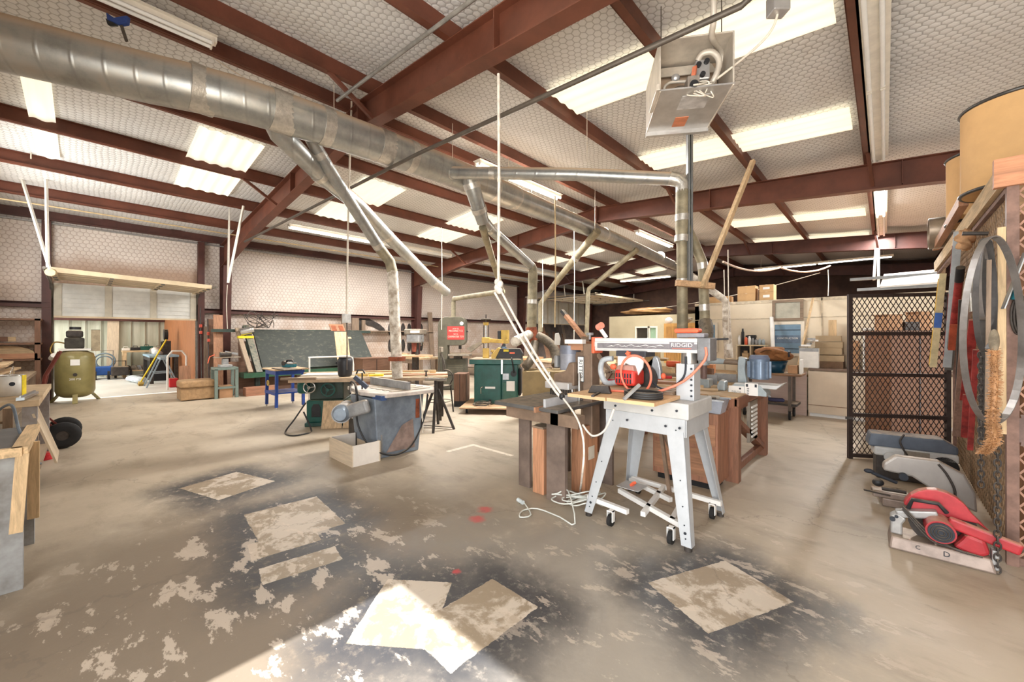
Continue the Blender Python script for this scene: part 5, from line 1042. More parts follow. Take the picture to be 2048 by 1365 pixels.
# mobile base
for (x0, y0, x1, y1) in ((-.42, -.3, -.05, -.34), (-.3, .0, .36, -.3), (-.36, .36, .42, .3), (-.35, .3, .1, .1), (-.05, .32, .05, -.3), (.15, .3, .25, -.26)): MB().bar((x0, y0, .13), (x1, y1, .13), .035, .035).build('mobile_base_bar', M_sign_w, ra)
MB().box(-.34, -.14, .02, .2, .15, .155).build('pedal_plate', M_greys, ra); MB().bar((-.24, .1, .16), (-.2, .08, .2), .03, .02).build('pedal', M_orange, ra); MB().bar((.02, .28, .1), (.0, .1, .8), .03, .02).build('lift_rod', M_rb, ra); MB().bar((.16, .3, .2), (.0, .12, .72), .03, .02).build('lift_rod', M_rb, ra)
for (x, y) in ((-.17, -.38), (.27, -.33), (.36, .28), (-.3, .36)): caster(ra, x, y, .045, .12, M_sign_w)
# things lying on the saw table
mg = thing('miter_gauge', 'grey mitre gauge lying on the particle board saw table', 'miter gauge', (-1.62, 2.72, 1.007), .3)
MB().prism([(-.09, 0), (.09, 0), (.07, .06), (-.06, .06)], (0, 0, 0), (1, 0, 0), (0, 0, 1), (0, .05, 0)).build('head', M_iron, mg, .005); MB().box(-.01, .01, -.2, .0, 0, .012).build('bar', M_black, mg)
ck = MB()
for q in range(3): ck.tube(smooth([(.13*math.cos(a), .1*math.sin(a), .012+.015*q) for a in [2*PI*i/16 for i in range(17)]], 2), .011, 8)
one('cable_coil', ck, M_black, 'black cable coil on the front corner of the saw table', 'cable', (-1.27, 2.74, 1.006)); one('cable_tie', MB().bar((-.02, -.1, 0), (.05, .0, .1), .02, .02), M_bg2, 'grey clip standing against the black cable coil', 'clip', (-1.31, 2.66, 1.01))
one('red_bar', MB().box(-.2, .2, -.02, .02, 0, .05), mat('deep_red', (164, 36, 40), .5), 'dark red bar fence behind the radial saw motor', 'bar', (-1.66, 3.3, 1.007))
# white ropes to the floor coil
rp = MB().tube(smooth([fD(1124, 794, 3.3), fD(1150, 830, 3.15), fD(1163, 862, 3.05), fD(1168, 900, 3.0), fD(1165, 945, 3.0), fz(1160, 985, .02)], 8), .008, 8)
R.seed(8); cc = fz(1160, 1010, .01)
co_ = []
for q in range(6): co_ += [cc+Vector((.05*math.sin(2.1*q)+(.11+.025*(q % 3))*math.cos(a+q), .05*math.cos(1.7*q)+(.08+.02*(q % 4))*math.sin(a+q*1.3), .012+.012*q+.05*max(0, math.sin(a*1.5+q)))) for a in [2*PI*i/12 for i in range(12)]]
tail = [fz(1150, 1048, .01), fz(1120, 1035, .01), fz(1075, 1018, .01), fz(1045, 1022, .01), fz(1040, 1035, .01), fz(1062, 1030, .01), fz(1048, 1006, .01)]
MB_ = MB().tube(smooth(co_+tail, 3), .006, 8); MB_.v += []; 
oc = thing('extension_cord', 'grey extension cord coiled on the floor by the saw stand, its plug at left', 'extension cord', cc)
def shift(mb, o): mb.v = [p-o for p in mb.v]; return mb
M_ext = mat('cord_greywhite', (206, 208, 200), .5, 0, .06)
shift(MB_, cc).build('coil', M_ext, oc); shift(rp, cc).build('rising_length', mat('cord_white', (232, 222, 210)), oc); shift(MB().cyl(fz(1036, 1000, .02), fz(1046, 1006, .02), .018), cc).build('plug', mat('plug_clear', (206, 214, 214), .3), oc)
shift(MB().tube(smooth([fD(1165, 850, 3.1), fD(1185, 872, 3.1), fD(1210, 860, 3.05), fD(1228, 818, 3.0)], 8), .008, 8), cc).build('side_loop', mat('cord_white', (232, 222, 210)), oc)
# ---- long work table with the second radial saw
wt = thing('workbench', 'long reddish-brown work table carrying the second radial arm saw', 'workbench', (-2.7, 4.38, 0))
M_wt = wood('table_redbrown', (138, 90, 68), 'z'); WTX, WTY = 1.64, 1.35
MB().box(0, WTX, 0, WTY, .81, .85).build('top', wood('table_tan', (198, 166, 128), 'x', dust=.3), wt); MB().box(WTX-.02, WTX+.02, -.02, WTY+.02, .76, .84).box(0, WTX, -.02, .0, .74, .83).build('edging', M_wt, wt)
for (x, y) in ((WTX-.05, .05), (WTX-.05, WTY-.05), (.06, .05), (.06, WTY-.05)): MB().box(x-.06, x+.06, y-.05, y+.05, 0, .81).build('leg', M_wt, wt)
MB().box(WTX-.07, WTX-.02, .1, WTY-.1, .08, .15).build('stretcher', M_wt, wt); MB().bar((WTX-.05, .1, .6), (WTX-.05, WTY-.12, .12), .05, .1, (1, 0, 0)).build('brace', M_wt, wt); MB().box(WTX-.07, WTX-.02, .1, WTY-.1, .7, .8).build('apron', M_wt, wt)
lv = MB().box(WTX-.03, WTX+.0, .5, .85, .3, .74).build('louvre_panel', M_cast, wt)
for q in range(8): MB().box(WTX+.0, WTX+.012, .56, .8, .35+.045*q, .37+.045*q).build('louvre', M_sign_w, lv)
fc = thing('cabinet', 'reddish plywood cabinet on the floor before the long work table', 'cabinet', (-1.75, 4.0, 0))
MB().box(0, .62, 0, .34, .06, .72).build('body', wood('cab_red', (162, 112, 88), 'z', dust=.2), fc, .004); MB().box(.02, .6, -.012, 0, .42, .62).build('drawer_front', W_red['x'], fc); MB().box(.02, .6, -.012, 0, .12, .38).build('drawer_front', W_red['x'], fc); MB().box(.04, .58, .03, .3, 0, .06).build('plinth', M_black, fc)
pbx = thing('plastic_bin', 'cloudy clear plastic bin of scraps on the reddish cabinet', 'bin', (-1.22, 4.12, .722))
b = MB(); b.add([(-.1, -.08, 0), (.1, -.08, 0), (.1, .08, 0), (-.1, .08, 0), (-.13, -.11, .13), (.13, -.11, .13), (.13, .11, .13), (-.13, .11, .13)], [(0, 1, 2, 3), (0, 1, 5, 4), (1, 2, 6, 5), (2, 3, 7, 6), (3, 0, 4, 7)]); b.build('tub', mat('clear_plastic', (164, 170, 182), .25, 0, .08), pbx)
MB().box(-.14, .14, -.12, -.105, .12, .135).box(-.14, .14, .105, .12, .12, .135).build('rim', mat('rim_plastic', (190, 194, 200), .3), pbx)
R.seed(2)
for q in range(4): MB().cb((R.uniform(-.07, .07), R.uniform(-.05, .05), .1+.015*q), (.1, .04, .03), R.uniform(0, 3)).build('scrap', [M_iron, M_cast][q % 2], pbx)
one('red_box', MB().box(-.06, .06, -.08, .08, 0, .06), M_orange, 'small orange-red box beside the plastic bin on the cabinet', 'box', (-1.42, 4.12, .722))
dr = thing('radial_arm_saw', 'older blue-grey radial arm saw with finned motor at the end of the work table', 'radial arm saw', (-1.3, 4.9, .851))
M_db = mat('delta_grey', (158, 168, 172), .4, .1, .1, 6, .3); M_fin = mat('fin_blue', (100, 116, 136), .4, .2, .1)
MB().cyl((-.26, .08, 0), (-.26, .08, .52), .035, n=16).build('column', mat('column_brown', (120, 96, 90), .5, .2), dr); MB().box(-.34, -.18, 0, .16, 0, .1).build('column_base', M_db, dr, .01); MB().cyl((-.26, .08, .26), (-.26, .08, .38), .06, n=18).build('column_clamp', M_db, dr); MB().cyl((-.26, .08, .48), (-.26, .08, .53), .05).build('column_cap', M_db, dr)
MB().cyl((-.26, .08, .32), (-.02, .07, .31), .045, .03).build('arm', M_db, dr); MB().cyl((-.04, .07, .31), (.2, .06, .31), .03).build('arm', mat('arm_bar', (134, 118, 104), .4, .4), dr)
MB().prism([(-.0, .02), (.1, .02), (.08, .16), (.07, .24), (.08, .36), (.01, .38), (.0, .3)], (.12, -.02, 0), (1, 0, 0), (0, 0, 1), (0, .1, 0)).build('yoke', M_db, dr, .01); MB().bar((-.24, 0, .56), (.02, .02, .57), .03, .02).cyl((-.24, .08, .5), (-.24, .08, .6), .012).build('crank', M_black, dr)
mt = MB().cyl((.33, -.04, .15), (.33, -.04, .36), .095, n=24).build('motor', M_fin, dr)
for q in range(10):
    a = 2*PI*q/10; MB().cb((.33+.095*math.cos(a), -.04+.095*math.sin(a), .25), (.03, .014, .17), a).build('fin', mat('fin_light', (132, 150, 172), .4, .2), mt)
MB().cyl((.33, -.04, .36), (.33, -.04, .4), .1, .08, n=24).build('motor_cap', mat('cap_blue', (96, 104, 124), .4), dr); MB().prism([(.1, .06), (.5, .06), (.56, .12), (.5, .1), (.12, .1)], (0, -.15, 0), (1, 0, 0), (0, 0, 1), (0, .24, 0)).build('tray', M_greys, dr, .006)
pt = MB().prism([(.06, -.02), (.42, -.02), (.42, .02), (.36, .09), (.12, .09), (.06, .04)], (0, -.16, 0), (1, 0, 0), (0, 0, 1), (0, .2, 0)).build('guard_base', M_db, dr, .006)
MB().box(.07, .22, -.1665, -.1605, -.01, .07).build('white_plate', M_sign_w, pt); text('lettering', 'DELTA', .03, M_bg2, pt, (.145, -.168, .008), (PI/2, 0, 0), .0005); MB().cyl((.18, -.166, .045), (.18, -.169, .045), .01, n=12).build('dot', M_ink, pt)
MB().box(.225, .345, -.168, -.1605, -.02, .11).build('caution_label', M_sign_w, pt); MB().box(.235, .255, -.1695, -.168, .07, .1).box(.315, .335, -.1695, -.168, .07, .1).build('label_mark', M_ink, pt)
for q in range(4): MB().bar((.245, -.169, .05-.018*q), (.265, -.169, .055-.018*q), .003, .006).build('label_tick', M_ink, pt)
MB().prism([(-.06, 0), (.02, 0), (.02, .1), (-.03, .12), (-.06, .06)], (0, -.12, 0), (1, 0, 0), (0, 0, 1), (0, .12, 0)).build('blade_guard', M_db, dr, .01)
for q, (x, y, l, w, h, rz, m) in enumerate(((-2.4, 4.5, .7, .12, .03, .1, 0), (-2.3, 4.75, .8, .1, .04, .25, 1), (-2.2, 5.05, .9, .14, .02, -.1, 2), (-2.5, 5.3, .8, .1, .05, .05, 0), (-1.75, 4.55, .45, .1, .02, .35, 2), (-1.9, 5.45, .6, .12, .03, -.2, 4), (-2.6, 4.95, .4, .16, .06, .3, 3), (-1.8, 4.72, .35, .08, .03, .6, 0))):
    one('board', MB().box(0, l, 0, w, 0, h), WM[m], 'board lying on the long work table, %s counting from the front left' % ORD[q], 'board', (x, y, .852), rz, 'boards on the long work table')
for q, (x, y, m, lb) in enumerate(((-1.95, 4.85, M_red, 'red-handled tool on the work table before the second saw'), (-2.1, 4.48, M_iron, 'dark tool near the front of the long work table'), (-1.6, 5.2, M_bg2, 'grey angle plate on the work table behind the saw column'), (-1.45, 5.45, M_bg2, 'grey angle plate at the back of the work table'))):
    if q < 2: one('hand_tool', MB().cyl((-.05, 0, .03), (.06, 0, .03), .02).box(-.12, -.04, -.015, .015, .0, .05), m, lb, 'hand tool', (x, y, .92 if q == 0 else .89), .6)
    else: one('angle_plate', MB().box(-.12, .12, -.01, .01, 0, .13).box(-.12, .12, 0, .1, 0, .01), m, lb, 'plate', (x, y, .852), .1)
oc2 = thing('wooden_caddy', 'orange-brown wooden tool box on the bench in front of the office wall', 'tool box', (-2.35, 7.05, .842), .1); MB().box(-.3, .3, -.1, .1, 0, .14).build('box', wood('caddy', (186, 116, 66), 'x'), oc2); MB().tube(arc((0, 0, .14), (1, 0, 0), (0, 0, 1), .12, 0, PI, 8), .014).build('handle', W_dark['x'], oc2); MB().cyl((.12, 0, .14), (.12, 0, .24), .03).build('red_bottle', M_red, oc2)
# ---- rolling cart with a jacket in a tub
ct = thing('cart', 'brown steel-legged rolling cart with a lower shelf before the office counter', 'cart', (-1.95, 8.25, 0))
MB().box(0, .92, 0, .55, .76, .8).build('top', wood('cart_top', (128, 92, 66), 'x', dust=.3), ct, .01); MB().box(.0, .85, .05, .5, .24, .28).build('shelf', M_iron, ct)
for (x, y) in ((.75, .06), (.75, .5), (.06, .06), (.06, .5)): MB().box(x-.022, x+.022, y-.02, y+.02, .15, .76).build('leg', mat('cart_leg', (96, 84, 74), .5, .2), ct); caster(ct, x, y, .075, .16)
jk = thing('jacket', 'brown work jacket heaped over the teal tub on the cart', 'jacket', (-1.5, 8.5, 1.0)); kk2 = mat('jacket_brown', (138, 92, 54), .9, 0, .2, 7, bump=.4)
def lump(mb, c, r, seed, amp=.22, nu=28, nv=16):
    R.seed(seed); ph = [(R.uniform(2, 5), R.uniform(2, 5), R.uniform(0, 6)) for _ in range(5)]; vs = []
    for j in range(nv+1):
        b_ = -PI/2+PI*j/nv
        for i in range(nu):
            a = 2*PI*i/nu; k_ = 1+amp*sum(math.sin(p*a+s*b_*1.7+o)*math.cos(b_) for p, s, o in [(round(p), s, o) for p, s, o in ph])/2.4
            vs.append((c[0]+r[0]*k_*math.cos(b_)*math.cos(a), c[1]+r[1]*k_*math.cos(b_)*math.sin(a), c[2]+r[2]*k_*math.sin(b_)))
    return mb.add(vs, [(j*nu+i, j*nu+(i+1) % nu, (j+1)*nu+(i+1) % nu, (j+1)*nu+i) for j in range(nv) for i in range(nu)], True)
lump(MB(), (0, 0, .12), (.27, .22, .14), 4).build('body', kk2, jk); lump(MB(), (.17, -.1, .1), (.14, .1, .08), 9).build('sleeve', kk2, jk); MB().lathe([(.06, 0), (.055, .03), (.04, .02)], (.27, -.12, .14), 14, Matrix.Rotation(PI/2, 3, 'Y')).build('cuff', M_ink, jk); MB().tube(smooth([(-.2, -.15, .12), (-.05, -.2, .2), (.1, -.17, .18)], 6), .012).build('seam', mat('jacket_dark', (92, 60, 36), .9), jk)
tu = thing('tub', 'dark teal tub on the cart under the brown jacket', 'tub', (-1.48, 8.5, .802)); MB().lathe([(0, 0), (.17, 0), (.22, .2), (.21, .2), (.16, .02)], n=24).build('shell', mat('tub_teal', (16, 62, 84), .35, 0, .06), tu); MB().ring((0, 0, .2), (0, 0, 1), .218, .01).build('rim', mat('tub_teal', (16, 62, 84)), tu)
ob = thing('bottle', 'orange-red spray bottle beside the teal tub', 'bottle', (-1.78, 8.42, .802)); MB().lathe([(0, 0), (.05, 0), (.055, .12), (.02, .18), (.02, .22), (0, .22)], n=16).build('body', mat('bottle_orange', (222, 84, 44), .4), ob); MB().box(-.02, .04, -.015, .015, .22, .26).build('trigger', M_sign_w, ob)
one('small_carton', MB().box(-.07, .07, -.06, .06, 0, .14), mat('card', (182, 140, 104)), 'small brown carton on the right end of the cart', 'carton', (-1.17, 8.45, .802)); one('white_sheet', MB().box(-.015, .015, -.12, .12, 0, .24), M_sign_w, 'white upright panel at the right end of the cart', 'panel', (-1.06, 8.5, .802))
lump(MB(), (0, 0, .1), (.17, .15, .1), 12); one('clear_bag', lump(MB(), (0, 0, .1), (.18, .15, .1), 12), mat('bag_white', (214, 222, 228)), 'crumpled clear plastic bag on the lower cart shelf', 'bag', (-1.72, 8.5, .285)); one('shoe_pair', MB().box(-.12, .12, -.05, .05, 0, .06), mat('navy', (62, 60, 92), .7), 'navy folded cloth on the lower cart shelf', 'cloth', (-1.42, 8.45, .282), .3, None, .02)
# ---- office wall: counter, shelf unit, framed panes, cartons
cn2 = thing('counter', 'pale built-in counter with a plain front along the office wall', 'counter', (-1.02, 9.0, 0))
M_cf = mat('counter_front', (214, 196, 172), .6, 0, .05, 2); MB().box(0, 2.2, 0, .7, .83, .87).build('worktop', mat('counter_top', (120, 98, 82), .5, 0, .1), cn2); MB().box(0, 2.2, .01, .03, .06, .82).build('front', M_cf, cn2); MB().box(0, 2.2, .004, .012, .2, .212).build('rail', mat('rail_brown', (150, 120, 96), .6), cn2); MB().box(-.0, .02, .02, .7, 0, .83).build('end_panel', M_cf, cn2); MB().box(.02, 2.2, .04, .06, 0, .06).build('kick', M_sign_w, cn2)
one('melamine_sheet', MB().box(-1.0, 0, 0, .02, 0, .8), wood('pinkish_panel', (190, 166, 154), 'x', var=.06), 'pinkish wood-grain panel standing left of the counter', 'panel', (-1.04, 8.97, .002))
b2 = thing('bench', 'bench along the office wall under the cube shelf', 'bench', (-3.2, 9.0, 0)); MB().box(0, 2.1, 0, .7, .66, .7).build('top', W_ply['x'], b2)
for x in (.08, 2.0): MB().box(x-.04, x+.04, .05, .65, 0, .66).build('leg', W_old['z'], b2)
cs = thing('cube_shelf', 'pale wooden cube shelf with four cells on the office wall bench', 'shelf', (-2.28, 9.32, .702))
M_cs = wood('shelf_pale', (226, 208, 176), 'z', var=.06)
for x in (0, .25, .5): MB().box(x, x+.02, 0, .28, 0, .56).build('upright', M_cs, cs)
for z in (0, .28, .55): MB().box(-.01, .53, -.01, .28, z, z+.02).build('board', M_cs, cs)
MB().box(.02, .5, .27, .28, 0, .56).build('back', M_iron, cs)
R.seed(14)
names = ['white bottle', 'black holder', 'red tin', 'white can', 'grey tub', 'grey tin', 'grey box', 'grey pot']
for q in range(8):
    m = [M_sign_w, M_black, M_orange, M_sign_w, M_bg2, M_bg2, M_db, M_db][q]; h = [.2, .34, .16, .18, .14, .12, .13, .12][q]
    one('container', MB().lathe([(0, 0), (.028, 0), (.03, h*.75), (.018, h*.85), (.018, h), (0, h)], n=12), m, '%s on top of the cube shelf, %s from the left' % (names[q], ORD[q]), 'container', (-2.24+.062*q, 9.42, 1.274), 0, 'containers on the cube shelf')
for q, (x, z) in enumerate(((.05, .02), (.15, .02), (.31, .3), (.4, .3), (.32, .02), (.08, .3))): one('shelf_item', MB().cb((0, 0, .05), (.09, .12, .1), .3*q).cb((.0, -.02, .12), (.06, .05, .05), .5), [M_sign_w, M_db, W_red['x'], W_pine['x'], M_sign_w, W_pine['x']][q], 'bundle in a cube shelf cell, %s of six' % ORD[q], 'bundle', (-2.26+x+.05, 9.46, .704+z), 0, 'bundles in the cube shelf')
one('holder_stack', MB().box(-.09, .09, -.06, .06, 0, .05).box(-.09, .09, -.06, .06, .07, .12).box(-.09, .09, -.06, .06, .14, .19).box(-.08, .08, .05, .06, 0, .2), M_black, 'black letter tray stack standing on the cube shelf bottles', 'tray', (-2.05, 9.54, 1.28))
p0, p1 = Vector((-1.58, 9.2, .72)), Vector((-1.7, 9.62, 1.84)); one('white_tube', MB().cyl((0, 0, 0), p1-p0, .035, n=16), M_sign_w, 'tall white plastic tube leaning on the office wall', 'tube', p0)
p0, p1 = Vector((-1.2, 9.25, .9)), Vector((-1.02, 9.68, 2.2)); one('wooden_stick', MB().bar((0, 0, 0), p1-p0, .035, .02), W_pine['z'], 'thin pine stick leaning on the office wall over the counter', 'stick', p0)
dw = thing('glazed_sash', 'blue glazed door panel with white lettering on the office wall', 'glazed panel', (-1.72, 9.735, 1.05)); MB().box(0, .06, -.03, 0, 0, .7).box(.5, .56, -.03, 0, 0, .7).box(.06, .5, -.03, 0, .64, .7).box(.06, .5, -.03, 0, 0, .06).build('frame', M_trimw, dw); gl = MB().box(.06, .5, -.02, -.01, .06, .64).build('glass', mat('blue_glass', (124, 152, 174), .15, 0, .08, 3), dw)
for z in (.52, .14): MB().box(.06, .5, -.024, -.02, z, z+.014).build('glazing_bar', M_ink, gl)
MB().box(.06, .5, -.0235, -.02, .26, .42).build('dark_band', mat('slate_blue', (98, 116, 136), .3), gl); text('lettering', 'CONSTRUCTION', .05, M_sign_w, gl, (.28, -.026, .36), (PI/2, 0, 0), .0005, sx=.9)
bw2 = thing('glazed_sash', 'blue-grey framed pane on the office wall left of the cube shelf', 'glazed panel', (-3.15, 9.735, 1.1)); MB().box(0, .05, -.03, 0, 0, .66).box(.35, .4, -.03, 0, 0, .66).box(.05, .35, -.03, 0, .61, .66).box(.05, .35, -.03, 0, 0, .05).build('frame', M_trimw, bw2); MB().box(.05, .35, -.02, -.01, .05, .61).build('glass', mat('blue_glass', (124, 152, 174)), bw2)
mr = thing('framed_window', 'old brown-framed cloudy window sash hung high on the office wall', 'window sash', (-1.7, 9.735, 1.77)); MB().box(0, .05, -.05, 0, 0, .42).box(.47, .52, -.05, 0, 0, .42).box(.05, .47, -.05, 0, .37, .42).box(.05, .47, -.05, 0, 0, .05).build('frame', W_old['x'], mr); MB().box(.05, .47, -.03, -.02, .05, .37).build('pane', mat('cloudy_pane', (176, 172, 156), .3, 0, .12, 4), mr)
for q, (x, y, z, w, h, lb) in enumerate(((-2.8, 9.95, 2.212, .55, .14, 'long low carton on the office roof, left of the others'), (-2.2, 9.95, 2.212, .34, .17, 'carton on the office roof, lower left of the four stacked'), (-1.83, 9.98, 2.212, .26, .18, 'carton on the office roof, lower right of the four stacked'), (-2.2, 9.96, 2.385, .34, .16, 'carton on the office roof, upper left of the four stacked'), (-1.83, 9.98, 2.395, .26, .15, 'carton on the office roof, upper right of the four stacked'))):
    o = thing('carton', lb, 'carton', (x, y, z)); MB().box(-w/2, w/2, -.15, .15, 0, h).build('body', mat('carton_tan', (196, 158, 112), .8, 0, .06, 4), o); MB().box(-.02, .02, -.152, .152, h-.002, h+.002).build('tape', M_tape, o)
    if q in (2, 4): MB().box(-.06, .06, -.153, -.15, h*.35, h*.65).build('label', M_sign_w, o)
R.seed(3)
for q in range(5): one('flat_carton', MB().box(-.24+.02*q, .24-.01*q, -.2, .2, 0, (.12, .11, .12, .11, .1)[q]), mat('card_olive', (158, 136, 106), .8, 0, .1, 4) if q else mat('card_dark', (112, 86, 64), .8), 'flat brown carton stacked on the counter, %s from the bottom' % ORD[q], 'carton', (-.78+.015*(q % 2), 9.42, .872+.122*q), R.uniform(-.06, .06), 'flat cartons on the counter')
wb2 = thing('scrap_bin', 'white bin heaped with scraps beside the carton stack on the counter', 'bin', (-1.02, 9.16, .872)); MB().box(-.14, .14, -.1, .1, 0, .36).build('bin', M_white, wb2); MB().box(-.145, .145, -.105, -.1, .3, .36).build('strip', M_bg2, wb2)
for q in range(6): MB().cb((R.uniform(-.1, .1), R.uniform(-.06, .06), .38+.03*q), (.14, .05, .03), R.uniform(0, 3)).build('scrap', [M_cast, M_sign_w, M_bg2][q % 3], wb2)
one('plywood_piece', MB().box(-.06, .06, -.01, .01, 0, .3), W_pine['z'], 'small pine piece leaning above the carton stack', 'board', (-.72, 9.62, 1.46)); one('brown_carton', MB().box(-.07, .07, -.1, .1, 0, .5), mat('card', (182, 140, 104)), 'upright brown carton right of the carton stack', 'carton', (-.4, 9.4, .872))
wu = thing('white_cabinet', 'white shelf cabinet with blue boxes seen through the mesh gate', 'cabinet', (-.28, 9.25, .872)); MB().box(0, .02, 0, .3, 0, .7).box(.46, .48, 0, .3, 0, .7).box(.02, .46, .28, .3, 0, .7).box(0, .48, 0, .3, .7, .72).build('case', M_white, wu)
for z in (.0, .24, .47): MB().box(.02, .46, .0, .28, z, z+.02).build('shelf', M_white, wu)
for q in range(6): one('file_box', MB().box(-.05, .05, -.1, .1, 0, .14), [M_pw, mat('box_teal', (70, 140, 160), .5), M_db][q % 3], 'small box in the white cabinet, %s of six' % ORD[q], 'box', (-.2+.14*(q % 3)+.03, 9.4, .894+.24*(q//3)), 0, 'boxes in the white cabinet')
# back office block: cabinet, planks, bundle on the roof
oc3 = thing('wall_cabinet', 'honey oak double-door cabinet before the far office wall', 'cabinet', (-5.15, 12.6, 0)); W_oak = wood('honey_oak', (206, 154, 80), 'z', var=.12)
MB().box(0, 1.0, 0, .4, .6, 1.86).build('body', W_oak, oc3)
for x in (.02, .51): d_ = MB().box(x, x+.47, -.02, 0, .62, 1.84).build('door', W_oak, oc3); MB().box(x+.06, x+.41, -.026, -.02, .7, 1.76).build('inset', wood('honey_dark', (186, 134, 66), 'z'), d_)
MB().box(.05, .95, .05, .35, 0, .6).build('base', W_dark['x'], oc3)
one('ball_lamp', MB().ell((0, 0, .1), (.12, .12, .1)), M_sign_w, 'white bowl on top of the oak cabinet', 'bowl', (-5.05, 12.75, 1.862)); one('cloth_bundle', lump(MB(), (0, 0, .1), (.2, .15, .09), 6), M_cast, 'grey cloth heap on top of the oak cabinet', 'cloth', (-4.55, 12.75, 1.862))
for q, x in enumerate((-4.0, -3.75)): one('plank', MB().bar((0, 0, 0), (0, .35, 2.05), .22, .04, (0, 1, 0)), W_old['z'], ('brown plank leaning right of the oak cabinet', 'wide plank leaning farther right of the oak cabinet')[q], 'plank', (x+.1*q, 12.95, .002), 0)
one('cloth_roll', lump(MB(), (0, 0, .12), (.9, .3, .13), 15), mat('burlap', (150, 112, 70), .9, 0, .15, 5), 'long brown burlap roll lying on the far office roof', 'roll', (-6.3, 13.9, 2.24)); one('cloth_roll', lump(MB(), (0, 0, .1), (.6, .3, .12), 16), mat('burlap_dark', (96, 76, 58), .9, 0, .15, 5), 'darker bundle on the far office roof right of the roll', 'roll', (-4.4, 14.0, 2.24))
tl = thing('belt_sander', 'teal and white tool on a bench top behind the radial saw', 'power tool', (-2.35, 6.5, 1.35)) if 0 else None
# ================================================================ MESH CAGE, GATE AND WHAT HANGS ON IT
M_cage = mat('cage_brown', (128, 100, 88), .6, .3, .2, 7, .2); M_gate = mat('gate_dark', (62, 50, 46), .55, .3, .12)
def mesh_lattice(o, u, v, W, H, px, pz, t=.006):       # expanded metal: two families of slanted strands clipped to W x H
    m = MB(); u, v, o = Vector(u), Vector(v), Vector(o); k_ = pz/px; n = u.cross(v).normalized()
    for s in (1, -1):
        c = -H/k_ if s > 0 else 0
        c = math.floor(c/px)*px; end = W if s > 0 else W+H/k_
        while c < end:
            a, b = None, None; x0, x1 = max(0, c if s > 0 else c-H/k_), min(W, c+H/k_ if s > 0 else c)
            if x1-x0 > .004:
                z0, z1 = ((x0-c)*k_, (x1-c)*k_) if s > 0 else ((c-x0)*k_, (c-x1)*k_)
                m.bar(o+u*x0+v*z0, o+u*x1+v*z1, t, t*.55, n)
            c += px
    return m
CX, CYN, CYF, CZ = .57, 4.04, 8.7, 2.46
cg = thing('tool_cage', 'rusty expanded-metal tool cage with a timber top rail at the right edge', 'cage', (CX, CYN, 0))
for y in (0, 2.75): MB().box(0, .05, y-.025, y+.025, 0, CZ).build('post', M_cage, cg)
MB().box(-.005, .045, -.05, 0, 0, CZ).build('corner_angle', M_cage, cg); MB().box(0, 1.8, -.02, .02, 0, .05).build('bottom_rail', M_cage, cg); MB().box(0, .04, 0, CYF-CYN, 2.38, 2.42).build('top_rail', M_cage, cg)
mesh_lattice((.05, 0, .05), (1, 0, 0), (0, 0, 1), 1.7, 2.35, .075, .105, .011).build('front_mesh', mat('mesh_rust', (168, 128, 106), .6, .2, .15, 8), cg)
mesh_lattice((.03, .05, .05), (0, 1, 0), (0, 0, 1), 2.7, 2.35, .075, .105, .011).build('side_mesh', mat('mesh_tan', (150, 124, 96), .6, .2, .15, 8), cg)
mesh_lattice((.03, 3.9, .05), (0, 1, 0), (0, 0, 1), .75, 2.35, .075, .105, .011).build('side_mesh', mat('mesh_tan', (150, 124, 96)), cg)
MB().box(.12, .14, .25, 2.65, 0.02, 2.3).build('backing_sheet', wood('backing', (168, 120, 84), 'z', dust=.0), cg); MB().box(.15, 1.8, .3, .32, .02, 1.9).build('backing_sheet', mat('backing_red', (158, 98, 74), .7, 0, .15, 3), cg)
MB().box(-.03, .02, -.02, CYF-CYN, 2.42, 2.56).build('timber_rail', wood('rail_timber', (206, 180, 142), 'y', dust=.3), cg); MB().box(-.06, 1.8, -.07, -.02, 2.4, 2.58).build('front_timber', wood('timber_orange', (200, 138, 102), 'x'), cg); MB().box(.0, 1.8, 0, CYF-CYN, 2.56, 2.58).build('deck', W_ply['x'], cg)
one('loose_board', MB().bar((0, 0, 0), (0, 2.6, .02), .06, .09), W_red['y'], 'long board lying on the cage top edge beside the drums', 'board', (.5, 5.2, 2.63))
M_drum = mat('fibre_drum', (206, 164, 112), .75, 0, .05, 3); M_ring = mat('drum_ring', (84, 82, 80), .4, .6)
for q, (x, y, r, h, lb) in enumerate(((.76, 5.0, .3, .72, 'large tan fibre drum on the cage top, nearest'), (.76, 6.2, .29, .72, 'tan fibre drum on the cage top behind the nearest one'))):
    d_ = thing('fibre_drum', lb, 'drum', (x, y, 2.582)); MB().cyl((0, 0, .02), (0, 0, h-.02), r, n=40).build('body', M_drum, d_); MB().ring((0, 0, h-.02), (0, 0, 1), r, .014, 40).build('top_ring', M_ring, d_); MB().ring((0, 0, .03), (0, 0, 1), r, .014, 40).build('bottom_ring', M_ring, d_)
od = thing('duct_piece', 'loose piece of brown metal duct on the cage top behind the drums', 'duct', (.62, 7.6, 2.80)); MB().lathe([(.2, -.18), (.2, .2), (.19, .2), (.19, -.18)], n=28, M=Matrix.Rotation(-PI/2, 3, 'Y')).build('shell', mat('duct_brown', (140, 124, 106), .4, .5, .14, 6), od)
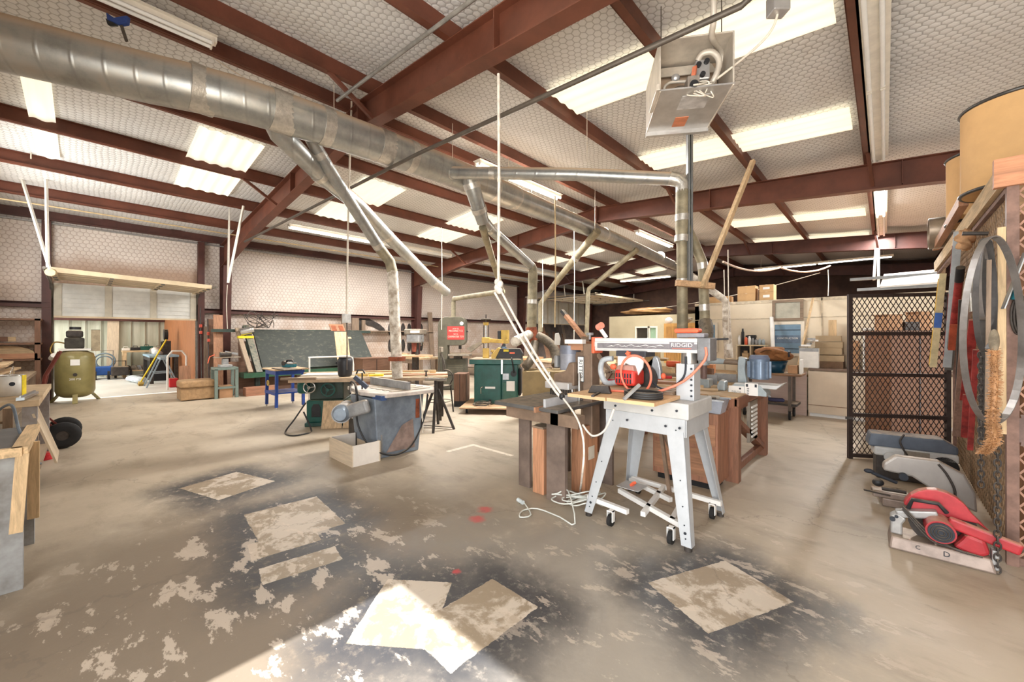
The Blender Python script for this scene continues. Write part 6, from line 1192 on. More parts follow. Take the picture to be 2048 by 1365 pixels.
# gate
G0, G1 = Vector((-.32, 6.19, 0)), Vector((.54, 6.70, 0)); ga = math.atan2((G1-G0).y, (G1-G0).x); GW = (G1-G0).length
gt = thing('mesh_gate', 'dark expanded-metal gate swung open from the tool cage', 'gate', G0, ga)
for (x0, x1, z0, z1) in ((0, .04, 0, 1.95), (GW-.04, GW, 0, 1.95), (.04, GW-.04, 1.91, 1.95), (.04, GW-.04, .02, .06), (.04, GW-.04, 1.46, 1.5), (.04, GW-.04, .98, 1.02), (.04, GW-.04, .5, .54)): MB().box(x0, x1, -.02, .02, z0, z1).build('frame_bar', M_gate, gt)
mesh_lattice((.04, 0, .06), (1, 0, 0), (0, 0, 1), GW-.08, 1.85, .052, .092, .0075).build('mesh', M_gate, gt); MB().box(-.04, .03, -.03, -.02, .47, .5).build('latch', M_chrome, gt)
fc2 = thing('filing_cabinet', 'brown wooden cabinet standing behind the open mesh gate', 'cabinet', (.1, 7.45, 0), YAW); MB().box(-.05, .72, 0, .4, .06, 1.5).build('body', wood('cab_brown', (116, 74, 48), 'z', var=.1), fc2); MB().box(.33, .34, -.006, 0, .1, 1.46).build('door_gap', M_ink, fc2); MB().box(0, .68, .03, .36, 0, .06).build('plinth', M_black, fc2); MB().box(-.07, .74, -.02, .42, 1.5, 1.53).build('top', W_dark['x'], fc2)
for q, (x, w, h, lb) in enumerate(((.1, .2, .22, 'open brown carton on the cabinet behind the gate, left'), (.52, .16, .26, 'brown carton on the cabinet behind the gate, right'), (.34, .2, .12, 'low dark crate on the cabinet behind the gate, middle'))):
    one('carton', MB().box(-w/2, w/2, -.1, .1, 0, h).box(-w/2-.04, -w/2, -.1, .1, h-.01, h), mat('card', (182, 140, 104)) if q < 2 else M_iron, lb, 'carton', on(fc2, x, .2, 1.532), YAW)
# raised door rails and slats beyond the gate
d4 = struct('door_4', MB().bar(fD(1700, 560, 7.6), fD(1885, 547, 6.9), .05, .05).bar(fD(1714, 580, 7.4), fD(1885, 571, 6.7), .05, .05), M_gal2)
a, b, c, d_ = fD(1768, 552, 7.5), fD(1888, 541, 7.0), fD(1888, 568, 6.6), fD(1760, 577, 7.1)
for q in range(4):
    f0, f1 = q/4, (q+.86)/4; m = MB(); P = [a.lerp(d_, f0), b.lerp(c, f0), b.lerp(c, f1), a.lerp(d_, f1)]; m.add(P+[p+Vector((0, 0, .03)) for p in P], [(0, 1, 2, 3), (7, 6, 5, 4), (0, 4, 5, 1), (1, 5, 6, 2), (2, 6, 7, 3), (3, 7, 4, 0)]); m.build('overhead_panel', M_white, d4)
MB().bar(fD(1757, 578, 7.3), fD(1757, 498, 7.6), .04, .04).build('hanging_angle', M_ang, d4); MB().bar(fD(1748, 560, 7.5), fD(1752, 498, 7.7), .04, .04).build('hanging_angle', M_ang, d4)
M_redd = mat('dusty_red', (150, 52, 48), .6, 0, .25, 14, .5)
# ---- things hanging on the cage side
XS = .50
def hx(x, y, X=XS): return fX(x, y, X)
def onside(name, lb, cat, pts, parts): ...
lv = thing('spirit_level', 'long aluminium and red spirit level hanging on the cage side', 'level', fD(1894, 735, 4.15)); e_ = fD(1916, 463, 4.0)-lv.location
MB().bar((0, 0, 0), e_, .03, .06, (1, 0, 0)).build('body', M_gal2, lv)
for f in (.08, .35, .7): MB().bar(e_*f+Vector((-.018, 0, 0)), e_*(f+.2)+Vector((-.018, 0, 0)), .006, .03, (1, 0, 0)).build('red_strip', M_redd, lv)
yp = thing('scraper_pole', 'yellow and blue wooden pole hanging left of the spirit level', 'pole', fD(1866, 735, 4.15)); e_ = fD(1886, 548, 4.15)-yp.location
MB().bar((0, 0, 0), e_, .04, .05, (1, 0, 0)).build('wooden_shaft', mat('pole_tan', (198, 182, 140), .6), yp); MB().bar(e_*.42, e_*.58, .044, .054, (1, 0, 0)).build('blue_band', M_pw, yp); MB().bar(e_*.02+Vector((-.022, .02, 0)), e_*.95+Vector((-.022, .02, 0)), .006, .02, (1, 0, 0)).build('yellow_edge', mat('yellow_dull', (200, 160, 60), .5), yp)
bc_ = thing('bolt_cutter', 'red-handled bolt cutter hanging right of the spirit level', 'bolt cutter', hx(1907, 655)); e_ = hx(1920, 545)-bc_.location
MB().cyl((0, 0, 0), e_*.9, .028, n=12).build('handle', M_redd, bc_); MB().cyl(e_*.85, e_*1.08, .03, n=12).build('grip', M_black, bc_); MB().bar((0, 0, 0), e_*-.9, .03, .06, (1, 0, 0)).build('jaw_arm', M_gal2, bc_)
for q, (x0, y0, x1, y1, w, m, lb, nm) in enumerate(((1912, 872, 1938, 560, .05, wood('steel_strap', (140, 110, 96), 'z'), 'long brown wooden straightedge hanging behind the tools', 'straightedge'), (1928, 800, 1948, 640, .05, M_redd, 'red pipe handle slanting behind the saw blades', 'pipe handle'), (1940, 900, 1952, 700, .03, M_redd, 'dull red bar hanging behind the chain', 'bar'), (1930, 875, 1935, 790, .05, M_redd, 'short red clamp bar low on the cage side', 'clamp bar'), (1962, 880, 1966, 560, .025, M_iron, 'dark rod hanging inside the blade loops', 'rod'), (1974, 820, 1978, 520, .02, W_old['z'], 'pine strip hanging behind the blade loops', 'strip'), (1912, 860, 1922, 600, .03, M_iron, 'dark iron bar hanging by the brown straightedge', 'bar'), (1903, 700, 1907, 650, .05, mat('dull_orange', (176, 84, 58), .6, 0, .15, 10), 'orange-handled scoop hanging below the yellow pole', 'scoop'))):
    p = hx(x0, y0, XS-.01*(q % 3)); one(nm.replace(' ', '_'), MB().bar((0, 0, 0), hx(x1, y1, XS-.01*(q % 3))-p, .02, w, (1, 0, 0)), m, lb, nm, p)
p = hx(2004, 868, .545); one('pine_slat', MB().bar((0, 0, 0), hx(2003, 455, .545)-p, .02, .035, (1, 0, 0)), W_pine['z'], 'bright pine slat fixed upright at the cage corner', 'slat', p)
gg = thing('grease_gun', 'chrome grease gun hanging in the middle of the cage side', 'grease gun', hx(1951, 625, .49)); e_ = hx(1947, 540, .49)-gg.location; MB().cyl((0, 0, 0), e_*.75, .03, n=16).build('barrel', M_chrome, gg); MB().cyl(e_*.75, e_, .022, n=12).build('head', M_iron, gg); MB().ring(e_*-.12, (1, 0, 0), .03, .006).build('hook', M_chrome, gg); MB().cyl((0, 0, 0), e_*-.4, .01).build('rod', M_chrome, gg)
R.seed(4)
def blade_loop(lb, c, w, h, m, wid=.022, rz=YAW, tilt=0):   # a coil of band saw blade hanging as a long oval
    t = MB(); n = 44; vs = []
    for i in range(n):
        a = 2*PI*i/n
        for k_, y in ((1, -wid/2), (1, wid/2), (.988, wid/2), (.988, -wid/2)): vs.append((k_*w/2*math.sin(a)*(1-.12*math.cos(a)), y, k_*h/2*math.cos(a)))
    t.add(vs, [(4*i+k_, 4*i+(k_+1) % 4, 4*((i+1) % n)+(k_+1) % 4, 4*((i+1) % n)+k_) for i in range(n) for k_ in range(4)])
    return one('bandsaw_blade', t, m, lb, 'saw blade', c, rz, 'band saw blades on the cage')
M_redd = mat('dusty_red', (150, 52, 48), .6, 0, .25, 14, .5)
M_bl = mat('blade_steel', (150, 146, 144), .35, .7, .12, 8); M_bld = mat('blade_dark', (98, 96, 96), .4, .6, .14, 8)
blade_loop('widest band saw blade loop hanging out past the cage corner', fD(1985, 660, 2.42), .36, 1.14, M_bl, .04, YAW)
for q, (x, y, w, h, m, lb) in enumerate(((1970, 590, .12, .72, M_bld, 'dark band saw blade loop, longest of the inner ones'), (1968, 560, .1, .52, M_bl, 'bright band saw blade loop, shortest of the inner ones'), (1975, 600, .16, .78, M_bld, 'wide dark band saw blade loop behind the grease gun'), (1964, 575, .08, .6, M_bl, 'narrow bright band saw blade loop next to the grease gun'))): blade_loop(lb, fD(x, y, 2.52+.05*q), w, h, m, .035, YAW+.2*q)
pg = one('peg', MB().cyl((0, 0, 0), (-.12, 0, .02), .014, n=12), M_iron, 'thick iron peg the saw blades hang on', 'peg', hx(1968, 468)+Vector((.02, 0, 0))); p = hx(1930, 480); one('glove', lump(MB(), (0, 0, 0), (.05, .09, .09), 3, .3), mat('glove_tan', (190, 148, 108), .9, 0, .15, 12), 'tan crumpled leather glove hung above the grease gun', 'glove', p)
one('paper_tag', MB().box(-.002, .002, -.06, .06, -.12, .12), M_sign_w, 'white paper tag hanging among the saw blades', 'tag', fD(1976, 580, 2.6), 0)
def chain(lb, top, n, L=.05):
    t = thing('chain', lb, 'chain', top)
    for i in range(n):
        a = MB(); z = -L*.72*i; c = []
        for k_ in range(12):
            q = 2*PI*k_/12; x, zz = .014*math.cos(q), L/2*math.sin(q); c.append((x, 0, z+zz) if i % 2 else (0, x, z+zz))
        a.tube(c, .0045, 6, closed=True).build('chain_link', M_iron, t)
    return t
chain('left steel chain hanging in front of the cage side', hx(1962, 700, .47), 26); chain('right steel chain hanging down to the chop saws', hx(1995, 820, .50), 28)
cb_ = thing('coir_brush', 'long worn coir-bristle brush hanging at the cage corner', 'brush', hx(1988, 700, .46)); R.seed(6); P = smooth([Vector((0, 0, .0)), hx(1990, 770, .45)-cb_.location, hx(1985, 840, .44)-cb_.location, hx(1988, 880, .43)-cb_.location, hx(1965, 905, .42)-cb_.location], 10)
MB().tube(P, .013, 8).build('core', mat('coir', (168, 124, 84)), cb_); b = MB(); u1, u2 = Vector((SY*0+CY, SY, 0)), Vector((-SY, CY, 0))
for i in range(len(P)-1):
    for q in range(34):
        a = R.uniform(0, 2*PI); d0 = P[i].lerp(P[i+1], R.random()); dr_ = (u1*math.cos(a)+u2*math.sin(a)*.8+Vector((0, 0, R.uniform(-.5, .3)))); b.bar(d0, d0+dr_*R.uniform(.022, .038), .003, .003)
br_ = b.build('bristles', mat('coir', (168, 124, 84), .9, 0, .15, 20), cb_); br_['kind'] = 'stuff'
MB().ell((0, 0, .05), (.022, .026, .07)).build('tie_knot', mat('knot_grey', (128, 116, 98), .9, 0, .2, 20), cb_)
sbp = hx(2012, 870, .0); sb = thing('circular_saw_blade', 'dark round toothed saw blade wired to the cage front', 'saw blade', (.76, CYN-.035, .86)); M_sb = mat('blade_rusty', (104, 84, 76), .5, .4, .2, 6)
MB().prism([((.17 if i % 2 else .155)*math.cos(2*PI*i/72), (.17 if i % 2 else .155)*math.sin(2*PI*i/72)) for i in range(72)], (0, 0, 0), (1, 0, 0), (0, 0, 1), (0, .003, 0)).build('disc', M_sb, sb); MB().cyl((0, -.002, 0), (0, .006, 0), .02, n=16).build('bore', M_ink, sb)
for q, (x0, y0, x1, y1, lb) in enumerate(((2006, 618, 2050, 505, 'aluminium straightedge slanting across the cage corner'),)):
    p = fD(x0, y0, 2.5); one('straightedge', MB().bar((0, 0, 0), fD(x1, y1, 2.45)-p, .05, .006), M_gal2, lb, 'straightedge', p)
ck = MB()
for q in range(5): ck.tube(smooth([(.05*math.sin(a)+.006*q, -.01*q, -.1+.12*math.cos(a)) for a in [2*PI*i/14 for i in range(15)]], 2), .006, 6)
one('cable_hank', ck, M_iron, 'dark cable hank hanging at the cage corner with a blue end', 'cable', fD(2038, 600, 2.5), YAW); one('cable_end', MB().cyl((0, 0, 0), (.01, 0, .06), .02), mat('teal_tool', (28, 140, 150)), 'teal connector on the cable hank at the cage corner', 'connector', fD(2030, 600, 2.48))
# ---- the three saws on the floor by the cage
c1 = thing('chop_saw', 'red abrasive chop saw on the floor, nearest the camera by the cage', 'chop saw', (.26, 3.76, 0), .03)
M_cb = mat('saw_base', (148, 132, 122), .45, .4, .14, 9, .4); M_cr = mat('chop_red', (176, 50, 56), .42, 0, .12, 6, .6); M_arm_ = mat('saw_arm', (166, 164, 162), .4, .4, .1)
b = MB(); b.add([(-.24, 0, .0), (.24, 0, 0), (.24, .25, 0), (-.24, .25, 0), (-.23, .015, .085), (.22, .015, .085), (.22, .24, .085), (-.23, .24, .085)], [(0, 1, 2, 3), (4, 5, 6, 7), (0, 1, 5, 4), (1, 2, 6, 5), (2, 3, 7, 6), (3, 0, 4, 7)]); b.build('base', M_cb, c1, .012)
for x, s_, t_ in ((-.1, .035, 'C'), (.03, .045, 'D')): text('lettering', t_, s_, M_ink, c1, (x, .004, .05), (PI/2-.17, 0, 0), .001)
MB().prism([(-.23, .085), (-.17, .085), (-.17, .16), (-.15, .2), (-.19, .23), (-.23, .2)], (0, .06, 0), (1, 0, 0), (0, 0, 1), (0, .1, 0)).build('pivot', M_arm_, c1, .01); MB().cyl((-.22, .055, .19), (-.22, .04, .19), .015).cyl((-.2, .055, .21), (-.2, .045, .21), .01).build('pivot_bolt', M_ink, c1)
MB().bar((-.2, .1, .22), (.0, .1, .27), .07, .05).build('arm', M_arm_, c1, .01)
P = [(-.16, .28)]+[(.0+.17*math.cos(a), .22+.2*math.sin(a)) for a in [PI*(.85-.7*i/8) for i in range(9)]]+[(.24, .2), (.18, .25), (-.1, .25)]
MB().prism(P, (0, .13, 0), (1, 0, 0), (0, 0, 1), (0, .07, 0)).build('blade_guard', M_cr, c1, .02, 3)
MB().cyl((.0, -.04, .2), (.0, .12, .2), .07, n=24).build('motor', M_cr, c1, .008); MB().cyl((0, -.042, .2), (0, -.052, .2), .06, n=24).build('motor_vent', M_ink, c1)
for q in (.015, .03, .045): MB().ring((0, -.053, .2), (0, 1, 0), q, .004, 24, 6).build('vent_ring', M_iron, c1)
MB().bar((.04, .06, .25), (.34, .05, .17), .05, .07).build('handle_bar', M_cr, c1, .015, 3); MB().prism([(.12, .2), (.2, .18), (.22, .1), (.16, .06), (.06, .1), (.1, .16)], (0, .03, 0), (1, 0, 0), (0, 0, 1), (0, .1, 0)).build('lower_guard', M_cr, c1, .02)
MB().cyl((.02, .14, .2), (.02, .15, .2), .16, n=32).build('cutting_wheel', M_iron, c1); MB().tube([(-.14, .1, .27), (-.12, .08, .34), (.0, .08, .345), (.04, .1, .29)], .013, 8).build('carry_handle', M_black, c1)
MB().box(-.02, -.01, .04, .22, .085, .16).build('fence', M_cb, c1); MB().cyl((.0, .12, .12), (.2, .12, .12), .02).build('vise_screw', M_iron, c1); MB().box(.22, .25, .02, .08, .02, .14).build('vise_end', M_arm_, c1, .005)
for q in range(3): MB().tube(smooth([(-.17, .05, .29-.01*q), (-.05, -.01, .17-.02*q), (.05, .01, .1), (.12+.03*q, .0, .09)], 6), .006, 6).build('cable', M_iron, c1)
c2 = thing('chop_saw', 'grey metal-cutting saw with a large plain guard, middle of the three', 'chop saw', (.27, 4.78, 0), .12)
MB().box(-.3, .2, -.1, .16, 0, .07).build('base', M_cb, c2, .01); MB().prism([(-.28, .34), (-.2, .42), (.06, .42), (.2, .34), (.26, .2), (.27, .05), (.1, .12), (-.1, .26), (-.28, .28)], (0, .0, 0), (1, 0, 0), (0, 0, 1), (0, .09, 0)).build('blade_guard', mat('guard_dusty', (168, 162, 156), .4, .3, .06, 4, .4), c2, .015)
MB().cyl((-.16, -.01, .26), (-.16, -.05, .26), .03, n=16).build('guard_knob', M_ink, c2); MB().tube([(-.2, -.03, .2), (-.36, -.05, .26)], .014).build('handle', M_ink, c2); MB().ell((-.38, -.05, .27), (.035, .02, .02)).build('handle_knob', M_ink, c2); MB().box(-.36, -.12, -.1, .04, .07, .12).build('vise', M_cb, c2, .008); MB().cyl((-.3, -.08, .15), (-.15, -.08, .15), .02).build('vise_screw', M_iron, c2); MB().tube(smooth([(.05, -.01, .4), (.1, -.02, .32), (.14, -.03, .2), (.12, -.05, .08)], 6), .008, 6).build('cable', M_iron, c2); MB().ell((-.32, -.04, .18), (.04, .03, .035)).build('motor_cap', M_black, c2); MB().tube([(-.25, -.1, .1), (-.42, -.12, .12)], .008).build('lever', M_iron, c2)
c3 = thing('chop_saw', 'blue-grey and white tool lying on its stand, farthest of the three', 'saw', (.14, 5.65, 0), .15)
MB().prism([(-.28, .36), (-.26, .46), (.26, .46), (.36, .4), (.36, .32), (-.28, .32)], (0, -.1, 0), (1, 0, 0), (0, 0, 1), (0, .22, 0)).build('housing', mat('housing_slate', (88, 96, 108), .45, 0, .1, 6, .5), c3, .02); MB().box(-.24, .36, -.12, .1, .24, .33).build('white_cover', M_greys, c3, .02)
MB().cyl((-.12, -.12, .24), (-.12, -.15, .24), .05, n=18).build('motor_boss', M_greys, c3); MB().box(-.02, .16, -.125, -.12, .22, .32).build('data_label', M_cast, c3); MB().box(-.22, .34, -.08, .1, .0, .24).build('base', M_iron, c3, .015); MB().cyl((.26, -.12, .2), (.26, .06, .2), .1, n=20).build('motor', M_black, c3)
MB().tube(smooth([(-.02, -.13, .48), (-.05, -.14, .4), (.0, -.15, .28), (.06, -.15, .2)], 6), .008, 6).build('cable', M_iron, c3)
# ================================================================ LEFT EDGE: benches, lumber, hand truck, compressor, lean-to
R.seed(77)
ba = bench('grey-painted heavy workbench at the left edge piled with lumber', -7.6, -5.75, -1.28, -.3, .86, mat('bench_dusty', (196, 172, 140), .7, 0, .12, 4), mat('bench_grey', (150, 146, 144), .7, 0, .2, 4, c2=(112, 96, 88)), False)
MB().box(.05, 1.8, .3, .96, .1, .14).build('lower_shelf', W_old['x'], ba)
M_alu2 = mat('rail_aluminium', (186, 196, 202), .25, .8, .08)
bb = thing('workbench', 'grey weathered trestle bench nearest the camera at the left edge', 'workbench', (-4.45, -1.25, 0))
M_gw = mat('weathered_grey', (166, 168, 168), .75, 0, .16, 3.4, c2=(120, 116, 112))
MB().box(0, .85, 0, .98, .78, .81).build('top', mat('dark_mat', (96, 94, 92), .7, 0, .1, 6), bb); MB().box(0, .87, .96, 1.02, .77, .82).box(.84, .88, 0, 1.0, .77, .82).build('edging', W_pine['x'], bb)
MB().box(.78, .84, .85, 1.0, .0, .78).build('leg', M_gw, bb); MB().box(.05, .11, .85, 1.0, 0, .78).build('leg', M_gw, bb)
MB().bar((.86, .6, 0), (.84, .7, .78), .3, .05, (1, 0, 0)).build('leg', M_gw, bb); MB().bar((.9, .98, .35), (.86, 1.0, .78), .05, .03, (1, 0, 0)).build('batten', W_pine['z'], bb); MB().bar((.52, 1.02, .3), (.5, 1.02, .78), .05, .03).build('batten', W_pine['z'], bb)
one('cable', MB().tube(smooth([(0, 0, 0), (.35, .1, .08), (.55, .15, -.08), (.4, .2, -.3), (.2, .22, -.38)], 8), .009, 6), mat('cable_grey', (96, 104, 112), .5), 'grey cable looping off the nearest left bench', 'cable', (-4.7, -.45, .9))
cn = thing('paint_can', 'white paint tin with a yellow label edge on the left bench', 'paint can', (-6.35, -.52, .862))
MB().lathe([(0, 0), (.1, 0), (.1, .2), (.094, .2), (.09, .19), (0, .19)], n=24).build('tin', mat('tin_white', (222, 220, 214), .4, 0, .05), cn); MB().ring((0, 0, .2), (0, 0, 1), .098, .005).build('rim', M_chrome, cn); MB().tube(arc((0, 0, .19), (1, 0, 0), (0, .2, 1), .1, .05, PI-.05, 12), .003, 5).build('bail', M_chrome, cn)
MB().prism([(.1*math.cos(a), .1*math.sin(a)) for a in (.9, 1.1, 1.3, 1.5)]+[(.104*math.cos(a), .104*math.sin(a)) for a in (1.5, 1.3, 1.1, .9)], (0, 0, .0), (1, 0, 0), (0, 1, 0), (0, 0, .2)).build('yellow_label', mat('yellow_bright', (226, 200, 40), .5), cn); MB().cyl((.098, .02, .12), (.1025, .021, .12), .02, n=14).build('spot', M_ink, cn)
for q, (x, y, l, w, h, z, rz, m, lb) in enumerate(((-7.4, -1.2, 1.3, .12, .03, .862, .15, W_pine['x'], 'pine board at the bottom of the left bench pile'), (-7.5, -1.0, 1.5, .1, .03, .9, .1, W_red['x'], 'reddish board low in the left bench pile'), (-7.5, -1.1, 1.6, .1, .025, .97, .18, W_pine['x'], 'pale board in the middle of the left bench pile'), (-7.6, -.95, 1.7, .09, .025, 1.03, .02, W_red['x'], 'reddish strip near the top of the left bench pile'), (-7.55, -1.15, 1.9, .11, .025, 1.09, .12, W_pine['x'], 'long pine board topping the left bench pile'), (-7.0, -1.1, .8, .08, .02, 1.13, .3, W_ply['x'], 'short plywood strip lying on top of the left pile'), (-7.5, -1.25, 1.0, .2, .04, .932, -.03, W_ply['x'], 'wide plywood piece inside the left bench pile'))):
    one('board', MB().box(0, l, 0, w, 0, h), m, lb, 'board', (x, y, z), rz, 'boards piled on the left bench')
for q in range(3): one('support_block', MB().box(-.05, .05, -.05, .05, 0, (.07, .1, .16)[q]), W_old['x'], ('low wooden block propping the left bench pile', 'mid-height wooden block propping the left bench pile', 'tall wooden block propping the left bench pile')[q], 'block', (-7.3+.4*q, -.62, .862))
for q, (x, y, l, z) in enumerate(((-6.25, -.38, .55, .87), (-6.2, -.75, .8, .95))): one('metal_rail', MB().box(0, l, 0, .05, 0, .025).box(0, l, .02, .03, .025, .04), M_alu2, ('short shiny aluminium rail at the left bench edge', 'long shiny aluminium rail crossing the left bench')[q], 'rail', (x, y, z), -.1)
one('drawer_tray', MB().box(0, .5, 0, .02, 0, .1).box(0, .5, .22, .24, 0, .1).box(.48, .5, .02, .22, 0, .1).box(0, .02, .02, .22, 0, .1).box(.02, .48, .02, .22, 0, .015), wood('pale_ply', (216, 198, 172), 'x', var=.1), 'pale open tray on the front of the left bench', 'tray', (-6.4, -.98, .864), .05)
one('plywood_offcut', MB().bar((0, 0, 0), (.05, -.14, .5), .38, .016, (0, 1, 0)), wood('pale_ply', (216, 198, 172), 'z', var=.1), 'pale rounded plywood piece leaning on the left bench leg', 'plywood', (-6.0, -.2, .25))
bx2 = one('low_crate', MB().box(0, .6, 0, .25, 0, .25), W_old['x'], 'low worn wooden crate under the left workbench', 'crate', (-6.62, -.6, .142)); bx2['label'] = 'worn wooden crate on the shelf under the left workbench'
for q in range(4): one('red_disc', MB().cyl((0, 0, 0), (0, 0, .02), .06, n=16), M_red, 'red disc in a small stack under the left bench, %s' % ('bottom one', 'second up', 'third up', 'top one')[q], 'disc', (-7.2, -.33, .002+.021*q), 0, 'red discs under the bench')
# hand truck
hc = thing('hand_truck', 'rusty red hand truck with two black pneumatic wheels by the left bench', 'hand truck', (-8.0, -.26, 0), PI/2)
M_hr = mat('hand_truck_red', (124, 58, 50), .5, .1, .2, 8)
for y in (-.2, .2):
    MB().tube([(-.1, y, .06), (-.17, y, .5), (-.1, y, .95), (.02, y, 1.25)], .018, 8).build('rail', M_hr, hc)
    w = thing if 0 else MB().lathe([(.06, -.04), (.12, -.045), (.165, -.03), (.17, 0), (.165, .03), (.12, .045), (.06, .04)], (.05, y*1.25, .17), 24, Matrix.Rotation(PI/2, 3, 'X')).build('wheel', M_rub, hc)
    MB().cyl((.05, y*1.25-.035, .17), (.05, y*1.25+.035, .17), .065, n=16).build('hub', M_iron, w)
    MB().bar((.05, y, .17), (-.16, y, .45), .02, .02).build('strut', M_hr, hc)
for z, x in ((.35, -.14), (.62, -.16), (.95, -.1), (1.22, .01)): MB().bar((x, -.2, z), (x, .2, z), .03, .012).build('crossbar', M_hr, hc)
MB().box(-.32, -.1, -.22, .22, .05, .06).build('toe_plate', M_hr, hc); MB().cyl((.05, -.26, .17), (.05, .26, .17), .012).build('axle', M_iron, hc)
# compressor
ac = thing('air_compressor', 'tall olive upright air compressor tank with a dark pump on top', 'compressor', (-13.1, -.17, 0), PI/2)
M_ol = mat('tank_olive', (138, 128, 82), .35, .1, .08, 4, .3)
MB().lathe([(0, .1), (.18, .11), (.28, .17), (.31, .26), (.31, .98), (.28, 1.07), (.18, 1.13), (0, 1.14)], n=32).build('tank', M_ol, ac)
for q in range(3):
    a = 2*PI*q/3-PI/2; MB().bar((.28*math.cos(a), .28*math.sin(a), .18), (.42*math.cos(a), .42*math.sin(a), 0), .08, .03).build('foot', M_ol, ac)
MB().box(-.25, .25, -.2, .2, 1.14, 1.18).build('platform', M_white, ac); MB().box(-.16, .14, -.14, .14, 1.18, 1.42).build('pump', mat('pump_dark', (66, 62, 54), .6, .2, .2, 9, .3), ac, .03)
MB().box(-.14, .12, -.12, .12, 1.42, 1.58).build('cylinder_head', M_iron, ac, .04); MB().cyl((0, 0, 1.6), (0, 0, 1.66), .09).build('air_filter', M_black, ac)
bgd = MB().cyl((.28, 0, 1.35), (.33, 0, 1.35), .2, n=24).build('belt_wheel', M_iron, ac); g = MB().box(.24, .38, -.2, -.19, 1.12, 1.6).box(.24, .38, .19, .2, 1.12, 1.6).box(.24, .38, -.2, .2, 1.59, 1.6).build('belt_guard', mat('guard_tan', (160, 146, 120), .5, .2), ac)
MB().tube(smooth([(-.16, -.05, 1.3), (-.3, -.08, 1.32), (-.36, -.1, 1.15), (-.3, -.15, 1.02)], 6), .015).build('pipe', mat('brass', (150, 120, 60), .4, .7), ac); MB().cyl((-.34, -.12, .98), (-.3, -.3, 1.05), .05).build('motor_end', M_white, ac)
MB().box(-.07, .07, -.314, -.305, .82, .95).build('white_label', M_sign_w, ac); MB().cyl((0, -.3, .62), (0, -.33, .62), .035).build('port', M_iron, ac); text('lettering', '200 PSI', .06, M_sign_w, ac, (0, -.312, .52), (PI/2, 0, 0))
# racks with lumber on the wall left of the door
rk = thing('lumber_rack', 'dark wooden lumber rack on the wall left of the roll-up door', 'rack', (-13.4, -2.6, 0))
for z in (.95, 1.28, 1.78): MB().box(0, .5, 0, 1.95, z, z+.04).build('shelf', W_dark['y'], rk)
for y in (.1, 1.9): MB().box(.42, .5, y-.04, y+.04, 0, 1.82).build('post', W_dark['z'], rk)
MB().box(.46, .5, .1, 1.9, .98, 1.1).build('lip', W_red['y'], rk)
one('arch_panel', MB().prism([(-.4, 0), (.4, 0), (.4, .1)]+[(.4*math.cos(a), .1+.16*math.sin(a)) for a in [PI*i/10 for i in range(1, 10)]]+[(-.4, .1)], (0, 0, 0), (0, 1, 0), (0, 0, 1), (.03, 0, 0)), W_pine['y'], 'arched pale wooden headboard panel on the lumber rack', 'panel', (-13.1, -1.15, .995))
for q in range(6): one('lumber', MB().bar((0, 0, 0), (0, 1.5-.1*q, .05), .1, .04, (1, 0, 0)), [W_red['y'], W_pine['y'], W_dark['y']][q % 3], 'length of lumber on the rack left of the door, %s from bottom' % ORD[q], 'lumber', (-13.2+.07*(q % 3), -2.4, (1.0, 1.345, 1.345, 1.345, 1.845, 1.845)[q] if q else .995), 0, 'lumber on the wall rack')
wb = bench('low dark wooden bench along the wall under the lumber rack', -12.7, -9.0, -1.3, -.7, .74, W_old['x'])
for q in range(8): one('lumber', MB().box(0, R.uniform(1.4, 2.6), 0, R.uniform(.06, .14), 0, .035), [W_pine['x'], W_red['x'], W_ply['x'], W_old['x']][q % 4], 'board stacked on the low wall bench, %s from bottom' % ORD[q], 'lumber', (-12.4+R.uniform(0, .8), -1.15+R.uniform(0, .15), .742+.037*q), R.uniform(-.06, .06), 'boards on the low wall bench')
# ---- lean-to contents
lb_ = bench('pale bench against the far lean-to wall', -20.1, -19.3, .85, 2.02, .95, W_pine['y'], W_pine['z'])
for q, (y, m, s, lb) in enumerate(((.95, M_white, .08, 'white bottle at the left end of the lean-to bench'), (1.2, M_black, .1, 'dark tool box on the lean-to bench'), (1.5, M_green, .14, 'green tool case in the middle of the lean-to bench'), (1.82, M_cast, .1, 'grey heap of parts on the lean-to bench'))):
    one('tool_case', MB().box(-.15, .15, -s*1.2, s*1.2, 0, s).tube([(0, -.06, s), (0, -.05, s+.05), (0, .05, s+.05), (0, .06, s)], .012, 6), m, lb, 'tool case', (-19.7, y, .952), 0, None, .01)
R.seed(9)
for q in range(6): one('old_tool', MB().cyl((-.1, 0, .09), (.1, 0, .09), .08).box(-.1, .1, -.12, .1, 0, .06).box(.0, .05, -.2, .2, .04, .08), [M_iron, M_cast, M_bg2][q % 3], 'old machine part on the lean-to bench shelf, %s from the left' % ORD[q], 'part', (-19.6, 1.0+.17*q, .252), R.uniform(-1, 1), 'parts on the lean-to shelf')
M_pw = mat('washer_blue', (46, 92, 168), .5, 0, .1)
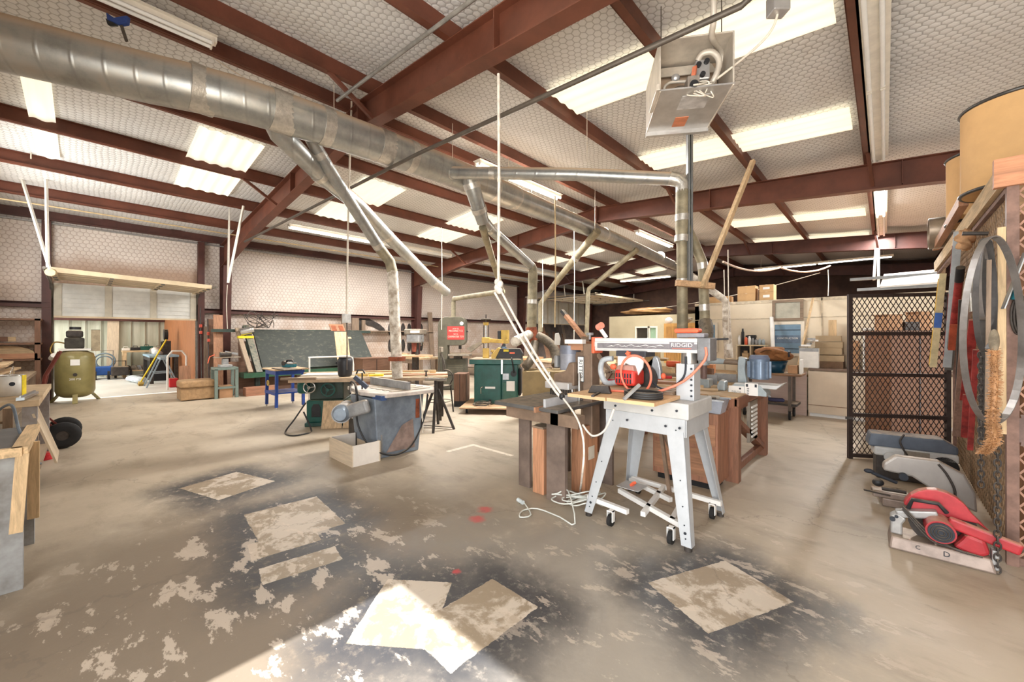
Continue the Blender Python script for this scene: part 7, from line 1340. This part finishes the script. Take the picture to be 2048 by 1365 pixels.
for q, (y, lb) in enumerate(((.42, 'blue pressure washer by the lean-to wall, coiled hose on its handle'), (.98-.2, 'grey pressure washer leaning right of the blue one'))):
    w = thing('pressure_washer', lb, 'pressure washer', (-19.6+.5*q, y, 0))
    MB().box(-.2, .2, -.22, .22, .12, .42).build('body', M_pw if not q else M_iron, w, .03)
    for s in (-.27, .27): MB().cyl((.0, s-.03, .14), (.0, s+.03, .14), .14, n=18).build('wheel', M_rub, w)
    if not q: MB().tube([(-.15, -.22, .2), (-.2, -.22, .95), (-.2, .22, .95), (-.15, .22, .2)], .016, 8).build('handle', M_chrome, w); MB().ring((-.05, 0, .6), (1, 0, .1), .26, .025).ring((-.02, 0, .57), (1, 0, -.1), .2, .022).build('hose', mat('hose_grey', (120, 136, 144), .5), w)
    else: MB().tube([(-.1, -.15, .2), (-.2, -.15, .6), (-.2, .15, .6), (-.1, .15, .2)], .016, 8).build('handle', M_iron, w)
mv = thing('wheelbarrow_mower', 'dark wheeled machine at the left of the blue washer', 'machine', (-19.3, -.05, 0)); MB().box(-.2, .2, -.2, .2, .15, .4).build('body', M_black, mv, .03)
for s in (-.25, .25): MB().cyl((.1, s-.03, .14), (.1, s+.03, .14), .14, n=18).build('wheel', M_rub, mv)
one('board', MB().bar((0, 0, 0), (-.3, .05, 2.6), .3, .03, (1, 0, 0)), wood('pale_ply', (216, 198, 172), 'z', var=.1), 'tall pale board leaning on the lean-to wall', 'board', (-20.05, .62, .0))
wh = thing('sawhorse', 'grey metal sawhorse under the blue-topped table in the lean-to', 'sawhorse', (-15.5, 1.5, 0))
M_shg = mat('sawhorse_grey', (150, 168, 180), .45, .3, .1)
for x in (-.3, .3):
    for y in (-.05, .05): leg(wh, (x*1.2, y*7, 0), (x, y, .8), .06, .03, M_shg)
MB().box(-.4, .4, -.06, .06, .78, .84).build('beam', M_shg, wh); MB().bar((-.33, -.18, .4), (-.33, .18, .4), .03, .03).bar((.33, -.18, .4), (.33, .18, .4), .03, .03).build('brace', M_shg, wh)
tt = bench('blue-topped cluttered table in the lean-to by the plank wall', -18.4, -16.3, 1.3, 2.0, .86, mat('table_blue', (150, 178, 196), .5, 0, .1), M_iron, False)
one('box_dark', MB().box(0, .9, 0, .5, 0, .75), M_black, 'dark bin under the blue-topped lean-to table', 'bin', (-18.2, 1.4, .001))
for q, (x, m, h, lb) in enumerate(((-18.2, M_cast, .2, 'tan helmet-like pot on the blue-topped table'), (-17.6, M_white, .22, 'white jug on the blue-topped table'), (-17.2, M_white, .16, 'white tub on the blue-topped table'), (-16.6, M_bg2, .12, 'grey can on the blue-topped table'))):
    one('container', MB().lathe([(0, 0), (.09, 0), (.1, h*.7), (.05, h), (0, h)], n=14), m, lb, 'container', (x, 1.55, .862))
br = thing('push_broom', 'yellow-handled push broom leaning on the lean-to table', 'broom', (-16.1, 1.1, 0)); MB().cyl((0, 0, .1), (-.25, .6, 1.35), .02, n=10).build('handle', mat('yellow_bright', (226, 190, 60), .5), br); MB().box(-.2, .2, -.05, .05, .05, .1).build('head', M_yel, br); MB().box(-.2, .2, -.06, .06, 0, .055).build('bristles', mat('bristle', (150, 120, 60), .9), br)
cm = thing('chop_saw', 'dark mitre saw standing high behind the broom', 'saw', (-17.0, 1.75, .862)); MB().box(-.3, .3, -.1, .1, .4, .44).build('shelf', M_iron, cm); [MB().box(x, x+.03, -.1, .1, 0, .4).build('frame_leg', M_iron, cm) for x in (-.28, .25)]; MB().cyl((0, -.05, .65), (0, .05, .65), .17).build('blade_guard', M_black, cm); MB().bar((0, 0, .45), (.1, 0, .8), .06, .06).build('arm', M_iron, cm)
one('leaning_sheet', MB().box(0, .04, 0, .22, 0, .7), W_red['z'], 'brown panel standing in the roll-up doorway behind the ottoman', 'panel', (-13.0, 1.6, .001)); one('white_chair', MB().tube([(0, 0, 0), (0, 0, .9), (0, .1, 1.05), (0, .3, 1.05), (0, .4, .9), (0, .4, 0)], .025, 8), M_white, 'white plastic chair frame in the doorway by the right jamb', 'chair', (-14.2, 1.5, .001))
for q in range(3): one('white_bag', MB().ell((0, 0, .1), (.2, .16, .1), 12, 7), mat('bag_white', (214, 222, 228), .6, 0, .08), ('white plastic bag on the lean-to floor, left of the broom', 'white plastic bag on the lean-to floor, middle of three', 'white plastic bag on the lean-to floor, nearest the sawhorse')[q], 'bag', (-17.6+.4*q, 1.0+.07*q, .001), 0, 'plastic bags on the lean-to floor')
one('red_can', MB().box(-.12, .12, -.1, .1, 0, .25), M_red, 'small red fuel can on the floor beside the sawhorse', 'can', (-14.9, 1.7, .001), 0, None, .02)
struct('ceiling_sunblock', MB().box(-24, -13.6, -5.5, 12, 4.3, 4.36), M_off)  # unseen lean-to roof, put in to keep the sun off its floor
